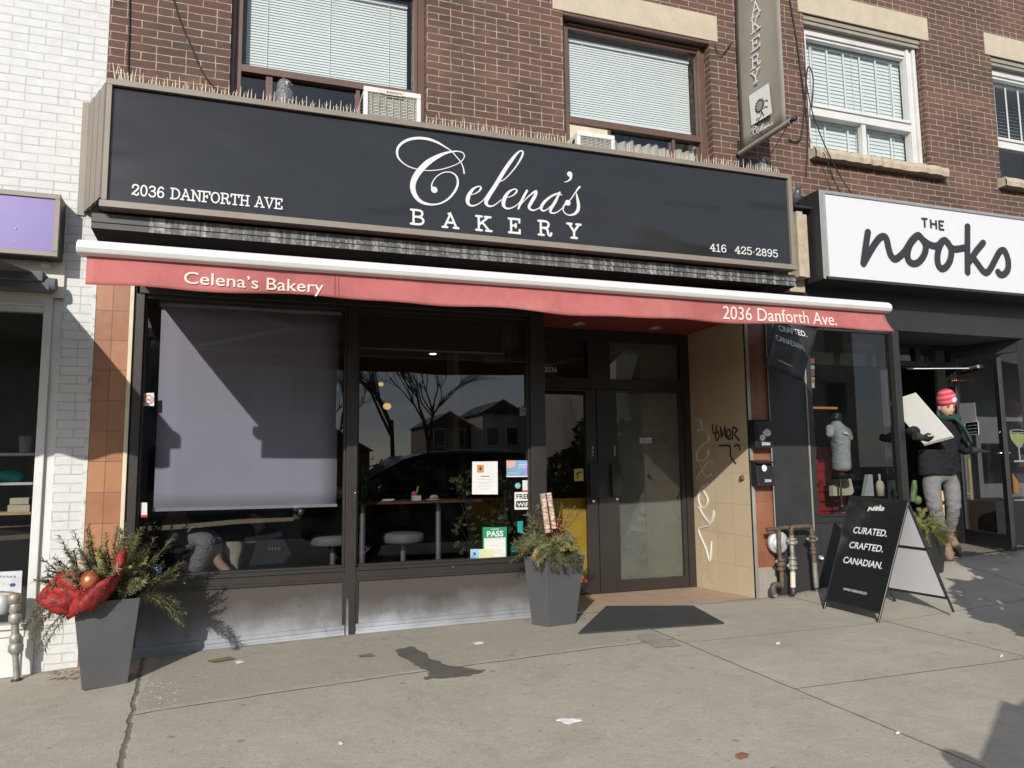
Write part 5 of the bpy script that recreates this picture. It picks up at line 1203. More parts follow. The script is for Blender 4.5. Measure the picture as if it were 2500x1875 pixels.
def planter_pot(t, base, top, wall=.018, inner=.05):
    b, u = [Vector(q) for q in base], [Vector(q) for q in top]
    cb, cu = sum(b, Vector())/4, sum(u, Vector())/4
    m = MB(); m.add(b+u, [(3, 2, 1, 0)]+[(i, (i+1) % 4, 4+(i+1) % 4, 4+i) for i in range(4)])
    ui = [q+(cu-q)*.09 for q in u]; di = [q+(cu-q)*.12-EZ*inner for q in u]; ul = [q+EZ*.004 for q in u]
    m.add(u+ul+ui+di, [(i, (i+1) % 4, 4+(i+1) % 4, 4+i) for i in range(4)]+[(4+i, 4+(i+1) % 4, 8+(i+1) % 4, 8+i) for i in range(4)]+[(8+i, 8+(i+1) % 4, 12+(i+1) % 4, 12+i) for i in range(4)])
    for q in ui: q.z += .004
    m.build('pot', 'planter_grey', t, bev=.004)
    m = MB(); m.add(di, [(0, 1, 2, 3)]); m.build('soil', 'soil', t); return cu
def sq(cx, cy, z, h, rot):
    return [(cx+h*math.sqrt(2)*math.cos(rot+math.pi/4+k*math.pi/2), cy+h*math.sqrt(2)*math.sin(rot+math.pi/4+k*math.pi/2), z) for k in range(4)]
random.seed(21)
# left planter
zb = ground_z(-.85, -.58)
PL = thing('planter', 'tapered grey planter with a red sequin bow and gold ball at the left pier', 'planter', (-.83, -.58, zb))
rot = R_(8); cu = planter_pot(PL, sq(-.83, -.57, zb, .125, rot), sq(-.84, -.56, zb+.535, .185, rot))
m = MB(); c0 = Vector((-.84, -.56, zb+.49))
for i in range(110):
    a = random.uniform(0, 2*math.pi); e = random.uniform(.6, 1.5); r = random.uniform(.02, .12)
    d = Vector((math.cos(a)*math.cos(e), math.sin(a)*math.cos(e), math.sin(e)))
    spray(m, c0+Vector((math.cos(a)*r, math.sin(a)*r, .0)), d, random.uniform(.24, .38)*(1.4 if e > 1.1 else 1.1), .0036, .062, .55, 110, 0 if random.random() < .7 else 1)
for d, l in (((-.9, -.3, .25), .36), ((-.8, .1, .4), .35), ((-.95, -.2, -.1), .36), ((-.9, -.4, .1), .34), ((.75, -.35, .35), .40), ((.85, -.25, .15), .42), ((.9, -.1, .3), .38), ((.8, -.4, .25), .42), ((-.7, -.5, -.3), .38), ((-.75, -.5, -.2), .4)):
    spray(m, c0+Vector((d[0]*.16, d[1]*.14, .06)), d, l, .003, .075, 1.9, 130, 1)
m.build('evergreen_sprays', ['spruce_needles', 'pine_needles'], PL)
m = MB()
for i in range(26):
    a = random.uniform(0, 6.28); spray(m, c0+Vector((.04, -.06, .13)), (math.cos(a)*.5+.25, math.sin(a)*.5-.4, .8), .26, .006, .036, .5, 46, 0, True)
m.build('cedar_sprigs', 'cedar_leaves', PL)
for (a, b, r, top) in (((-.93, -.66, zb+.55), (-.98, -.68, zb+.80), .028, 0), ((-.86, -.68, zb+.52), (-.93, -.70, zb+.72), .024, 0)):
    m = MB(); m.tube([a, b], r, 12); m.build('birch_log', 'birch_bark', PL)
# crumpled sequin bow: a puffed, folded pouch of mesh with a tail running up to the right
bw = lambda a, b, Y: S(a/4.485, 1350+b/4.485, Y)
m = MB(); c = bw(800, 430, -.74); nU, nV = 44, 30; vs = []; rx_, ry_, rz_ = .182, .105, .125
for j in range(nV+1):
    th = math.pi*j/nV
    for i in range(nU):
        ph = 2*math.pi*i/nU; x, y, z = math.sin(th)*math.cos(ph), math.sin(th)*math.sin(ph), math.cos(th)
        k = 1+.07*math.sin(ph*3+z*5+x*3)+.05*math.sin(z*9+x*6)+.022*math.sin(ph*8-z*9)+.015*math.sin(x*40+z*33)
        p = Vector((x*rx_*k, y*ry_*k, z*rz_*k)); p.z += -.35*p.x*1.0*(.6 if p.x > 0 else 0) ; p.z += .0*p.x
        vs.append(c+Matrix.Rotation(R_(-14), 3, 'Y') @ p)
m.add(vs, [(j*nU+i, (j+1)*nU+i, (j+1)*nU+(i+1) % nU, j*nU+(i+1) % nU) for j in range(nV) for i in range(nU)], 0, True)
tp = catmull([tuple(bw(800, 590, -.82)), tuple(bw(960, 520, -.86)), tuple(bw(1130, 420, -.86)), tuple(bw(1260, 300, -.84)), tuple(bw(1310, 180, -.82)), tuple(bw(1290, 60, -.80))], 6)
n = len(tp); vs = []
for i, p in enumerate(tp):
    for q in range(12): a = q/12*6.283; r = (.058+.026*math.sin(math.pi*i/n)-(.02 if i == n-1 else 0))*(1+.22*math.sin(a*3+i*.5)); vs.append(Vector(p)+Vector((r*.5*math.cos(a), r*.55*math.sin(a), r*1.1*math.cos(a+.5))))
m.add(vs, [(i*12+q, i*12+(q+1) % 12, (i+1)*12+(q+1) % 12, (i+1)*12+q) for i in range(n-1) for q in range(12)], 0, True)
sv = [Vector(v) for v in m.v]
o = m.build('sequin_bow', 'red_sequin_mesh', PL)
m = MB()
for i in range(260):
    p = random.choice(sv); n_ = Vector((random.gauss(-.1, .5), random.gauss(-.9, .4), random.gauss(.55, .5))).normalized(); a_ = n_.orthogonal().normalized(); b_ = n_.cross(a_); p = p+(p-c).normalized()*.004; s_ = .0042
    m.add([p+(a_*math.cos(t*1.047)+b_*math.sin(t*1.047))*s_ for t in range(6)], [tuple(range(6))])
sq_ = m.build('sequins', M('red_sequin', (.85, .10, .10), .12, 1.0, .05), o)
MB().ball(bw(985, 300, -.835), .056, 0, 20, 14).build('gold_ball', 'gold_ball', PL)
# right planter
zb = ground_z(2.38, -.35)
PR = thing('planter', 'tapered grey planter with pine sprays, birch logs and red twigs beside the entrance', 'planter', (2.38, -.33, zb))
B0, B1, B2 = (2.19, -.29), (2.275, -.425), (2.53, -.39); B3 = (B0[0]+B2[0]-B1[0], B0[1]+B2[1]-B1[1])
cxy = ((B0[0]+B2[0])/2, (B0[1]+B2[1])/2); k = 1.42
base = [(*B0, zb), (*B1, zb), (*B2, zb), (*B3, zb)]; topz = zb+.545
top = [(cxy[0]+(p[0]-cxy[0])*k+.0, cxy[1]+(p[1]-cxy[1])*k-.03, topz) for p in (B0, B1, B2, B3)]
planter_pot(PR, base, top); c0 = Vector((cxy[0], cxy[1]-.02, topz))
m = MB(); m.lathe(c0-EZ*.05, [(.085, 0), (.10, .09), (.105, .095), (.095, .09), (.09, .06), (0, .06)], 18); m.build('nursery_pot', 'black_paint', PR)
m = MB(); c1 = c0+EZ*.04
for i in range(80):
    a = random.uniform(0, 6.28); e = random.uniform(.05, 1.2); d = Vector((math.cos(a)*math.cos(e), math.sin(a)*math.cos(e), math.sin(e)))
    spray(m, c1+Vector((d.x*.05-.02, d.y*.05, 0)), d, random.uniform(.19, .30)*(.72 if d.x > .3 else 1.05), .0028, .062, .9, 84, 1 if random.random() < .6 else 0)
for i in range(14):
    a = random.uniform(-2.9, -.2); d = Vector((math.cos(a), math.sin(a), .35)); spray(m, c1+d*.05, d, .24, .003, .055, 2.6, 90, 0)
for d in ((-.3, -.1, 1), (-.5, -.1, .9), (.35, 0, .9), (.4, -.1, .8), (.2, .1, 1)): spray(m, c1, d, .40, .0026, .075, .7, 110, 1)
m.build('evergreen_sprays', ['spruce_needles', 'pine_needles'], PR)
m = MB()
for i in range(12):
    a = random.uniform(-3.1, 0); spray(m, c1+Vector((0, -.06, .04)), (math.cos(a)*.8, math.sin(a)*.8, .35), .2, .006, .03, 1.2, 30, 0, True)
m.build('cedar_sprigs', 'cedar_leaves', PR)
m = MB()
for i in range(7):
    spray(m, c1+Vector((-.15, -.10, .04)), (-.5+random.uniform(-.4, .4), -.5, random.uniform(-.5, .3)), .13, .009, .04, 1.5, 22, 0, True)
m.build('dry_foliage', 'dry_leaves', PR)
for pa, pb, r in (((1338, 1300), (1325, 1205), .024), ((1353, 1290), (1340, 1203), .021)):
    a, b = S(*pa, -.43), S(*pb, -.42); m = MB(); m.tube([a, b], r, 12); m.build('birch_log', 'birch_bark', PR)
m = MB()
for i in range(16):
    a = random.uniform(0, 6.28); tp = c1+Vector((math.cos(a)*random.uniform(.08, .26), math.sin(a)*.1, random.uniform(.22, .36))); m.tube([c1+Vector((math.cos(a)*.05, math.sin(a)*.03, .05)), c1.lerp(tp, .6)+Vector((0, 0, .02)), tp], [.003, .0025, .001], 5)
m.build('red_twigs', 'twig_red', PR)
m = MB()
for i in range(26): m.ball(c1+Vector((random.uniform(-.05, .05), random.uniform(-.14, -.06), random.uniform(.08, .26))), random.uniform(.004, .008), 0, 6, 5)
m.build('gold_berries', 'gold_ball', PR)

# ================================================================== DOOR MAT
c = [gp(1412, 1549), gp(1768, 1524), gp(1692, 1482), gp(1480, 1483)]
m = MB(); m.prism([p+EZ*.004 for p in c], (0, 0, .010)); tag(m.build('door_mat', 'mat_rubber'), 'dark grey rubber mat lying before the recessed bakery doors', 'mat')
# ================================================================== LITTER
def scrap(pix, mat, label, name='paper_scrap', h=.006):
    pts = [gp(*q) for q in pix]; m = MB(); n = len(pts); cc = sum(pts, Vector())/n; up = [p+EZ*(h*random.uniform(.5, 1.6)) for p in pts]
    m.add([p+EZ*.004 for p in pts]+up+[cc+EZ*h*2.2], [(i, (i+1) % n, n+(i+1) % n, n+i) for i in range(n)]+[(n+i, n+(i+1) % n, 2*n) for i in range(n)])
    tag(m.build(name, mat), label, 'litter', 'litter on the pavement' if name == 'paper_scrap' else None)
scrap([(1358, 1762), (1372, 1754), (1385, 1757), (1395, 1753), (1408, 1758), (1422, 1757), (1420, 1763), (1404, 1766), (1392, 1771), (1375, 1768), (1368, 1762)], 'paper_white', 'crumpled white paper scrap lying in the foreground of the pavement')
scrap([(1153, 1570), (1170, 1569), (1183, 1568), (1181, 1573), (1160, 1575)], 'paper_white', 'flat white paper strip on the concrete in front of the left window bay')
scrap([(574, 1617), (590, 1613), (597, 1618), (580, 1623)], 'paper_white', 'small white paper scrap near the base of the left window')
scrap([(1893, 1571), (1904, 1569), (1905, 1574), (1895, 1575)], 'paper_white', 'tiny white scrap on the pale slab beyond the mat')
scrap([(2184, 1791), (2196, 1789), (2198, 1793), (2187, 1795)], 'paper_white', 'tiny white scrap on the joint at the lower right')
scrap([(2440, 1601), (2449, 1600), (2449, 1605), (2441, 1606)], 'paper_white', 'tiny white scrap at the slab corner at the right edge')
scrap([(825, 1815), (834, 1812), (838, 1819), (828, 1822)], 'paper_white', 'tiny white scrap in the left foreground')
scrap([(1496, 1518), (1512, 1515), (1513, 1518), (1498, 1521)], 'paper_white', 'white cigarette end lying on the door mat')
scrap([(1795, 1843), (1812, 1838), (1828, 1842), (1826, 1850), (1808, 1855), (1796, 1850)], 'leaf_brown', 'brown fallen leaf flat on the pavement in the foreground', 'fallen_leaf', .003)
m = MB(); p = gp(70, 1668)
for i in range(50):
    a = gp(random.uniform(110, 190), random.uniform(1640, 1662)); m.add([a, a+Vector((.03, .004, .006)), a+Vector((.02, .02, .003))], [(0, 1, 2)])
tag(m.build('dry_leaf_litter', 'leaf_brown'), 'dry leaf litter and dust gathered at the foot of the white pier', 'leaf litter', None, 'stuff')
m = MB()
for i in range(90):
    a = gp(random.uniform(1880, 1990), random.uniform(1432, 1462)); s_ = random.uniform(.006, .02); m.add([a+EZ*.003, a+Vector((s_, .004, .006)), a+Vector((s_*.4, s_, .004))], [(0, 1, 2)])
tag(m.build('dry_leaf_litter', 'leaf_brown'), 'dry leaf litter gathered under the gas pipes', 'leaf litter', None, 'stuff')

# ================================================================== MAILBOXES
zf = lambda a, b: (1800+a/3.457, 1000+b/3.457)
def mailbox(x0, x1, z0, z1, label, digits, slanted):
    t = thing('mailbox', label, 'mailbox', ((x0+x1)/2, -.05, z0), 'mailboxes on the tile pilaster'); yb, yf = -.002, -.105
    m = MB()
    if slanted: m.prism([(x0, yb, z0), (x0, yf, z0), (x0, yf+.015, z1-.055), (x0, yf+.05, z1-.01), (x0, yb, z1-.01)], (x1-x0, 0, 0))
    else: m.prism([(x0, yb, z0), (x0, yf, z0), (x0, yf, z1-.03), (x0, yf+.03, z1), (x0, yb, z1)], (x1-x0, 0, 0))
    m.build('box', 'letter_box', t, bev=.004)
    m = MB()
    if slanted: m.prism([(x0-.006, yb, z1-.008), (x0-.006, yf-.01, z1-.03), (x0-.006, yf-.01, z1-.02), (x0-.006, yb, z1+.004)], (x1-x0+.012, 0, 0))
    else: m.box(x0-.004, x1+.004, yf-.006, yf+.02, z1-.05, z1-.038)
    m.build('lid', 'letter_box', t)
    return t
mA = mailbox(4.558, 4.752, 1.462, 1.735, 'black mailbox with a silver maple leaf and pale sticker, upper of the two', '2036A', False)
mB_ = mailbox(4.562, 4.755, 1.10, 1.345, 'black mailbox with one pale oval sticker, lower of the two', '2036', True)
def on_mail(t, poly, mat, nm, Y=-.107): m = MB(); m.prism([S(*zf(a, b), Y) for a, b in poly], (0, -.002, 0)); m.build(nm, mat, t)
on_mail(mA, [(213, 185), (228, 180), (232, 165), (242, 172), (250, 155), (258, 172), (272, 165), (272, 182), (285, 185), (278, 200), (284, 212), (262, 222), (258, 232), (250, 220), (232, 222), (228, 208), (216, 205)], 'meter_grey', 'maple_leaf')
on_mail(mA, [(190, 225), (205, 210), (222, 212), (236, 228), (236, 245), (222, 262), (205, 264), (190, 250)], 'meter_grey', 'sticker')
on_mail(mB_, [(206, 480), (222, 465), (240, 472), (250, 490), (248, 508), (232, 523), (215, 518), (208, 500)], 'paper_white', 'sticker', -.105)
a, b = S(*zf(205, 300), -.107), S(*zf(278, 275), -.107); font('2036A', (a.x, -.107, a.z), EX, EZ, FRONT, b.z-a.z, width=b.x-a.x, bold=.03).build('lettering', 'vinyl_white', mA)
a, b = S(*zf(231, 610), -.107), S(*zf(285, 588), -.107); font('2036', (a.x, -.107, a.z), EX, EZ, FRONT, b.z-a.z, width=b.x-a.x, bold=.03).build('lettering', 'vinyl_white', mB_)
L = Letters((4.60, -.107, 1.6), EX, EZ, FRONT, .002)
for k in range(4): L.stroke([(-.028, .09-k*.04), (-.02, .105-k*.04), (-.012, .09-k*.04), (-.02, .07-k*.04), (-.03, .06-k*.04)], .004)
L.mb.build('scroll_relief', 'black_metal', mA)
# ================================================================== GAS PIPES
gm = thing('gas_meter', 'rusty gas meter pipes with a grey round meter at the foot of the black panel', 'gas meter', (4.93, -.15, .08))
def pz(a, b, Y=-.15): return S(*zf(a, b), Y)
def pipe(pts, r, mat, nm): m = MB(); m.tube(pts, r, 12); m.build(nm, mat, gm)
def fit(p, r, h, mat, nm, axis=EZ): m = MB(); m.lathe(p, [(r*.8, -h), (r, -h*.8), (r, -h*.3), (r*.75, -h*.2), (r*.75, h*.2), (r, h*.3), (r, h*.8), (r*.8, h)], 8, axis=axis); m.build(nm, mat, gm)
pipe(catmull([pz(250, 1015), pz(300, 1008), pz(335, 1010), pz(350, 1035), pz(352, 1150), pz(370, 1330), pz(378, 1480)], 5), .021, 'pipe_iron', 'pipe')
pipe(catmull([pz(380, 1485), pz(350, 1480), pz(310, 1480), pz(300, 1510), pz(312, 1560)], 5), .026, 'pipe_iron', 'elbow_pipe')
pipe([pz(345, 998, -.12), pz(440, 995, -.12)], .019, 'pipe_iron', 'cross_pipe')
pipe(catmull([pz(458, 1060), pz(455, 1010), pz(475, 990), pz(540, 988), pz(600, 985), pz(622, 995), pz(628, 1040), pz(640, 1180), pz(650, 1290)], 5), .022, 'pipe_iron', 'bridge_pipe')
pipe([pz(650, 1290), pz(668, 1500)], .024, 'pipe_grey', 'sleeve_pipe'); pipe([pz(458, 1060), pz(465, 1250), pz(468, 1370)], .021, 'pipe_grey', 'pipe'); pipe([pz(468, 1370), pz(471, 1545)], .024, 'cream_trim', 'sleeve_pipe')
m = MB(); m.lathe(pz(471, 1530), [(.030, -.03), (.030, .03), (.024, .034)], 12); m.build('pipe_foot', 'black_paint', gm)
for (a, b, r, mt) in ((370, 1285, .042, 'pipe_iron'), (368, 1330, .038, 'pipe_iron'), (460, 1110, .045, 'pipe_grey'), (465, 1270, .038, 'pipe_grey'), (467, 1320, .044, 'pipe_grey'), (633, 1090, .044, 'pipe_iron'), (641, 1190, .034, 'pipe_iron')): fit(pz(a, b), r, .032, mt, 'valve')
for (a, b) in ((330, 1282), (430, 1110), (498, 1118), (430, 1318), (595, 1092), (668, 1090)):
    m = MB(); c = pz(a, b); m.ball(c, .016, 0, 10, 8); m.build('valve_plug', 'pipe_grey', gm)
m = MB(); c = pz(335, 1120, -.06); m.lathe(c, [(0, .05), (.07, .05), (.085, .04), (.105, .035), (.108, .01), (.095, -.03), (0, -.03)], 18, axis=(0, -1, .0)); m.lathe(c+Vector((-.03, -.03, -.005)), [(0, .045), (.055, .04), (.06, .0)], 14, axis=(-.3, -1, 0)); m.build('meter_body', 'meter_grey', gm)
p = pz(697, 1248, -.04); m = MB(); m.lathe(p, [(.022, 0), (.022, .03), (.016, .03), (.014, .012), (0, .012)], 14, axis=(0, -1, 0)); tag(m.build('pipe_cap', 'aluminium', origin=p), 'small round metal hose cap on the black bulkhead right of the gas pipes', 'pipe cap')
# left riser pipe
gl = thing('gas_riser', 'corroded grey gas riser pipe with fittings before the white bulkhead at the left', 'gas pipe', (-1.46, -.15, ground_z(-1.46, -.15)))
zq = lambda a, b, Y=-.15: S(a/4.485, 1350+b/4.485, Y)
m = MB(); m.tube([zq(180, 1480), zq(178, 1300), zq(170, 1120)], .020, 12); m.tube([zq(170, 1120), zq(165, 760)], .024, 12); m.tube(catmull([zq(165, 760), zq(160, 560), zq(150, 470), (zq(60, 455)), zq(-60, 450)], 5), .022, 12); m.build('pipe', 'pipe_grey', gl)
for (a, b, r) in ((172, 1040, .046), (165, 715, .04), (160, 600, .036), (158, 500, .045), (168, 940, .036)): m = MB(); m.lathe(zq(a, b), [(r*.7, -.035), (r, -.02), (r, .02), (r*.7, .035)], 8); m.build('fitting', 'pipe_grey', gl)
m = MB(); m.tube([zq(110, 1030), zq(240, 1020)], .017, 10); m.build('valve_handle', 'pipe_grey', gl)
m = MB(); m.lathe(zq(180, 1460), [(.036, -.06), (.036, .045), (.026, .05)], 14); m.build('pipe_foot', 'black_paint', gl)
m = MB(); c = zq(20, 560); m.ball(c, (.05, .05, .07), 0, 14, 10); m.build('regulator', 'meter_grey', gl)
# display goods in the white shop window
t = tag(B(-1.62, -1.53, .36, .46, 0, .1).build('metal_bucket', 'ac_grille'), 'x', 'bucket'); bpy.data.objects.remove(t)
z1 = S(36, 1107, .35).z+.004
m = MB(); c = Vector((-1.575, .40, z1)); m.lathe(c, [(0, 0), (.042, 0), (.052, .125), (.055, .125), (.046, .004)], 18); tag(m.build('bucket', 'ac_grille'), 'grey metal bucket on the upper shelf in the white shop window', 'bucket')
z2 = S(36, 1179, .35).z+.004; m = MB(); m.lathe((-1.66, .40, z2), [(0, 0), (.07, .0), (.10, .05), (.09, .075), (.04, .09), (0, .092)], 18); tag(m.build('bowl', 'teal_sticker'), 'round teal bowl on the middle shelf in the white shop window', 'bowl')
z3 = S(36, 1251, .35).z+.004; m = MB(); m.box(-1.66, -1.52, .34, .48, z3, z3+.05); m.box(-1.65, -1.53, .345, .475, z3+.054, z3+.10); tag(m.build('boxes', 'canvas_cream'), 'pale cardboard boxes stacked on the lowest shelf in the white shop window', 'box')
a, b = zq(0, 205, .03), zq(235, 400, .03); m = MB(); m.box(a.x-.1, b.x, .024, .03, b.z-.06, a.z); pc = m.build('poster', 'meter_grey'); tag(pc, 'pale blue card with an oval emblem inside the white shop window', 'card')
L = Letters((0, .024, 0), EX, EZ, FRONT, .001); c = zq(138, 350, .024); L.stroke(ell(c.x, c.z, .012, .006, 9), .012); 
for k in range(5): c = zq(10+k*38, 262, .024); L.stroke([(c.x-.008, c.z-.006), (c.x, c.z+.008), (c.x+.004, c.z-.004)], .003)
L.mb.build('emblem', M('navy', (.03, .06, .22), .5), pc)
# ================================================================== SANDWICH BOARD
sb = thing('sandwich_board', 'black sandwich board with white slogan lettering and white side panels on the pavement', 'sign', (5.2, -.95, .05))
F0, F1 = gp(2012, 1487), gp(2144, 1520)                          # front feet
T0 = SX(2076, 1215, 5.22)
def hit(px, py, p0, n_):
    d = CR*((px-1250)/FPX)-CU*((py-937.5)/FPX)+CF; o = Vector((0, -DIST, CAMZ)); return o+d*((p0-o).dot(n_)/d.dot(n_))
T1 = hit(2217, 1226, F0, (F1-F0).cross(T0-F0))
R0 = gp(2185, 1460); R1 = hit(2328, 1494, R0, (T0-R0).cross(T1-R0))
def quadpanel(A, B_, C, D, u0, u1, v0, v1, th, nrm):
    P = lambda u, v: (A.lerp(B_, u)).lerp(D.lerp(C, u), v); q = [P(u0, v0), P(u1, v0), P(u1, v1), P(u0, v1)]
    return q, [p+nrm*th for p in q]
nf_ = (F1-F0).cross(T0-F0).normalized(); nf_ = nf_ if nf_.x < 0 else -nf_
nr_ = (R1-R0).cross(T0-R0).normalized(); nr_ = nr_ if nr_.x > 0 else -nr_
def leg(a, b, nm): m = MB(); m.tube([a, b], .014, 4, flat=1); m.build(nm, 'black_metal', sb)
for a, b in ((F0, T0), (F1, T1), (R0, T0), (R1, T1)): leg(a+EZ*.0, b, 'leg')
m = MB(); m.tube([T0+EZ*.004, T1+EZ*.004], .012, 8); m.build('hinge_bar', 'black_metal', sb)
q0, q1 = quadpanel(F0, F1, T1, T0, .02, .98, .085, .985, .012, nf_); m = MB(); m.hexa(q0, q1); m.build('front_panel', 'sign_black', sb)
for v in (.075, .985): m = MB(); a = F0.lerp(T0, v); b = F1.lerp(T1, v); m.tube([a+nf_*.008, b+nf_*.008], .012, 6); m.build('front_rail', 'black_metal', sb)
for v0, v1 in ((.135, .545), (.575, .97)):
    q0, q1 = quadpanel(R0, R1, T1, T0, .02, .98, v0, v1, .008, -nr_); m = MB(); m.hexa(q0, q1); m.build('rear_panel', 'white_panel', sb)
for v in (.12, .56): m = MB(); m.tube([R0.lerp(T0, v), R1.lerp(T1, v)], .011, 6); m.build('rear_rail', 'black_metal', sb)
# lettering on the front panel
PO = F0+nf_*.0125; PX_, PU = (F1-F0).normalized(), None; PU = nf_.cross(PX_); PU = PU if PU.z > 0 else -PU
if PX_.cross(PU).dot(nf_) < 0: PX_ = -PX_
def bd(px, py):
    p = on_plane(px, py, PO, nf_)-PO; return p.dot(PX_), p.dot(PU)
def board_text(t, a, b, hpx, bold):
    p, q = bd(*a), bd(*b); h = abs(bd(a[0], a[1]-hpx)[1]-p[1])
    font(t, PO+PX_*p[0]+PU*((p[1]+q[1])/2), PX_, PU, nf_, h, width=q[0]-p[0], bold=bold, lift=.0015).build('lettering', 'vinyl_white', sb)
z9_ = lambda a, b: (1660+a/2.592, 1235+b/2.592)
for t, a, b in (('CURATED.', (1093, 170), (1308, 196)), ('CRAFTED.', (1069, 262), (1282, 296)), ('CANADIAN.', (1030, 358), (1277, 400))): board_text(t, z9_(*a), z9_(*b), 15.5, .022)
board_text('WWW.THENOOKS.CA', z9_(1032, 534), z9_(1182, 562), 6, .012)
zk = lambda a, b: (1840+a/4.485, 960+b/4.485)
board_text('THE', zk(1330, 1240), zk(1362, 1242), 2.2, .02)
L = Letters(PO, PX_, PU, nf_, .0015)
a, b = bd(*zk(1250, 1290)), bd(*zk(1420, 1292)); kx = (b[0]-a[0])/1500
for st in NOOK: L.stroke([(a[0]+(x-600)*kx, a[1]+(b[1]-a[1])*(x-600)/1500+(835-y)*kx*1.0+(x-600)*kx*.12) for x, y in st], 80*kx, len(st) > 3)
L.mb.build('script_lettering', 'vinyl_white', sb)
# ================================================================== FLAG over the gift shop window
zz5 = lambda a, b, Y=-.32: S(1780+a/7.373, 780+b/7.373, Y)
fl = thing('flag', 'black fabric flag with white capitals hanging askew under the right end of the awning', 'flag', tuple(zz5(1000, 700)))
q = [zz5(860, -60), zz5(1600, 130), zz5(1340, 1110), zz5(640, 860)]
m = MB(); vs = []; n = 10
for j in range(n+1):
    for i in range(n+1):
        p = q[0].lerp(q[1], i/n).lerp(q[3].lerp(q[2], i/n), j/n); vs.append(p+Vector((0, .018*math.sin(i*.9)+.01*math.sin(j*.7+i*.3), 0)))
m.add(vs, [(j*(n+1)+i, (j+1)*(n+1)+i, (j+1)*(n+1)+i+1, j*(n+1)+i+1) for j in range(n) for i in range(n)], 0, True); o = m.build('cloth', 'black_paint', fl); o.modifiers.new('s', 'SOLIDIFY').thickness = .003
def flag_text(t, a, b, hpx, off):
    A, B2 = zz5(*a, -.355), zz5(*b, -.355); X_ = (B2-A); w_ = X_.length; X_.normalize(); font(t, A, X_, (zz5(a[0]-30, a[1]-100, -.355)-zz5(*a, -.355)).normalized(), FRONT, hpx/7.373/230*1.0, width=w_, bold=.012).build('lettering', 'vinyl_white', fl)
flag_text('CRAFTED.', (900, 200), (1405, 315), 95, 0); flag_text('CANADIAN.', (855, 370), (1370, 565), 95, 0); flag_text('WWW.THENOOKS.CA', (885, 745), (1140, 865), 30, 0)
m = MB(); m.tube([zz5(860, -60), zz5(1600, 130)], .012, 8); m.tube([zz5(860, -60), Vector((zz5(860, -60).x, 0, zz5(860, -60).z))], .012, 8); m.build('bracket', 'black_metal', fl)

# ================================================================== WINDOW STICKERS AND NOTICES (stuck behind the glass)
GY = .030
def card(pix, mat, label, cat, name, Y=GY, th=.003):
    t = thing(name, label, cat, tuple(sum((S(a, b, Y) for a, b in pix), Vector())/len(pix)))
    m = MB(); m.prism([S(a, b, Y) for a, b in pix], (0, th, 0)); m.build('sheet', mat, t); return t
z84 = lambda a, b: (840+a/3.814, 1100+b/3.814)
def lines(t, rows, mat='black_paint', Y=GY, w=.003):
    m = MB()
    for (a0, b0, a1, b1) in rows: p, q = S(*z84(a0, b0), Y-.001), S(*z84(a1, b1), Y-.001); m.box(p.x, q.x, Y-.0025, Y-.001, p.z-w/2, p.z+w/2)
    m.build('print', mat, t)
def gtext(t, s, a, b, hz, mat, bold=0, Y=GY):
    p, q = S(*a, Y), S(*b, Y); h = S(a[0], a[1]-hz, Y).z-p.z; font(s, (p.x, Y-.001, p.z), EX, EZ, FRONT, h, width=q.x-p.x, bold=bold, lift=.0012).build('lettering', mat, t)
t = card([z84(*q) for q in ((1195, 103), (1430, 100), (1432, 408), (1192, 408))], 'paper_white', 'white menu sheet with an orange square logo in the right window', 'menu', 'menu')
m = MB(); a, b = S(*z84(1238, 205), GY-.001), S(*z84(1300, 133), GY-.001); m.box(a.x, b.x, GY-.003, GY-.001, a.z, b.z); m.build('logo_square', 'orange_red', t); m = MB(); m.ball(((a.x+b.x)/2, GY-.004, (a.z+b.z)/2), (.011, .001, .015), 0, 10, 6); m.build('logo_mark', 'black_paint', t)
lines(t, [(1272, 240, 1355, 240)], 'black_paint', w=.005); lines(t, [(1245, 268, 1385, 268), (1235, 296, 1392, 296), (1275, 308, 1345, 308), (1235, 331, 1390, 331), (1265, 356, 1360, 356)], 'meter_grey', w=.0025)
t = card([z84(*q) for q in ((1512, 92), (1733, 92), (1735, 247), (1514, 247))], 'blue_card', 'blue and purple promotional card with a pale strip in the right window', 'card', 'promo_card')
m = MB(); a, b = S(*z84(1514, 247), GY-.001), S(*z84(1735, 234), GY-.001); m.box(a.x, b.x, GY-.002, GY-.001, a.z, b.z); m.build('strip', 'paper_white', t)
m = MB(); m.prism([S(*z84(*q), GY-.001) for q in ((1512, 92), (1600, 92), (1590, 150), (1520, 170))], (0, -.001, 0)); m.build('patch', M('peach', (.62, .36, .30), .6), t); m = MB(); m.prism([S(*z84(*q), GY-.001) for q in ((1690, 130), (1733, 100), (1733, 232), (1670, 232))], (0, -.001, 0)); m.build('patch', M('violet', (.40, .28, .66), .6), t)
lines(t, [(1620, 130, 1705, 130), (1620, 145, 1705, 145), (1620, 158, 1690, 158), (1525, 210, 1610, 210)], 'paper_white', w=.004)
t = thing('sticker', 'round teal sticker with a pale line pattern in the right window', 'sticker', tuple(S(*z84(1618, 328), GY)))
c = S(*z84(1618, 328), GY); m = MB(); m.lathe(c, [(0, .002), (.028, .002), (.028, 0)], 20, axis=(0, -1, 0)); m.build('disc', 'teal_sticker', t)
L = Letters((0, GY-.002, 0), EX, EZ, FRONT, .001)
for k in range(3): L.stroke(ell(c.x, c.z, .02-.006*k, .02-.006*k, 9, 40*k), .002)
L.mb.build('pattern', 'paper_white', t)
t = card([z84(*q) for q in ((1662, 278), (1738, 276), (1740, 384), (1664, 384))], 'paper_white', 'small white notice with a red lower band at the window edge', 'notice', 'notice')
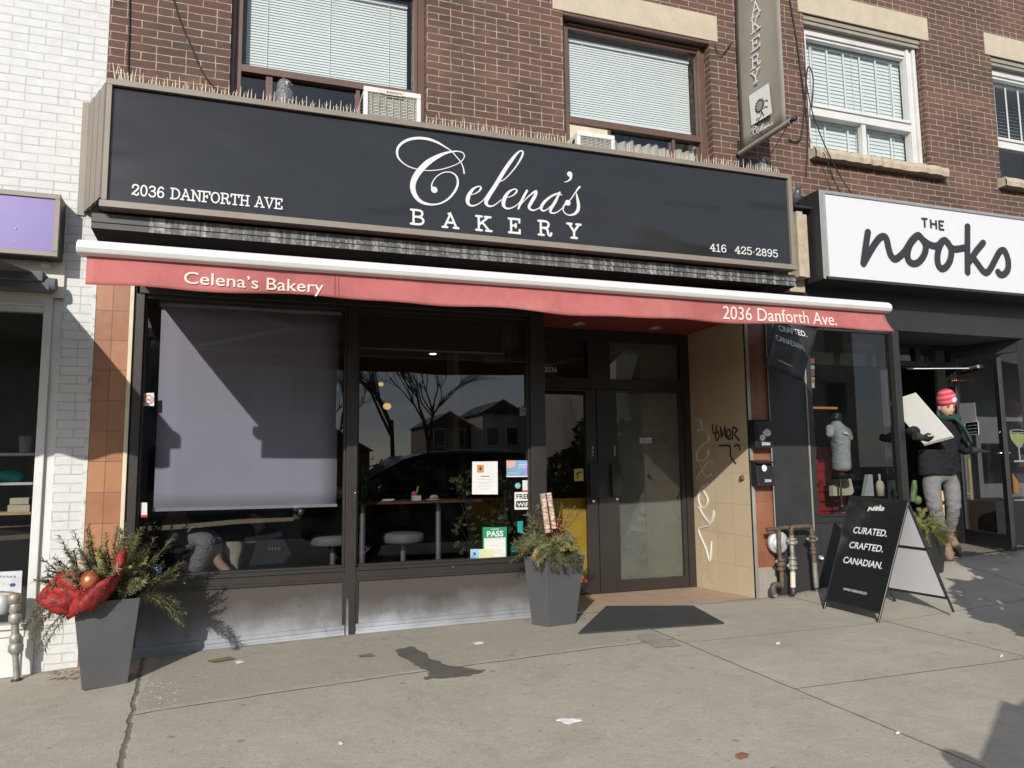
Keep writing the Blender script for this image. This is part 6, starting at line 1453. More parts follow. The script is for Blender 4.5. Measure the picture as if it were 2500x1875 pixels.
m = MB(); a, b = S(*z84(1664, 384), GY-.001), S(*z84(1739, 368), GY-.001); m.box(a.x, b.x, GY-.002, GY-.001, a.z, b.z); m.build('band', 'red_plastic', t); lines(t, [(1672, 300, 1728, 300), (1672, 320, 1722, 320), (1672, 340, 1728, 340)], 'meter_grey')
t = card([z84(*q) for q in ((1588, 388), (1741, 385), (1741, 548), (1588, 550))], 'paper_white', 'FREE WIFI sign in the right window behind the planter', 'sign', 'wifi_sign')
gtext(t, 'FREE', z84(1604, 450), z84(1728, 447), 11.5, 'black_paint', .02)
m = MB(); m.prism([S(*z84(*q), GY-.001) for q in ((1600, 480), (1610, 470), (1735, 468), (1735, 526), (1612, 530), (1600, 520))], (0, -.001, 0)); m.build('badge', 'black_paint', t)
p, q = S(*z84(1608, 522), GY), S(*z84(1730, 518), GY); font('WiFi', (p.x, GY-.002, p.z), EX, EZ, FRONT, .034, width=q.x-p.x, bold=.02, lift=.0013).build('lettering', 'paper_white', t)
t = card([z84(*q) for q in ((1292, 714), (1515, 712), (1515, 998), (1292, 1002))], 'green_sticker', 'green and white PASS inspection notice low in the right window', 'notice', 'inspection_notice')
m = MB(); a, b = S(*z84(1306, 1000), GY-.001), S(*z84(1504, 808), GY-.001); m.box(a.x, b.x, GY-.0015, GY-.0005, a.z, b.z); m.build('form', 'paper_white', t)
gtext(t, 'PASS', z84(1330, 802), z84(1482, 798), 13, 'paper_white', .03); lines(t, [(1370, 733, 1445, 733)], 'paper_white', w=.005)
lines(t, [(1318, 822, 1490, 822), (1318, 834, 1460, 834), (1345, 885, 1450, 885), (1375, 935, 1480, 935), (1375, 950, 1480, 950)], 'meter_grey', Y=GY-.001, w=.0025)
t = card([z84(*q) for q in ((1176, 918), (1392, 916), (1393, 1000), (1176, 1004))], 'yellow_card', 'small card half blue and half yellow at the window bottom', 'card', 'card', .024)
m = MB(); a, b = S(*z84(1177, 1003), .023), S(*z84(1252, 919), .023); m.box(a.x, b.x, .0215, .0235, a.z, b.z); m.build('panel', 'blue_card', t); m = MB(); m.ball(((a.x+b.x)/2, .021, (a.z+b.z)/2), (.010, .001, .014), 0, 10, 6); m.build('emblem', M('navy', (.03, .06, .22), .5), t)
t = card([z84(*q) for q in ((1615, 660), (1665, 655), (1665, 765), (1616, 762))], 'teal_sticker', 'plain teal label in the right window behind the planter greenery', 'sticker', 'sticker')
def no_smoking(pix, label, bgm, red):
    t = card(pix, bgm, label, 'sign', 'no_smoking_sign', GY); a, b = S(*pix[0], GY), S(*pix[2], GY); cx, cz = (a.x+b.x)/2, (a.z+b.z)/2; r = (b.x-a.x)*.40
    L = Letters((0, GY-.0005, 0), EX, EZ, FRONT, .001); L.stroke([(cx-r*.6, cz-.1*r), (cx+r*.6, cz-.1*r)], r*.2, False, False); L.stroke([(cx+r*.45, cz+.1*r), (cx+r*.6, cz+.35*r), (cx+r*.4, cz+.5*r)], r*.08); L.mb.build('cigarette_mark', 'black_paint', t)
    L = Letters((0, GY-.0008, 0), EX, EZ, FRONT, .0015); L.stroke(ell(cx, cz, r, r, 17), r*.16); L.stroke([(cx-r*.7, cz+r*.7), (cx+r*.7, cz-r*.7)], r*.16, False); L.mb.build('ban_ring', red, t)
no_smoking([(350, 960), (376, 959), (376, 991), (350, 991)], 'white no smoking sign with a red ring at the left window edge', 'paper_white', 'red_plastic')
no_smoking([(1269, 992), (1290, 992), (1291, 1015), (1269, 1015)], 'grey no smoking sign high at the right edge of the right window', 'film', 'black_paint')
zb_ = lambda a, b: (340+a/4.424, 1180+b/4.424)
t = card([zb_(*q) for q in ((15, 208), (85, 208), (85, 365), (15, 370))], 'paper_white', 'white label with a red lower edge at the left window edge', 'sticker', 'sticker')
m = MB(); a, b = S(*zb_(15, 368), GY-.001), S(*zb_(85, 340), GY-.001); m.box(a.x, b.x, GY-.002, GY-.001, a.z, b.z); m.build('band', 'red_plastic', t)
t = card([zb_(*q) for q in ((85, 880), (258, 876), (240, 965), (95, 970))], M('adt_blue', (.05, .12, .50), .5), 'blue and white security sticker in the lower left window corner', 'sticker', 'security_sticker')
m = MB(); m.prism([S(*zb_(*q), GY-.001) for q in ((85, 882), (145, 880), (142, 915), (95, 935))], (0, -.001, 0)); m.build('white_corner', 'paper_white', t)
gtext(t, 'ADT', zb_(150, 942), zb_(238, 936), 8.5, 'paper_white', .02)
t = card([(1402, 1145), (1424, 1144), (1425, 1174), (1402, 1174)], M('yellow_sign', (.62, .50, .08), .6), 'yellow square sign with a black pictogram behind the left door', 'sign', 'pictogram_sign', 1.03)
L = Letters((0, 1.028, 0), EX, EZ, FRONT, .001)
for st in ([(1408, 1156), (1420, 1152)], [(1410, 1157), (1411, 1168)]): L.stroke([((q := S(a, b, 1.028)).x, q.z) for a, b in st], .014, False)
L.mb.build('pictogram', 'black_paint', t)

# ================================================================== BAKERY INTERIOR THINGS
t = thing('roller_blind', 'large pale lavender roller blind drawn down behind the left window', 'blind', (0, .12, 2.55))
a, b = S(383, 752, .12), S(817, 1235, .12); bz0 = S(600, 1237, .12).z
m = MB(); vs = []
for j in range(13):
    for i in range(9): x = lerp(-.665, .675, i/8); vs.append((x, .12+.004*math.sin(i*1.3+j*.4), lerp(2.575, bz0, j/12)))
m.add(vs, [(j*9+i, (j+1)*9+i, (j+1)*9+i+1, j*9+i+1) for j in range(12) for i in range(8)], 0, True); o = m.build('fabric', 'blind_fabric', t); o.modifiers.new('s', 'SOLIDIFY').thickness = .001
m = MB(); m.box(-.67, .68, .11, .13, bz0-.018, bz0+.004); m.build('bottom_bar', 'paper_white', t); m = MB(); m.tube([(-.68, .13, 2.59), (.69, .13, 2.59)], .022, 10); m.build('roller', 'paper_white', t)
t = thing('roller_blind', 'rolled up dark blind with its lower bar across the top of the right window', 'blind', (1.55, .12, 2.5))
m = MB(); m.box(.85, 2.1, .118, .121, 2.31, 2.58); m.build('fabric', 'room_dark', t); m = MB(); m.box(.845, 2.12, .112, .127, 2.295, 2.312); m.build('bottom_bar', 'meter_grey', t)
m = MB()
for i in range(40): m.ball((2.16, .11, 2.58-i*.022), .005, 0, 5, 4)
m.build('bead_chain', 'aluminium', t)
# window counter
ct = thing('counter_table', 'narrow brown wooden counter table behind the right window', 'table', (1.3, .55, 0))
zc_ = S(*z84(700, 470), .40).z; m = MB(); m.box(.78, 2.03, .40, .80, zc_-.022, zc_); m.build('table_top', 'dark_wood', ct, bev=.004)
for x in (S(*z84(885, 600), .55).x, .95):
    m = MB(); m.tube([(x, .58, 0), (x, .58, zc_-.02)], .026, 12); m.lathe((x, .58, -.02), [(.16, 0), (.16, .012), (.03, .02)], 16); m.build('leg', 'aluminium', ct)
m = MB(); c = Vector((S(*z84(192, 300), .5).x, .5, zc_)); c.x = max(c.x, .86); m.lathe(c, [(0, 0), (.030, 0), (.031, .12), (.026, .15), (.012, .18), (.011, .225), (.013, .23), (0, .231)], 16); tag(m.build('bottle', 'green_glass'), 'green glass bottle standing on the counter at the left end', 'bottle')
c = S(*z84(405, 448), .5); m = MB(); m.lathe((c.x, .52, zc_), [(0, 0), (.06, 0), (.085, .01), (.06, .006), (0, .005)], 20); tag(m.build('plate', 'paper_white'), 'white plate with a folded napkin on the counter', 'plate')
m = MB(); m.box(c.x-.04, c.x+.055, .48, .55, zc_+.008, zc_+.02); tag(m.build('napkin', 'paper_white'), 'folded white napkin lying on the left plate', 'napkin')
c = S(*z84(670, 430), .5); sgc = thing('sugar_caddy', 'small white sugar caddy with a pink sachet and green straw on the counter', 'caddy', (c.x, .5, zc_))
m = MB(); m.box(c.x-.035, c.x+.04, .47, .54, zc_, zc_+.045); m.build('box', 'paper_white', sgc, bev=.003); m = MB(); m.ball((c.x-.015, .5, zc_+.06), (.028, .02, .024), 0, 10, 8); m.build('sachets', M('pink', (.62, .10, .14), .6), sgc); m = MB(); m.tube([(c.x, .5, zc_+.05), (c.x+.02, .5, zc_+.125)], .008, 8); m.build('straw', M('straw_green', (.35, .5, .15), .6), sgc)
c = S(*z84(835, 420), .5); m = MB(); m.lathe((c.x, .5, zc_), [(0, 0), (.05, 0), (.078, .012), (.055, .007), (0, .006)], 20); tag(m.build('plate', 'paper_white'), 'white plate holding a pastry at the right of the counter', 'plate')
m = MB(); m.tube(catmull([(c.x-.035, .5, zc_+.02), (c.x-.01, .49, zc_+.03), (c.x+.02, .495, zc_+.03), (c.x+.04, .51, zc_+.018)], 5), [.008, .012, .015, .017, .018, .018, .019, .018, .017, .018, .018, .017, .015, .012, .010, .008][:16], 10); tag(m.build('pastry', 'raw_wood'), 'golden pastry lying on the right plate', 'pastry')
def stool(px0, px1, pyt, Y, label):
    a, b = S(px0, pyt, Y), S(px1, pyt, Y); cx, r = (a.x+b.x)/2, (b.x-a.x)/2; z = a.z
    t = thing('bar_stool', label, 'stool', (cx, Y, -.02), 'bar stools behind the windows')
    m = MB(); m.lathe((cx, Y, z-.085), [(0, 0), (r*.95, 0), (r, .015), (r, .06), (r*.92, .08), (r*.6, .088), (0, .09)], 24); m.build('cushion', 'cushion_grey', t)
    m = MB(); m.tube([(cx, Y, 0), (cx, Y, z-.08)], .025, 10); m.lathe((cx, Y, -.02), [(.2, 0), (.2, .015), (.03, .03)], 20); m.build('pedestal', 'aluminium', t)
stool(*z84(355, 0)[:1], *z84(742, 0)[:1], z84(0, 770)[1], .62, 'grey cushioned bar stool under the middle of the counter')
stool(*zb_(1850, 0)[:1], *zb_(2330, 0)[:1], zb_(0, 565)[1], .75, 'grey cushioned bar stool behind the window mullion')
# potted climbing plant
ip = thing('potted_plant', 'leafy ivy plant standing indoors behind the right window notices', 'plant', (1.95, .42, -.02))
m = MB(); m.lathe((1.98, .45, -.02), [(0, 0), (.13, 0), (.17, .3), (.18, .3), (.16, .28), (0, .28)], 20); m.build('pot', 'planter_grey', ip)
m = MB(); stems = MB(); random.seed(5)
for (a, b) in ((1080, 250), (1040, 310), (1150, 240), (1470, 190), (1520, 270), (1530, 410), (1400, 520), (1130, 590), (1070, 680), (1050, 750), (1180, 700), (1260, 720), (1230, 830), (1060, 880), (1110, 900), (1210, 870), (1480, 600), (1440, 640), (1560, 720), (1130, 330), (1090, 370), (1560, 900), (1350, 660), (1290, 640)):
    p = S(*z84(a, b), .34+random.uniform(-.12, .12)); stems.tube([(1.98, .45, .25), Vector((1.98, .45, .3)).lerp(p, .6)+Vector((0, 0, .05)), p], .004, 4)
    for k in range(9):
        c = p+Vector((random.gauss(0, .028), random.gauss(0, .03), random.gauss(0, .032))); s_ = random.uniform(.016, .03); q = Euler((random.uniform(-.5, 1.4), random.uniform(-.6, .6), random.uniform(0, 6.28))).to_matrix()
        m.add([c+q @ Vector(v)*s_ for v in ((0, -1.2, -.2), (.75, -.3, 0), (.9, .5, .1), (0, 1, -.1), (-.9, .5, .1), (-.75, -.3, 0), (0, 0, .18))], [(0, 1, 6), (1, 2, 6), (2, 3, 6), (3, 4, 6), (4, 5, 6), (5, 0, 6)], 0, False)
m.build('leaves', 'ivy_leaves', ip); stems.build('stems', 'bark', ip)
m = MB(); m.lathe((2.22, .22, .552), [(0, 0), (.05, 0), (.055, .07), (.05, .07), (0, .06)], 16); tag(m.build('bowl', 'teal_sticker'), 'teal bowl on the inner window ledge behind the right planter', 'bowl')
for (a, b, Y, s_) in ((945, 992, 2.0, .045), (930, 938, 2.6, .03)):
    c = S(a, b, Y); t = thing('pendant_lamp', 'glowing amber pendant lamp hanging inside the bakery' if s_ > .04 else 'small pale pendant lamp hanging deeper inside the bakery', 'lamp', tuple(c))
    m = MB(); m.ball(c, (s_, s_, s_*.8), 0, 14, 10); m.build('lamp_shade', 'pendant_lit', t); m = MB(); m.tube([c, (c.x, c.y, 2.70)], .004, 5); m.build('cord', 'wire', t)
m = MB(); p = S(1385, 1355, 1.2); 
pot = thing('flower_pot', 'small red pot with a green sprig behind the left bakery door', 'flower pot', (3.18, 1.3, .0))
c = S(1431, 1420, 1.09); m = MB(); m.lathe((c.x, 1.09, c.z-.04), [(0, 0), (.035, 0), (.045, .07), (.04, .07), (0, .06)], 12); m.build('pot', 'red_plastic', pot)
m = MB()
for i in range(8): spray(m, Vector((c.x, 1.09, c.z+.02)), (random.uniform(-.5, .5), random.uniform(-.5, .5), 1), .12, .003, .03, .3, 18)
m.build('sprig', 'spruce_needles', pot)
m = MB(); m.box(2.62, 3.40, 1.12, 1.17, 0, .98); tag(m.build('display_counter', 'yellow_paint'), 'bright yellow counter front just inside the left bakery door', 'counter')
# ================================================================== PEOPLE
def head_mesh(mb, c, rot, s=1.0, mi_skin=0, mi_eye=1, mi_lip=2, brow=3):
    """a head of height about .23: skull, jaw, nose, brow, eyes, mouth, ears; faces -Y before rot"""
    n, mm = 28, 22; vs = []
    for i in range(mm+1):
        th = math.pi*i/mm; z = math.cos(th)
        for k in range(n):
            ph = 2*math.pi*k/n; x, y = math.sin(th)*math.cos(ph), math.sin(th)*math.sin(ph)
            X, Y_, Z = x*.074, y*.095, z*.115
            front = max(0, -y)
            if z < -.1: t = (-z-.1)/.9; X *= 1-.34*t*t; Y_ += .012*t if y > 0 else -.004*t*front; Y_ *= (1-.25*t) if y > 0 else 1
            if front > .3:
                Y_ += -.020*math.exp(-((x/.16)**2+((z+.12)/.17)**2))*front       # nose
                Y_ += -.006*math.exp(-((x/.55)**2+((z-.20)/.10)**2))              # brow
                Y_ += .011*math.exp(-(((abs(x)-.36)/.2)**2+((z-.04)/.12)**2))      # eye sockets
                Y_ += -.005*math.exp(-((x/.30)**2+((z+.52)/.10)**2))              # lips
                Y_ += -.010*math.exp(-((x/.30)**2+((z+.86)/.16)**2))              # chin
            vs.append(Vector(c)+rot @ (Vector((X, Y_, Z))*s))
    mb.add(vs, [(i*n+k, (i+1)*n+k, (i+1)*n+(k+1) % n, i*n+(k+1) % n) for i in range(mm) for k in range(n)], mi_skin, True)
    P = lambda x, y, z: Vector(c)+rot @ (Vector((x, y, z))*s)
    for sx in (-1, 1):
        mb.ball(P(sx*.029, -.079, .006), (.013*s, .007*s, .007*s), mi_eye, 10, 8, rot); mb.ball(P(sx*.075, .010, -.008), (.010*s, .020*s, .032*s), mi_skin, 10, 8, rot)
        mb.ball(P(sx*.030, -.091, .026), (.018*s, .004*s, .0035*s), brow, 8, 6, rot)
    mb.ball(P(0, -.093, -.060), (.022*s, .006*s, .006*s), mi_lip, 10, 6, rot)
def tform(mb_from, mb_to): pass
pf = lambda a, b, Y: S(2100+a/3.318, 900+b/3.318, Y)
man = thing('person', 'man in red striped knit hat and black jacket carrying white boards out the door', 'person', (6.95, -.05, ground_z(6.95, -.05)))
hc = pf(697, 310, -.06); neck = pf(704, 395, .0); chest = pf(690, 520, .03); belly = pf(660, 690, .04); pelv = pf(648, 850, .05)
shL, shR = pf(800, 470, .05), pf(602, 470, -.02); elL, elR = pf(838, 668, -.02), pf(395, 520, .02)
wrL, wrR = pf(925, 662, -.12), pf(478, 553, -.20); haL, haR = pf(985, 662, -.15), pf(545, 575, -.25)
hpL, hpR = pf(735, 890, .05), pf(565, 885, .04); knL, knR = pf(755, 1110, -.06), pf(605, 1130, -.10)
anL, anR = pf(722, 1345, .06), pf(678, 1395, -.06); toL, toR = pf(795, 1462, .0), pf(725, 1508, -.14)
b = skin_mesh({'p': (pelv, (.13, .095)), 'b': (belly, (.125, .09)), 'c': (chest, (.145, .10)), 'n': (neck, .052), 'h': (hc-EZ*.03, .05), 'sl': (shL, .055), 'el': (elL, .040), 'wl': (wrL, .026), 'hl': (wrL.lerp(haL, .35), .015), 'sr': (shR, .055), 'er': (elR, .04), 'wr': (wrR, .026), 'hr': (wrR.lerp(haR, .35), .015),
  'jl': (hpL, .080), 'kl': (knL, .055), 'al': (anL, .036), 'tl': (toL, .034), 'jr': (hpR, .080), 'kr': (knR, .055), 'ar': (anR, .036), 'tr': (toR, .034)},
  [('p', 'b'), ('b', 'c'), ('c', 'n'), ('n', 'h'), ('c', 'sl'), ('sl', 'el'), ('el', 'wl'), ('wl', 'hl'), ('c', 'sr'), ('sr', 'er'), ('er', 'wr'), ('wr', 'hr'), ('p', 'jl'), ('jl', 'kl'), ('kl', 'al'), ('al', 'tl'), ('p', 'jr'), ('jr', 'kr'), ('kr', 'ar'), ('ar', 'tr')], 'p')
hrot = (Matrix.Rotation(R_(-16), 3, 'Z') @ Matrix.Rotation(R_(14), 3, 'X'))
m = MB(); m.mesh(b, 0); head_mesh(m, hc, hrot, 1.0); m.build('body', ['skin', 'eye_dark', 'skin_lip', M('hair_brown', (.10, .06, .04), .8)], man)
# jacket: wider skin over trunk and arms, hem ends straight
hem = pelv.lerp(belly, .12)
b = skin_mesh({'p': (hem, (.178, .125)), 'b': (belly, (.172, .125)), 'c': (chest, (.185, .130)), 'n': (neck-EZ*.02, (.075, .07)), 'sl': (shL, .080), 'ml': (shL.lerp(elL, .5), .070), 'el': (elL, .064), 'wl': (wrL, .046), 'sr': (shR, .080), 'mr': (shR.lerp(elR, .5), .070), 'er': (elR, .064), 'wr': (wrR, .046)},
  [('p', 'b'), ('b', 'c'), ('c', 'n'), ('c', 'sl'), ('sl', 'ml'), ('ml', 'el'), ('el', 'wl'), ('c', 'sr'), ('sr', 'mr'), ('mr', 'er'), ('er', 'wr')], 'b')
m = MB(); m.mesh(b); 
for i, v in enumerate(m.v):
    v += Vector((.006*math.sin(v.z*46+v.x*21), .007*math.sin(v.z*38+v.x*30), 0))
jk = m.build('jacket', 'jacket_cloth', man)
m = MB(); hz = pf(640, 852, .05).z; hx = (pf(475, 850, .05).x+pf(800, 850, .05).x)/2; hw = (pf(800, 850, .05).x-pf(475, 850, .05).x)/2
m.lathe((0, 0, 0), [(.97, -.004), (1.0, .0), (1.0, .03), (.985, .05), (.99, .12), (.96, .20), (.90, .27)], 32)
for v in m.v: v.x, v.y, v.z = hx+v.x*hw*.95, .045+v.y*.135, hz+v.z+.012*v.x
for v in m.v: v += Vector((.004*math.sin(v.z*46+v.x*21), .005*math.sin(v.z*38+v.x*30), 0))
m.build('jacket_hem', 'jacket_cloth', jk)
# jeans with creases
b = skin_mesh({'w': (pelv+EZ*.06, (.150, .112)), 'p': (pelv-EZ*.01, (.152, .115)), 'jl': (hpL, .102), 'ml': (hpL.lerp(knL, .5), .092), 'kl': (knL, .076), 'cl': (knL.lerp(anL, .5), .068), 'al': (anL+EZ*.02, .052), 'jr': (hpR, .102), 'mr': (hpR.lerp(knR, .5), .092), 'kr': (knR, .076), 'cr': (knR.lerp(anR, .5), .066), 'ar': (anR+EZ*.03, .052)},
  [('w', 'p'), ('p', 'jl'), ('jl', 'ml'), ('ml', 'kl'), ('kl', 'cl'), ('cl', 'al'), ('p', 'jr'), ('jr', 'mr'), ('mr', 'kr'), ('kr', 'cr'), ('cr', 'ar')], 'p', 3)
m = MB(); m.mesh(b); kz = knL.z
for v in m.v:
    d = abs(v.z-kz); wv = .0035*math.exp(-(d/.08)**2)+.0045*math.exp(-(max(0, v.z-anL.z-.02)/.07)**2)+.001
    v += Vector((wv*math.sin(v.z*75+v.x*40), wv*math.sin(v.z*68-v.x*34), 0))
m.build('jeans', 'jeans_cloth', man)
def shoe(an, to, nm):
    m = MB(); d = (to-an); L_ = Vector((d.x, d.y, d.z)); f_ = L_.normalized()
    pts = [an-f_*.05-EZ*.015, an+f_*.0-EZ*.005, an.lerp(to, .5)-EZ*.015, an.lerp(to, .85)-EZ*.02, to+f_*.035-EZ*.022]
    m.tube(catmull([tuple(p) for p in pts], 5), [.042+.012*math.sin(math.pi*i/20) if i < 17 else .05*(1-(i-16)/6) for i in range(21)], 14, flat=.85)
    o = m.build('shoe', 'suede_tan', man); m = MB()
    m.tube(catmull([tuple(p-EZ*.036) for p in pts], 5), [.040+.010*math.sin(math.pi*i/20) if i < 18 else .046*(1-(i-17)/6) for i in range(21)], 12, flat=.35); m.build('sole', 'shoe_sole', o)
    m = MB(); m.tube([an-EZ*.01, an+EZ*.05], [.048, .046], 14); m.build('cuff', 'suede_tan', o)
shoe(anL, toL, 'L'); shoe(anR, toR, 'R')
# knit hat
m = MB(); hx_ = hrot @ Vector((0, .012, .044)); m.lathe((0, 0, 0), [(.088, -.022), (.096, -.018), (.098, .02), (.097, .05), (.090, .085), (.072, .118), (.045, .140), (.015, .150), (0, .151)], 26)
for v in m.v: q = hrot @ Vector((v.x*.95, v.y*1.08, v.z)); v.x, v.y, v.z = q+hc+hx_
ht = m.build('knit_hat', 'striped_knit', man)
m = MB(); pc = hc+hx_+hrot @ Vector((.018, -.106, .048)); L = Letters(pc, hrot @ EX, hrot @ EZ, hrot @ FRONT, .003)
L.dot(0, 0, .020)
for k in range(8): L.stroke([(.016*math.cos(k*.785), .016*math.sin(k*.785)), (.027*math.cos(k*.785), .027*math.sin(k*.785))], .009, False)
L.mb.build('crest', 'paper_white', ht)
# scarf
m = MB(); pts = [(neck+Vector((.085*math.cos(a), -.02+.08*math.sin(a), .015*math.sin(a*2)-.01))) for a in [i*math.pi/8 for i in range(17)]]
m.tube(pts, [.042+.006*math.sin(i*2.1) for i in range(17)], 10); m.tube(catmull([tuple(neck+Vector((-.02, -.10, -.01))), tuple(neck+Vector((.03, -.145, -.09))), tuple(neck+Vector((.09, -.16, -.20))), tuple(neck+Vector((.12, -.16, -.27)))], 4), .038, 10, flat=.5); m.build('scarf', 'scarf_green', man)
# gloves: palm and five fingers
def glove(wr, dirv, palm_n, curl, thumb_side):
    d = Vector(dirv).normalized(); pn = Vector(palm_n).normalized(); sd = d.cross(pn).normalized(); pn = sd.cross(d)
    m = MB(); c = wr+d*.055; rm = Matrix((sd, pn, d)).transposed()
    m.ball(c, (.042, .020, .052), 0, 14, 10, rm); m.tube([wr-d*.05, wr, wr+d*.03], [.042, .038, .036], 12)
    for k, (off, ln, r) in enumerate(((-.031, .066, .0095), (-.010, .078, .0105), (.011, .075, .0105), (.031, .058, .009))):
        p = c+sd*off+d*.036; q = d+sd*off*3.0; pts = [p]
        for j in range(3): q = (q+pn*curl*(.5+.3*j)).normalized(); p = p+q*ln/3*(1.15-.15*j); pts.append(p)
        m.tube(pts, [r*1.05, r, r*.95, r*.7], 8)
    p = c+sd*thumb_side*.038-d*.02; m.tube([p, p+(sd*thumb_side*.8+d*.6+pn*curl*.3).normalized()*.035, p+(sd*thumb_side*.45+d*1.0+pn*curl*.6).normalized()*.062], [.013, .012, .008], 8)
    m.build('glove', 'glove_black', man)
glove(wrL, (1, -.28, -.06), (-.2, .2, -1), .12, -1)
glove(wrR, (1.0, -.25, -.25), (.1, .55, .8), .42, 1)
# white boards he carries
t0 = [pf(445, 195, -.08), pf(750, 545, -.34), None, pf(225, 268, .20)]; t0[2] = t0[1]+t0[3]-t0[0]
nrm = (t0[1]-t0[0]).cross(t0[3]-t0[0]).normalized(); nrm = nrm if nrm.y < 0 else -nrm
for i in range(3):
    off = -nrm*(.018*i)+Vector((-.006*i, 0, -.012*i)); m = MB(); m.prism([p+off for p in t0], -nrm*.014)
    tag(m.build('foam_board', 'foam_white'), ('front white board held under the arm of the man leaving the shop', 'middle white board of the stack held by the man', 'rear white board of the stack held by the man')[i], 'board', 'white boards carried by the man')
# seated customers seen below the blind
def seated(name, label, px, parts):
    pass
pc1 = thing('person', 'seated customer in rolled grey trousers behind the lower left window', 'person', (-.1, .75, -.02))
zs_ = lambda a, b, Y: S(340+a/4.424, 1180+b/4.424, Y)
hip = zs_(300, 560, .85); kn1 = zs_(760, 620, .45); an1 = zs_(600, 960, .60); kn2 = zs_(820, 600, .62); an2 = zs_(840, 840, .55); ch = hip+Vector((-.05, .05, .48)); nk = ch+EZ*.17; hd_ = nk+EZ*.16
b = skin_mesh({'p': (hip, (.14, .12)), 'c': (ch, (.15, .11)), 'n': (nk, .05), 'h': (hd_-EZ*.05, .05), 'k1': (kn1, .06), 'a1': (an1, .04), 't1': (an1+Vector((.10, -.1, -.08)), .035), 'k2': (kn2, .06), 'a2': (an2, .04), 't2': (an2+Vector((.10, -.12, -.09)), .035)}, [('p', 'c'), ('c', 'n'), ('n', 'h'), ('p', 'k1'), ('k1', 'a1'), ('a1', 't1'), ('p', 'k2'), ('k2', 'a2'), ('a2', 't2')], 'p')
m = MB(); m.mesh(b, 0); head_mesh(m, hd_, Matrix.Rotation(R_(70), 3, 'Z')); m.build('body', ['skin', 'eye_dark', 'skin_lip', 'hair_brown'], pc1)
m = MB(); m.ball(hd_+Vector((0, .01, .03)), (.088, .105, .10), 0, 14, 10); m.build('hair', 'hair_brown', pc1)
b = skin_mesh({'p': (hip, (.15, .13)), 'k1': (kn1, .088), 'm1': (kn1.lerp(an1, .5), .085), 'a1': (an1, .066), 'k2': (kn2, .080), 'a2': (kn2.lerp(an2, .62), .058)}, [('p', 'k1'), ('k1', 'm1'), ('m1', 'a1'), ('p', 'k2'), ('k2', 'a2')], 'p', 3)
m = MB(); m.mesh(b)
for v in m.v: v += Vector((.004*math.sin(v.z*70), .004*math.sin(v.z*64+v.x*30), 0))
m.build('trousers', 'trouser_cloth', pc1)
b = skin_mesh({'p': (hip+EZ*.05, (.19, .16)), 'c': (ch, (.2, .15)), 'n': (nk-EZ*.03, .08), 's1': (ch+Vector((.12, -.12, .08)), .08), 'e1': (ch+Vector((.30, -.25, -.10)), .06), 'w1': (ch+Vector((.48, -.2, .05)), .045)}, [('p', 'c'), ('c', 'n'), ('c', 's1'), ('s1', 'e1'), ('e1', 'w1')], 'p'); m = MB(); m.mesh(b); m.build('jacket', 'jacket_black', pc1)
pc2 = thing('person', 'seated customer in a dark coat with a pale shirt hem behind the left window', 'person', (.5, .9, -.02))
hip = zs_(1400, 560, .9); ch = hip+Vector((.02, .02, .5)); nk = ch+EZ*.17; hd_ = nk+EZ*.16; kn1 = hip+Vector((-.36, -.12, .02)); an1 = kn1+Vector((-.02, -.02, -.45)); kn2 = hip+Vector((-.34, .14, .02)); an2 = kn2+Vector((0, 0, -.45))
b = skin_mesh({'p': (hip, (.14, .12)), 'c': (ch, (.15, .11)), 'n': (nk, .05), 'h': (hd_-EZ*.05, .05), 'k1': (kn1, .06), 'a1': (an1, .04), 't1': (an1+Vector((-.14, -.02, -.05)), .035), 'k2': (kn2, .06), 'a2': (an2, .04)}, [('p', 'c'), ('c', 'n'), ('n', 'h'), ('p', 'k1'), ('k1', 'a1'), ('a1', 't1'), ('p', 'k2'), ('k2', 'a2')], 'p')
m = MB(); m.mesh(b, 0); head_mesh(m, hd_, Matrix.Rotation(R_(-80), 3, 'Z')); m.build('body', ['skin', 'eye_dark', 'skin_lip', 'hair_brown'], pc2)
m = MB(); m.ball(hd_+Vector((0, .01, .03)), (.088, .105, .10), 0, 14, 10); m.build('hair', 'hair_brown', pc2)
b = skin_mesh({'p': (hip, (.15, .13)), 'k1': (kn1, .085), 'a1': (an1, .06), 'k2': (kn2, .085), 'a2': (an2, .06)}, [('p', 'k1'), ('k1', 'a1'), ('p', 'k2'), ('k2', 'a2')], 'p'); m = MB(); m.mesh(b); m.build('trousers', 'jacket_black', pc2)
b = skin_mesh({'p': (hip+EZ*.03, (.20, .17)), 'c': (ch, (.2, .15)), 'n': (nk-EZ*.03, .08), 's1': (ch+Vector((-.1, -.15, .08)), .08), 'e1': (ch+Vector((-.22, -.22, -.14)), .06), 'w1': (ch+Vector((-.42, -.2, .0)), .045)}, [('p', 'c'), ('c', 'n'), ('c', 's1'), ('s1', 'e1'), ('e1', 'w1')], 'p'); m = MB(); m.mesh(b); m.build('coat', M('coat_charcoal', (.05, .052, .056), .85), pc2)
m = MB(); m.tube(catmull([tuple(zs_(1150, 612, .72)), tuple(zs_(1230, 610, .70)), tuple(zs_(1340, 590, .70)), tuple(zs_(1450, 575, .71)), tuple(zs_(1525, 545, .74))], 5), .030, 8, flat=1); m.build('shirt_hem', 'shirt_grey', pc2)
m = MB(); zc2 = zs_(1000, 640, .7)
vs = []
for j in range(9):
    for i in range(12):
        a = i/12*2*math.pi; r = (.085-.05*(j/8)**1.4)*(1+.16*math.sin(a*5)+.1*math.sin(a*3+j)); vs.append(zs_(1010+j*4, 625, .7)+Vector((r*math.cos(a), r*.6*math.sin(a), -j*.026*(1+.15*math.sin(a*4)))))
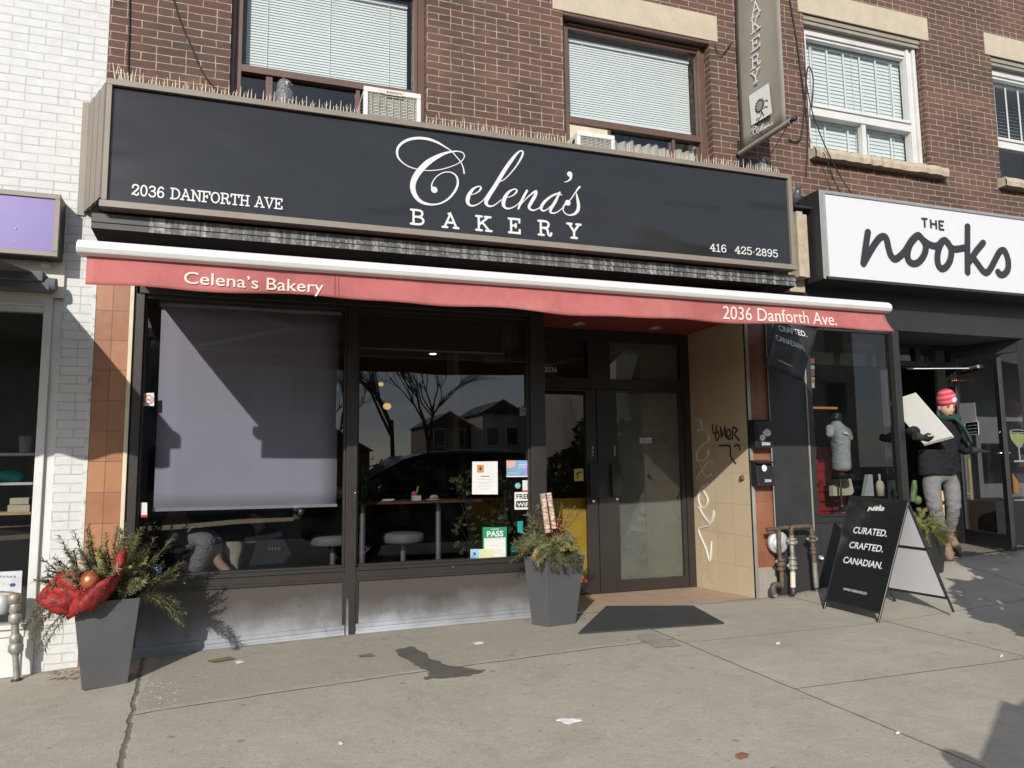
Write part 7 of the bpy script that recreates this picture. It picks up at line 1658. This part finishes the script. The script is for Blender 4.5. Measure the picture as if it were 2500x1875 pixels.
m.add(vs, [(j*12+i, (j+1)*12+i, (j+1)*12+(i+1) % 12, j*12+(i+1) % 12) for j in range(8) for i in range(12)], 0, True); m.add(vs[:12], [tuple(range(12))], 0); tag(m.build('fleece_scarf', 'canvas_cream'), 'cream shaggy scarf hanging between the two seated customers', 'scarf')
bg_ = thing('bag', 'slumped black shopping bag with a grey word behind the left window', 'bag', tuple(zs_(1480, 880, .68)))
q = [(1265, 600), (1560, 605), (1640, 760), (1560, 860), (1185, 890), (1230, 760)]
m = MB(); fr_ = [zs_(a, b, .62) for a, b in q]; bk = [zs_(a+10, b, .76) for a, b in q]; n = len(q); m.add(fr_+bk, [tuple(range(n)), tuple(reversed(range(n, 2*n)))]+[(i, n+i, n+(i+1) % n, (i+1) % n) for i in range(n)]); m.build('sack', M('bag_black', (.035, .04, .042), .4, 0, .2, 9, .6, 25), bg_)
L = Letters((0, .618, 0), EX, EZ, FRONT, .002)
for k in range(4):
    c = zs_(1408+k*36, 700, .618); L.stroke([(c.x-.006, c.z+.010), (c.x-.010, c.z), (c.x-.004, c.z-.010), (c.x+.006, c.z-.006)], .0035)
L.mb.build('worn_print', 'meter_grey', bg_)
# ================================================================== GIFT SHOP WINDOW THINGS
zm = lambda a, b, Y: S(1840+a/4.485, 960+b/4.485, Y)
mq = thing('mannequin', 'headless mannequin in a grey t-shirt on a pole stand in the gift shop window', 'mannequin', tuple(zm(950, 1290, .42)))
N_ = zm(890, 300, .42); W_ = zm(960, 640, .42); H_ = zm(960, 880, .42); s1 = zm(830, 370, .34); s2 = zm(1020, 420, .5); e1 = zm(845, 490, .30); e2 = zm(1062, 520, .50)
b = skin_mesh({'n': (N_, (.045, .045)), 'c': (zm(945, 450, .42), (.125, .10)), 'w': (W_, (.115, .09)), 'h': (H_, (.128, .10)), 's1': (s1, .05), 'e1': (e1, .042), 's2': (s2, .05), 'e2': (e2, .045)}, [('n', 'c'), ('c', 'w'), ('w', 'h'), ('c', 's1'), ('s1', 'e1'), ('c', 's2'), ('s2', 'e2')], 'w')
m = MB(); m.mesh(b)
for v in m.v: v += Vector((.003*math.sin(v.z*50), .004*math.sin(v.z*44+v.x*26), 0))
m.build('t_shirt', 'shirt_cloth', mq)
m = MB(); m.tube([zm(900, 290, .42), zm(915, 235, .42)], [.055, .05], 14); m.ball(zm(915, 235, .42), (.05, .05, .02), 0, 12, 8); m.build('neck_cap', 'black_metal', mq)
m = MB(); m.lathe(zm(965, 900, .42), [(.115, .02), (.12, -.03), (.09, -.035), (0, -.035)], 20); m.build('torso_base', 'black_metal', mq)
m = MB(); m.tube([zm(945, 900, .42), zm(968, 1285, .42)], .012, 10); m.build('pole', 'chrome', mq); m = MB(); m.lathe(zm(968, 1270, .42), [(.03, .05), (.035, 0), (.14, -.02), (.14, -.03)], 16); m.build('base', 'black_metal', mq)
m = MB(); m.prism([zm(975, 415, .30), zm(1020, 425, .30), zm(1050, 452, .30), zm(985, 448, .30)], (0, -.004, 0)); m.build('chest_print', 'paper_white', mq)
m = MB(); q = [zm(870, 930, .52), zm(1065, 930, .52), zm(1100, 1080, .52), zm(1070, 1115, .52), zm(870, 1125, .52)]; m.prism(q, (0, .06, 0)); tag(m.build('tote_bag', 'canvas_cream'), 'cream canvas bag standing behind the mannequin pole', 'bag')
rc = thing('cabinet', 'dark red cabinet with drawers behind the gift shop mannequin', 'cabinet', (5.75, .9, .7))
a, b_ = zm(630, 590, .8), zm(1020, 1310, .8); m = MB(); m.box(a.x, b_.x, .8, 1.2, .70, a.z); m.build('body', 'red_cabinet', rc, bev=.005)
for k in range(3): m = MB(); z = lerp(.78, a.z-.2, k/2.3); m.box(a.x+.02, b_.x-.02, .785, .80, z, z+.20); d_ = m.build('drawer', 'red_cabinet', rc); m = MB(); m.box(a.x+.06, a.x+.13, .77, .785, z+.10, z+.115); m.box(b_.x-.2, b_.x-.12, .77, .785, z+.10, z+.115); m.build('handle', 'chrome', d_)
a, b_ = zm(605, 145, .55), zm(920, 175, .55); m = MB(); m.box(a.x, b_.x, .55, .57, b_.z, a.z); tag(m.build('wooden_shelf', 'orange_wood'), 'thin orange wooden bar across the gift shop window above the mannequin', 'shelf')
zl = lambda a, b, Y=.35: S(1780+a/7.373, 780+b/7.373, Y)
lp = thing('wooden_lamp', 'layered wooden hanging lamp at the top left of the gift shop window', 'lamp', tuple(zl(1470, 1230)))
for (b0, b1, mt) in ((690, 800, 'lamp_wood'), (820, 900, 'meter_grey'), (905, 1025, 'lamp_wood'), (1030, 1088, 'raw_wood'), (1092, 1125, 'orange_wood'), (1130, 1235, 'canvas_cream')):
    a, c = zl(1400, b0), zl(1545, b1); m = MB(); m.box(a.x, c.x, .35, .45, c.z, a.z); m.build('layer', mt, lp, bev=.004)
m = MB(); c = zl(1470, 690); m.tube([(c.x, .4, c.z), (c.x, .4, 2.80)], .004, 5); m.build('cord', 'wire', lp)
vt = [(1210, 1130, 1250, 890), (1340, 1130, 1420, 960)]
m = MB(); m.prism([zm(1215, 1125, .45), zm(1320, 1125, .45), zm(1300, 890, .45), zm(1255, 890, .45)], (0, .05, 0)); tag(m.build('display_board', 'meter_grey'), 'grey tapered display stand low in the gift shop window', 'display stand')
m = MB(); m.lathe(zm(1390, 1125, .45), [(0, 0), (.04, 0), (.045, .12), (.03, .16), (.012, .17), (.012, .24), (0, .24)], 14); tag(m.build('jar', 'canvas_cream'), 'cream jar standing beside the grey stand in the gift shop window', 'jar')
m = MB(); m.tube(catmull([tuple(zm(1580, 1130, .4)), tuple(zm(1600, 1060, .4)), tuple(zm(1585, 1000, .4)), tuple(zm(1600, 960, .4))], 5), .022, 10); tag(m.build('figurine', 'aluminium'), 'small pale figurine at the right corner of the gift shop window', 'figurine')
# cactus shaped ornament and greenery beside the doorway
zd = lambda a, b, Y: S(2100+a/3.318, 900+b/3.318, Y)
gpl = thing('planter', 'black tapered planter with trailing evergreen beside the gift shop doorway', 'planter', tuple(Vector((6.45, -.35, ground_z(6.45, -.35)))))
cxp, cyp = 6.30, -.30; gz = ground_z(cxp, cyp)
m = MB(); q0 = sq(cxp, cyp, gz, .13, .1); q1 = sq(cxp, cyp, gz+.40, .17, .1); m.hexa(q0, q1); m.build('pot', 'black_paint', gpl, bev=.004)
m = MB(); random.seed(9); c0 = Vector((cxp, cyp, gz+.40))
for i in range(34):
    a = random.uniform(0, 6.28); e = random.uniform(.0, 1.2); d = Vector((math.cos(a)*math.cos(e), math.sin(a)*math.cos(e), math.sin(e))); spray(m, c0+d*.05, d, random.uniform(.2, .32), .0022, .045, 1.5, 150, 0 if i % 3 else 1, False)
for i in range(10): spray(m, c0+Vector((.02, -.06, .03)), (random.uniform(-.3, .5), random.uniform(-1, -.2), .3), .24, .0022, .045, 2.6, 150, 0, False)
m.build('greenery', [M('cypress', (.20, .21, .06), .7, 0, .3, 20), 'cedar_leaves'], gpl)
m = MB(); m.tube([zd(425, 1080, .1), zd(435, 980, .1), zd(440, 905, .1)], [.03, .034, .022], 10); m.ball(zd(465, 1065, .08), (.045, .04, .05), 0, 12, 8); tag(m.build('cactus', 'ivy_leaves'), 'grey green cactus in the corner just inside the gift shop doorway', 'cactus')
es = thing('easel', 'pale wooden easel frame behind the open glass door', 'easel', tuple(zd(880, 1370, .95)))
for pa, pb in (((825, 735), (890, 1370)), ((790, 250), (800, 430)), ((880, 730), (905, 1080)), ((665, 990), (670, 1200))):
    m = MB(); m.tube([zd(*pa, 1.0), zd(*pb, 1.0)], .025, 4); m.build('leg', 'raw_wood', es)
m = MB(); m.tube([zd(745, 300, 1.0), zd(800, 305, 1.0)], .02, 4); m.tube([zd(825, 1020, 1.0), zd(910, 1015, 1.0)], .018, 4); m.build('crossbar', 'raw_wood', es)
m = MB(); m.box(zd(800, 900, 1.3).x, zd(860, 900, 1.3).x, 1.3, 1.32, zd(0, 1370, 1.3).z, zd(0, 1160, 1.3).z); tag(m.build('framed_card', 'meter_grey'), 'pale framed card leaning beside the easel', 'card')
ws = thing('wind_chime', 'brass bell chime hanging over the gift shop doorway', 'chime', tuple(zd(780, 100, .5)))
for i in range(6): p = zd(745+i*16, 98, .5+.02*(i % 2)); m = MB(); m.ball(p, .016, 0, 8, 6); m.build('bell', 'gold_ball', ws)
m = MB()
for i in range(6): m.tube([zd(765, 25, .5), zd(745+i*16, 95, .5)], .002, 4)
m.build('strings', 'wire', ws)
# cocktail poster and wood offcuts in the right display
po = thing('poster', 'dark poster of a green cocktail in a stemmed glass at the right edge', 'poster', tuple(S(2470, 1130, .75)))
PY = .78; zp = lambda a, b: S(2250+a/2.676, 760+b/2.676, PY)
m = MB(); a, b_ = zp(540, 990), zp(720, 720); m.box(a.x, b_.x+.25, PY, PY+.02, a.z, b_.z); m.build('board', 'sign_black', po)
L = Letters((0, PY, 0), EX, EZ, FRONT, .004)
P2 = lambda a, b: ((v := zp(a, b)).x, v.z)
c = P2(628, 800); rr_ = P2(678, 800)[0]-c[0]
L.stroke([(c[0]-rr_, c[1]+.02), (c[0]-rr_*.85, c[1]-.07), (c[0]-rr_*.3, c[1]-.15), (c[0], c[1]-.17)], .012); L.stroke([(c[0]+rr_, c[1]+.02), (c[0]+rr_*.85, c[1]-.07), (c[0]+rr_*.3, c[1]-.15), (c[0], c[1]-.17)], .012); L.stroke([P2(632, 870), P2(642, 975)], .018, False); L.stroke([P2(605, 980), P2(668, 978)], .02, False); L.stroke(ell(c[0], c[1]+.03, rr_, .02, 13), .008)
L.mb.build('glass_outline', 'paper_white', po)
m = MB(); m.prism([Vector((c[0]+rr_*.95*math.cos(t), PY-.003, c[1]+min(0, .15*math.sin(t)))) for t in [math.pi*2*i/24 for i in range(24)] if math.sin(t) <= .01], (0, -.002, 0)); m.build('drink', 'lime_drink', po)
for (q, lab, mat) in (([(555, 1135), (585, 1135), (590, 1225), (558, 1225)], 'pale wood block standing in the right display', 'raw_wood'), ([(595, 1060), (632, 1110), (642, 1195), (605, 1190)], 'reddish wooden wedge in the right display', 'orange_wood'), ([(560, 1240), (700, 1225), (700, 1275), (570, 1280)], 'low stack of pale wooden boards in the right display', 'canvas_cream')):
    m = MB(); m.prism([S(2250+a/2.676, 760+b/2.676, .5) for a, b in q], (0, .06, 0)); tag(m.build('wood_block', mat), lab, 'wood block')

# ================================================================== ACROSS THE STREET (seen mirrored in the glass)
car = thing('parked_car', 'dark sport utility vehicle parked at the kerb, mirrored in the right window', 'car', (2.9, -6.3, -.27))
RZ = ground_z(2.5, -4.75)-.15
cx0, cx1, cy0, cy1 = .76, 5.39, -7.43, -5.57
low = [(cx0, .45), (cx0-.02, .75), (cx0+.10, 1.0), (cx0+.95, 1.08), (cx0+4.55, 1.10), (cx0+4.63, .8), (cx0+4.6, .4), (cx0+4.2, .3), (cx0+.4, .3)]
up = [(cx0+.75, 1.06), (cx0+1.2, 1.40), (cx0+1.6, 1.62), (cx0+1.95, 1.715), (cx0+2.4, 1.75), (cx0+3.6, 1.73), (cx0+4.25, 1.58), (cx0+4.58, 1.08)]
m = MB(); m.prism([(x, cy0, RZ+z) for x, z in low], (0, cy1-cy0, 0)); n = len(up)
a = [(x, cy0+.06, RZ+z) for x, z in up]; b2 = [(x, cy1-.06, RZ+z) for x, z in up]
for i in (1, 2, 3, 4, 5, 6): a[i] = (a[i][0], cy0+.24, a[i][2]); b2[i] = (b2[i][0], cy1-.24, b2[i][2])
m.add(a+b2, [tuple(range(n)), tuple(reversed(range(n, 2*n)))]+[(i, n+i, n+(i+1) % n, (i+1) % n) for i in range(n)]); m.build('body', 'car_paint', car, bev=.05)
for yy, sgn in ((cy1-.10, 1), (cy0+.10, -1)):
    for q in ([(cx0+1.25, 1.12), (cx0+1.80, 1.60), (cx0+2.55, 1.66), (cx0+2.55, 1.12)], [(cx0+2.65, 1.12), (cx0+2.65, 1.66), (cx0+3.6, 1.65), (cx0+3.9, 1.12)]):
        m = MB(); pp = [Vector((x, yy-sgn*.17*(z-1.08)/.64+sgn*.055, RZ+z)) for x, z in q]; m.prism(pp, (0, sgn*.008, 0)); m.build('side_window', 'car_glass', car)
    m = MB(); m.ball((cx0+1.18, yy+sgn*.22, RZ+1.14), (.07, .12, .085), 0, 12, 8); m.build('mirror', 'car_paint', car)
    for wx in (cx0+.85, cx0+3.75):
        w_ = MB(); w_.lathe((wx, yy-sgn*.05, RZ+.36), [(.22, -.1), (.36, -.09), (.37, 0), (.36, .1), (.22, .11)], 24, axis=(0, sgn, 0)); wo = w_.build('wheel', 'rubber', car); r_ = MB(); r_.lathe((wx, yy-sgn*.05, RZ+.36), [(.22, .10), (.2, .07), (.05, .09), (0, .09)], 20, axis=(0, sgn, 0)); r_.build('rim', 'chrome', wo)
m = MB(); m.add([(cx0+.80, cy0+.14, RZ+1.10), (cx0+.80, cy1-.14, RZ+1.10), (cx0+1.60, cy1-.28, RZ+1.655), (cx0+1.60, cy0+.28, RZ+1.655)], [(0, 1, 2, 3)])
for v in m.v: v.z += .02; v.x -= .02
m.build('windscreen', 'car_glass', car)
for yy in (cy0+.25, cy1-.25): m = MB(); m.ball((cx0+.02, yy, RZ+.8), (.06, .2, .08), 0, 12, 8); m.build('headlight', 'chrome', car)
for yy in (cy0+.33, cy1-.33): m = MB(); m.tube([(cx0+2.3, yy, RZ+1.765), (cx0+3.4, yy, RZ+1.755)], .012, 8); m.build('roof_rail', 'chrome', car)
def house(x0, x1, yf, depth, h, wallm, label, floors, gable=True, name='house', nwin=3, group='houses across the street'):
    t = thing(name, label, 'house', ((x0+x1)/2, yf, -.3), group); z0 = -.4
    m = MB(); m.box(x0, x1, yf-depth, yf, z0, z0+h); m.build('wall', wallm, t)
    if gable:
        rh = (x1-x0)*.32; m = MB(); m.prism([(x0-.3, yf+.3, z0+h-.05), (x1+.3, yf+.3, z0+h-.05), ((x0+x1)/2, yf+.3, z0+h+rh)], (0, -depth-.6, 0)); m.build('roof', 'roof_dark', t)
        m = MB(); m.tube([(x0-.3, yf+.33, z0+h-.02), ((x0+x1)/2, yf+.33, z0+h+rh+.03), (x1+.3, yf+.33, z0+h-.02)], .09, 4); m.build('gable_trim', 'paper_white', t)
    else: m = MB(); m.box(x0-.15, x1+.15, yf-depth-.1, yf+.15, z0+h, z0+h+.35); m.build('parapet', 'stucco_grey', t)
    for f_ in range(floors):
        for k in range(nwin):
            wx = lerp(x0, x1, (k+.5)/nwin); zc = z0+1.0+f_*2.9; ww = min(.55, (x1-x0)/nwin*.32)
            m = MB(); m.box(wx-ww-.08, wx+ww+.08, yf, yf+.05, zc-.08, zc+1.68); fo = m.build('window', 'paper_white' if gable else wallm, t); m = MB(); m.box(wx-ww, wx+ww, yf+.05, yf+.06, zc, zc+1.6); m.build('pane', 'window_dark', fo)
    return t
house(-9, 3.2, -24, 9, 6.6, M('stucco_dull', (.20, .20, .205), .9, 0, .1, 2), 'pale grey flat roofed building across the street mirrored in the left window', 2, False, 'building', 5, None)
house(15.5, 27, -22, 12, 9.5, 'stucco_beige', 'tall beige building across the street mirrored in the bakery doors', 3, False, 'building', 5, None)
for i, (xa, yf, h, wm_, lb) in enumerate(((16.6, -66, 6.0, 'house_brick', 'brick gabled house at the left of the mirrored row'), (20.8, -62, 6.9, 'stucco_beige', 'beige gabled house in the middle of the mirrored row'), (24.6, -56, 7.0, 'stucco_grey', 'grey gabled house at the right end of the mirrored row'))):
    house(xa, xa+3.9, yf, 9, h, wm_, lb, 2, True, nwin=2)
house(4, 12, -74, 9, 3.6, 'house_brick', 'low brick house behind the bare trees mirrored in the right window', 1, True)
def bare_tree(x, y, h, label, seed, name='bare_tree'):
    random.seed(seed); z0 = -.35; t = thing(name, label, 'tree', (x, y, z0), 'bare trees across the street'); tr = MB(); cr = MB()
    def grow(p, d, ln, r, lv):
        q = p+d*ln*.5+Vector((random.gauss(0, .05), random.gauss(0, .05), 0))*ln; e = p+d*ln
        (tr if lv == 0 else cr).tube([p, q, e], [r, r*.88, r*.74], 6 if lv < 2 else 4, caps=False)
        if lv >= 7 or r < .0028: return
        for k in range(4 if lv < 2 else 3 if lv < 5 else 2):
            a = random.uniform(0, 6.28); sp_ = random.uniform(.3, .65); o_ = d.orthogonal().normalized(); o_ = Matrix.Rotation(a, 3, d) @ o_; nd2 = (d*math.cos(sp_)+o_*math.sin(sp_)+EZ*.12).normalized(); grow(q.lerp(e, random.uniform(.3, 1)), nd2, ln*random.uniform(.62, .82), r*random.uniform(.5, .66), lv+1)
    grow(Vector((x, y, z0)), EZ, h*.34, h*.0115, 0)
    tr.build('trunk', 'bark', t); cr.build('crown', 'bark', t)
bare_tree(8.6, -42, 14, 'wide bare deciduous tree mirrored in the right window', 3)
bare_tree(12.2, -48, 14, 'slimmer bare tree beside the wide one in the mirrored street', 8)
bare_tree(4.2, -38, 10, 'distant bare tree at the left of the mirrored street', 12)
kb = thing('shadow_shrub', 'unseen kerbside shrub added to cast the shadow on the pavement at the right', 'shrub', (5.8, -3.4, 0))  # added out of view; stands in for the unknown caster of the doorway shadow
m = MB(); gz = ground_z(5.8, -3.4); m.box(4.9, 6.9, -3.8, -3.1, gz, gz+.45); m.build('planter_box', 'dirty_concrete', kb)
m = MB(); random.seed(31)
for (cx_, cz_, rx2, rz2, nn2) in ((5.0, 1.0, .42, .6, 700), (5.45, 1.55, .30, .62, 600), (5.95, 1.25, .5, .85, 900), (6.35, 1.55, .35, .65, 600), (7.0, 1.2, .6, .8, 700)):
    for i in range(nn2):
        a_ = random.uniform(0, 6.28); u_ = random.uniform(-1, 1); r_2 = random.uniform(.3, 1)**.4; q_ = math.sqrt(1-u_*u_); c_ = Vector((cx_+rx2*r_2*q_*math.cos(a_), -3.4+.4*r_2*q_*math.sin(a_), cz_+rz2*r_2*u_)); s_ = random.uniform(.05, .10); e_2 = Euler((random.uniform(0, 3), random.uniform(0, 3), random.uniform(0, 3))).to_matrix()
        m.add([c_+e_2 @ Vector(v)*s_ for v in ((0, -1.2, 0), (.6, 0, .1), (0, 1.2, 0), (-.6, 0, .1))], [(0, 1, 2, 3)])
m.build('foliage', 'ivy_leaves', kb)
m = MB(); random.seed(4)
for i in range(900):
    x = random.uniform(-20, 60); c = Vector((x, -60-random.uniform(0, 3), random.uniform(-.3, 2.2))); s_ = random.uniform(.3, .7); q = Euler((random.uniform(0, 3), random.uniform(0, 3), random.uniform(0, 3))).to_matrix(); m.add([c+q @ Vector(v)*s_ for v in ((-1, 0, 0), (1, 0, 0), (0, 1, .2))], [(0, 1, 2)])
tag(m.build('hedge', 'spruce_needles'), 'dark hedge line far across the mirrored street', 'hedge', None, 'stuff')
for o in bpy.data.objects:
    if '_o' in o: del o['_o']
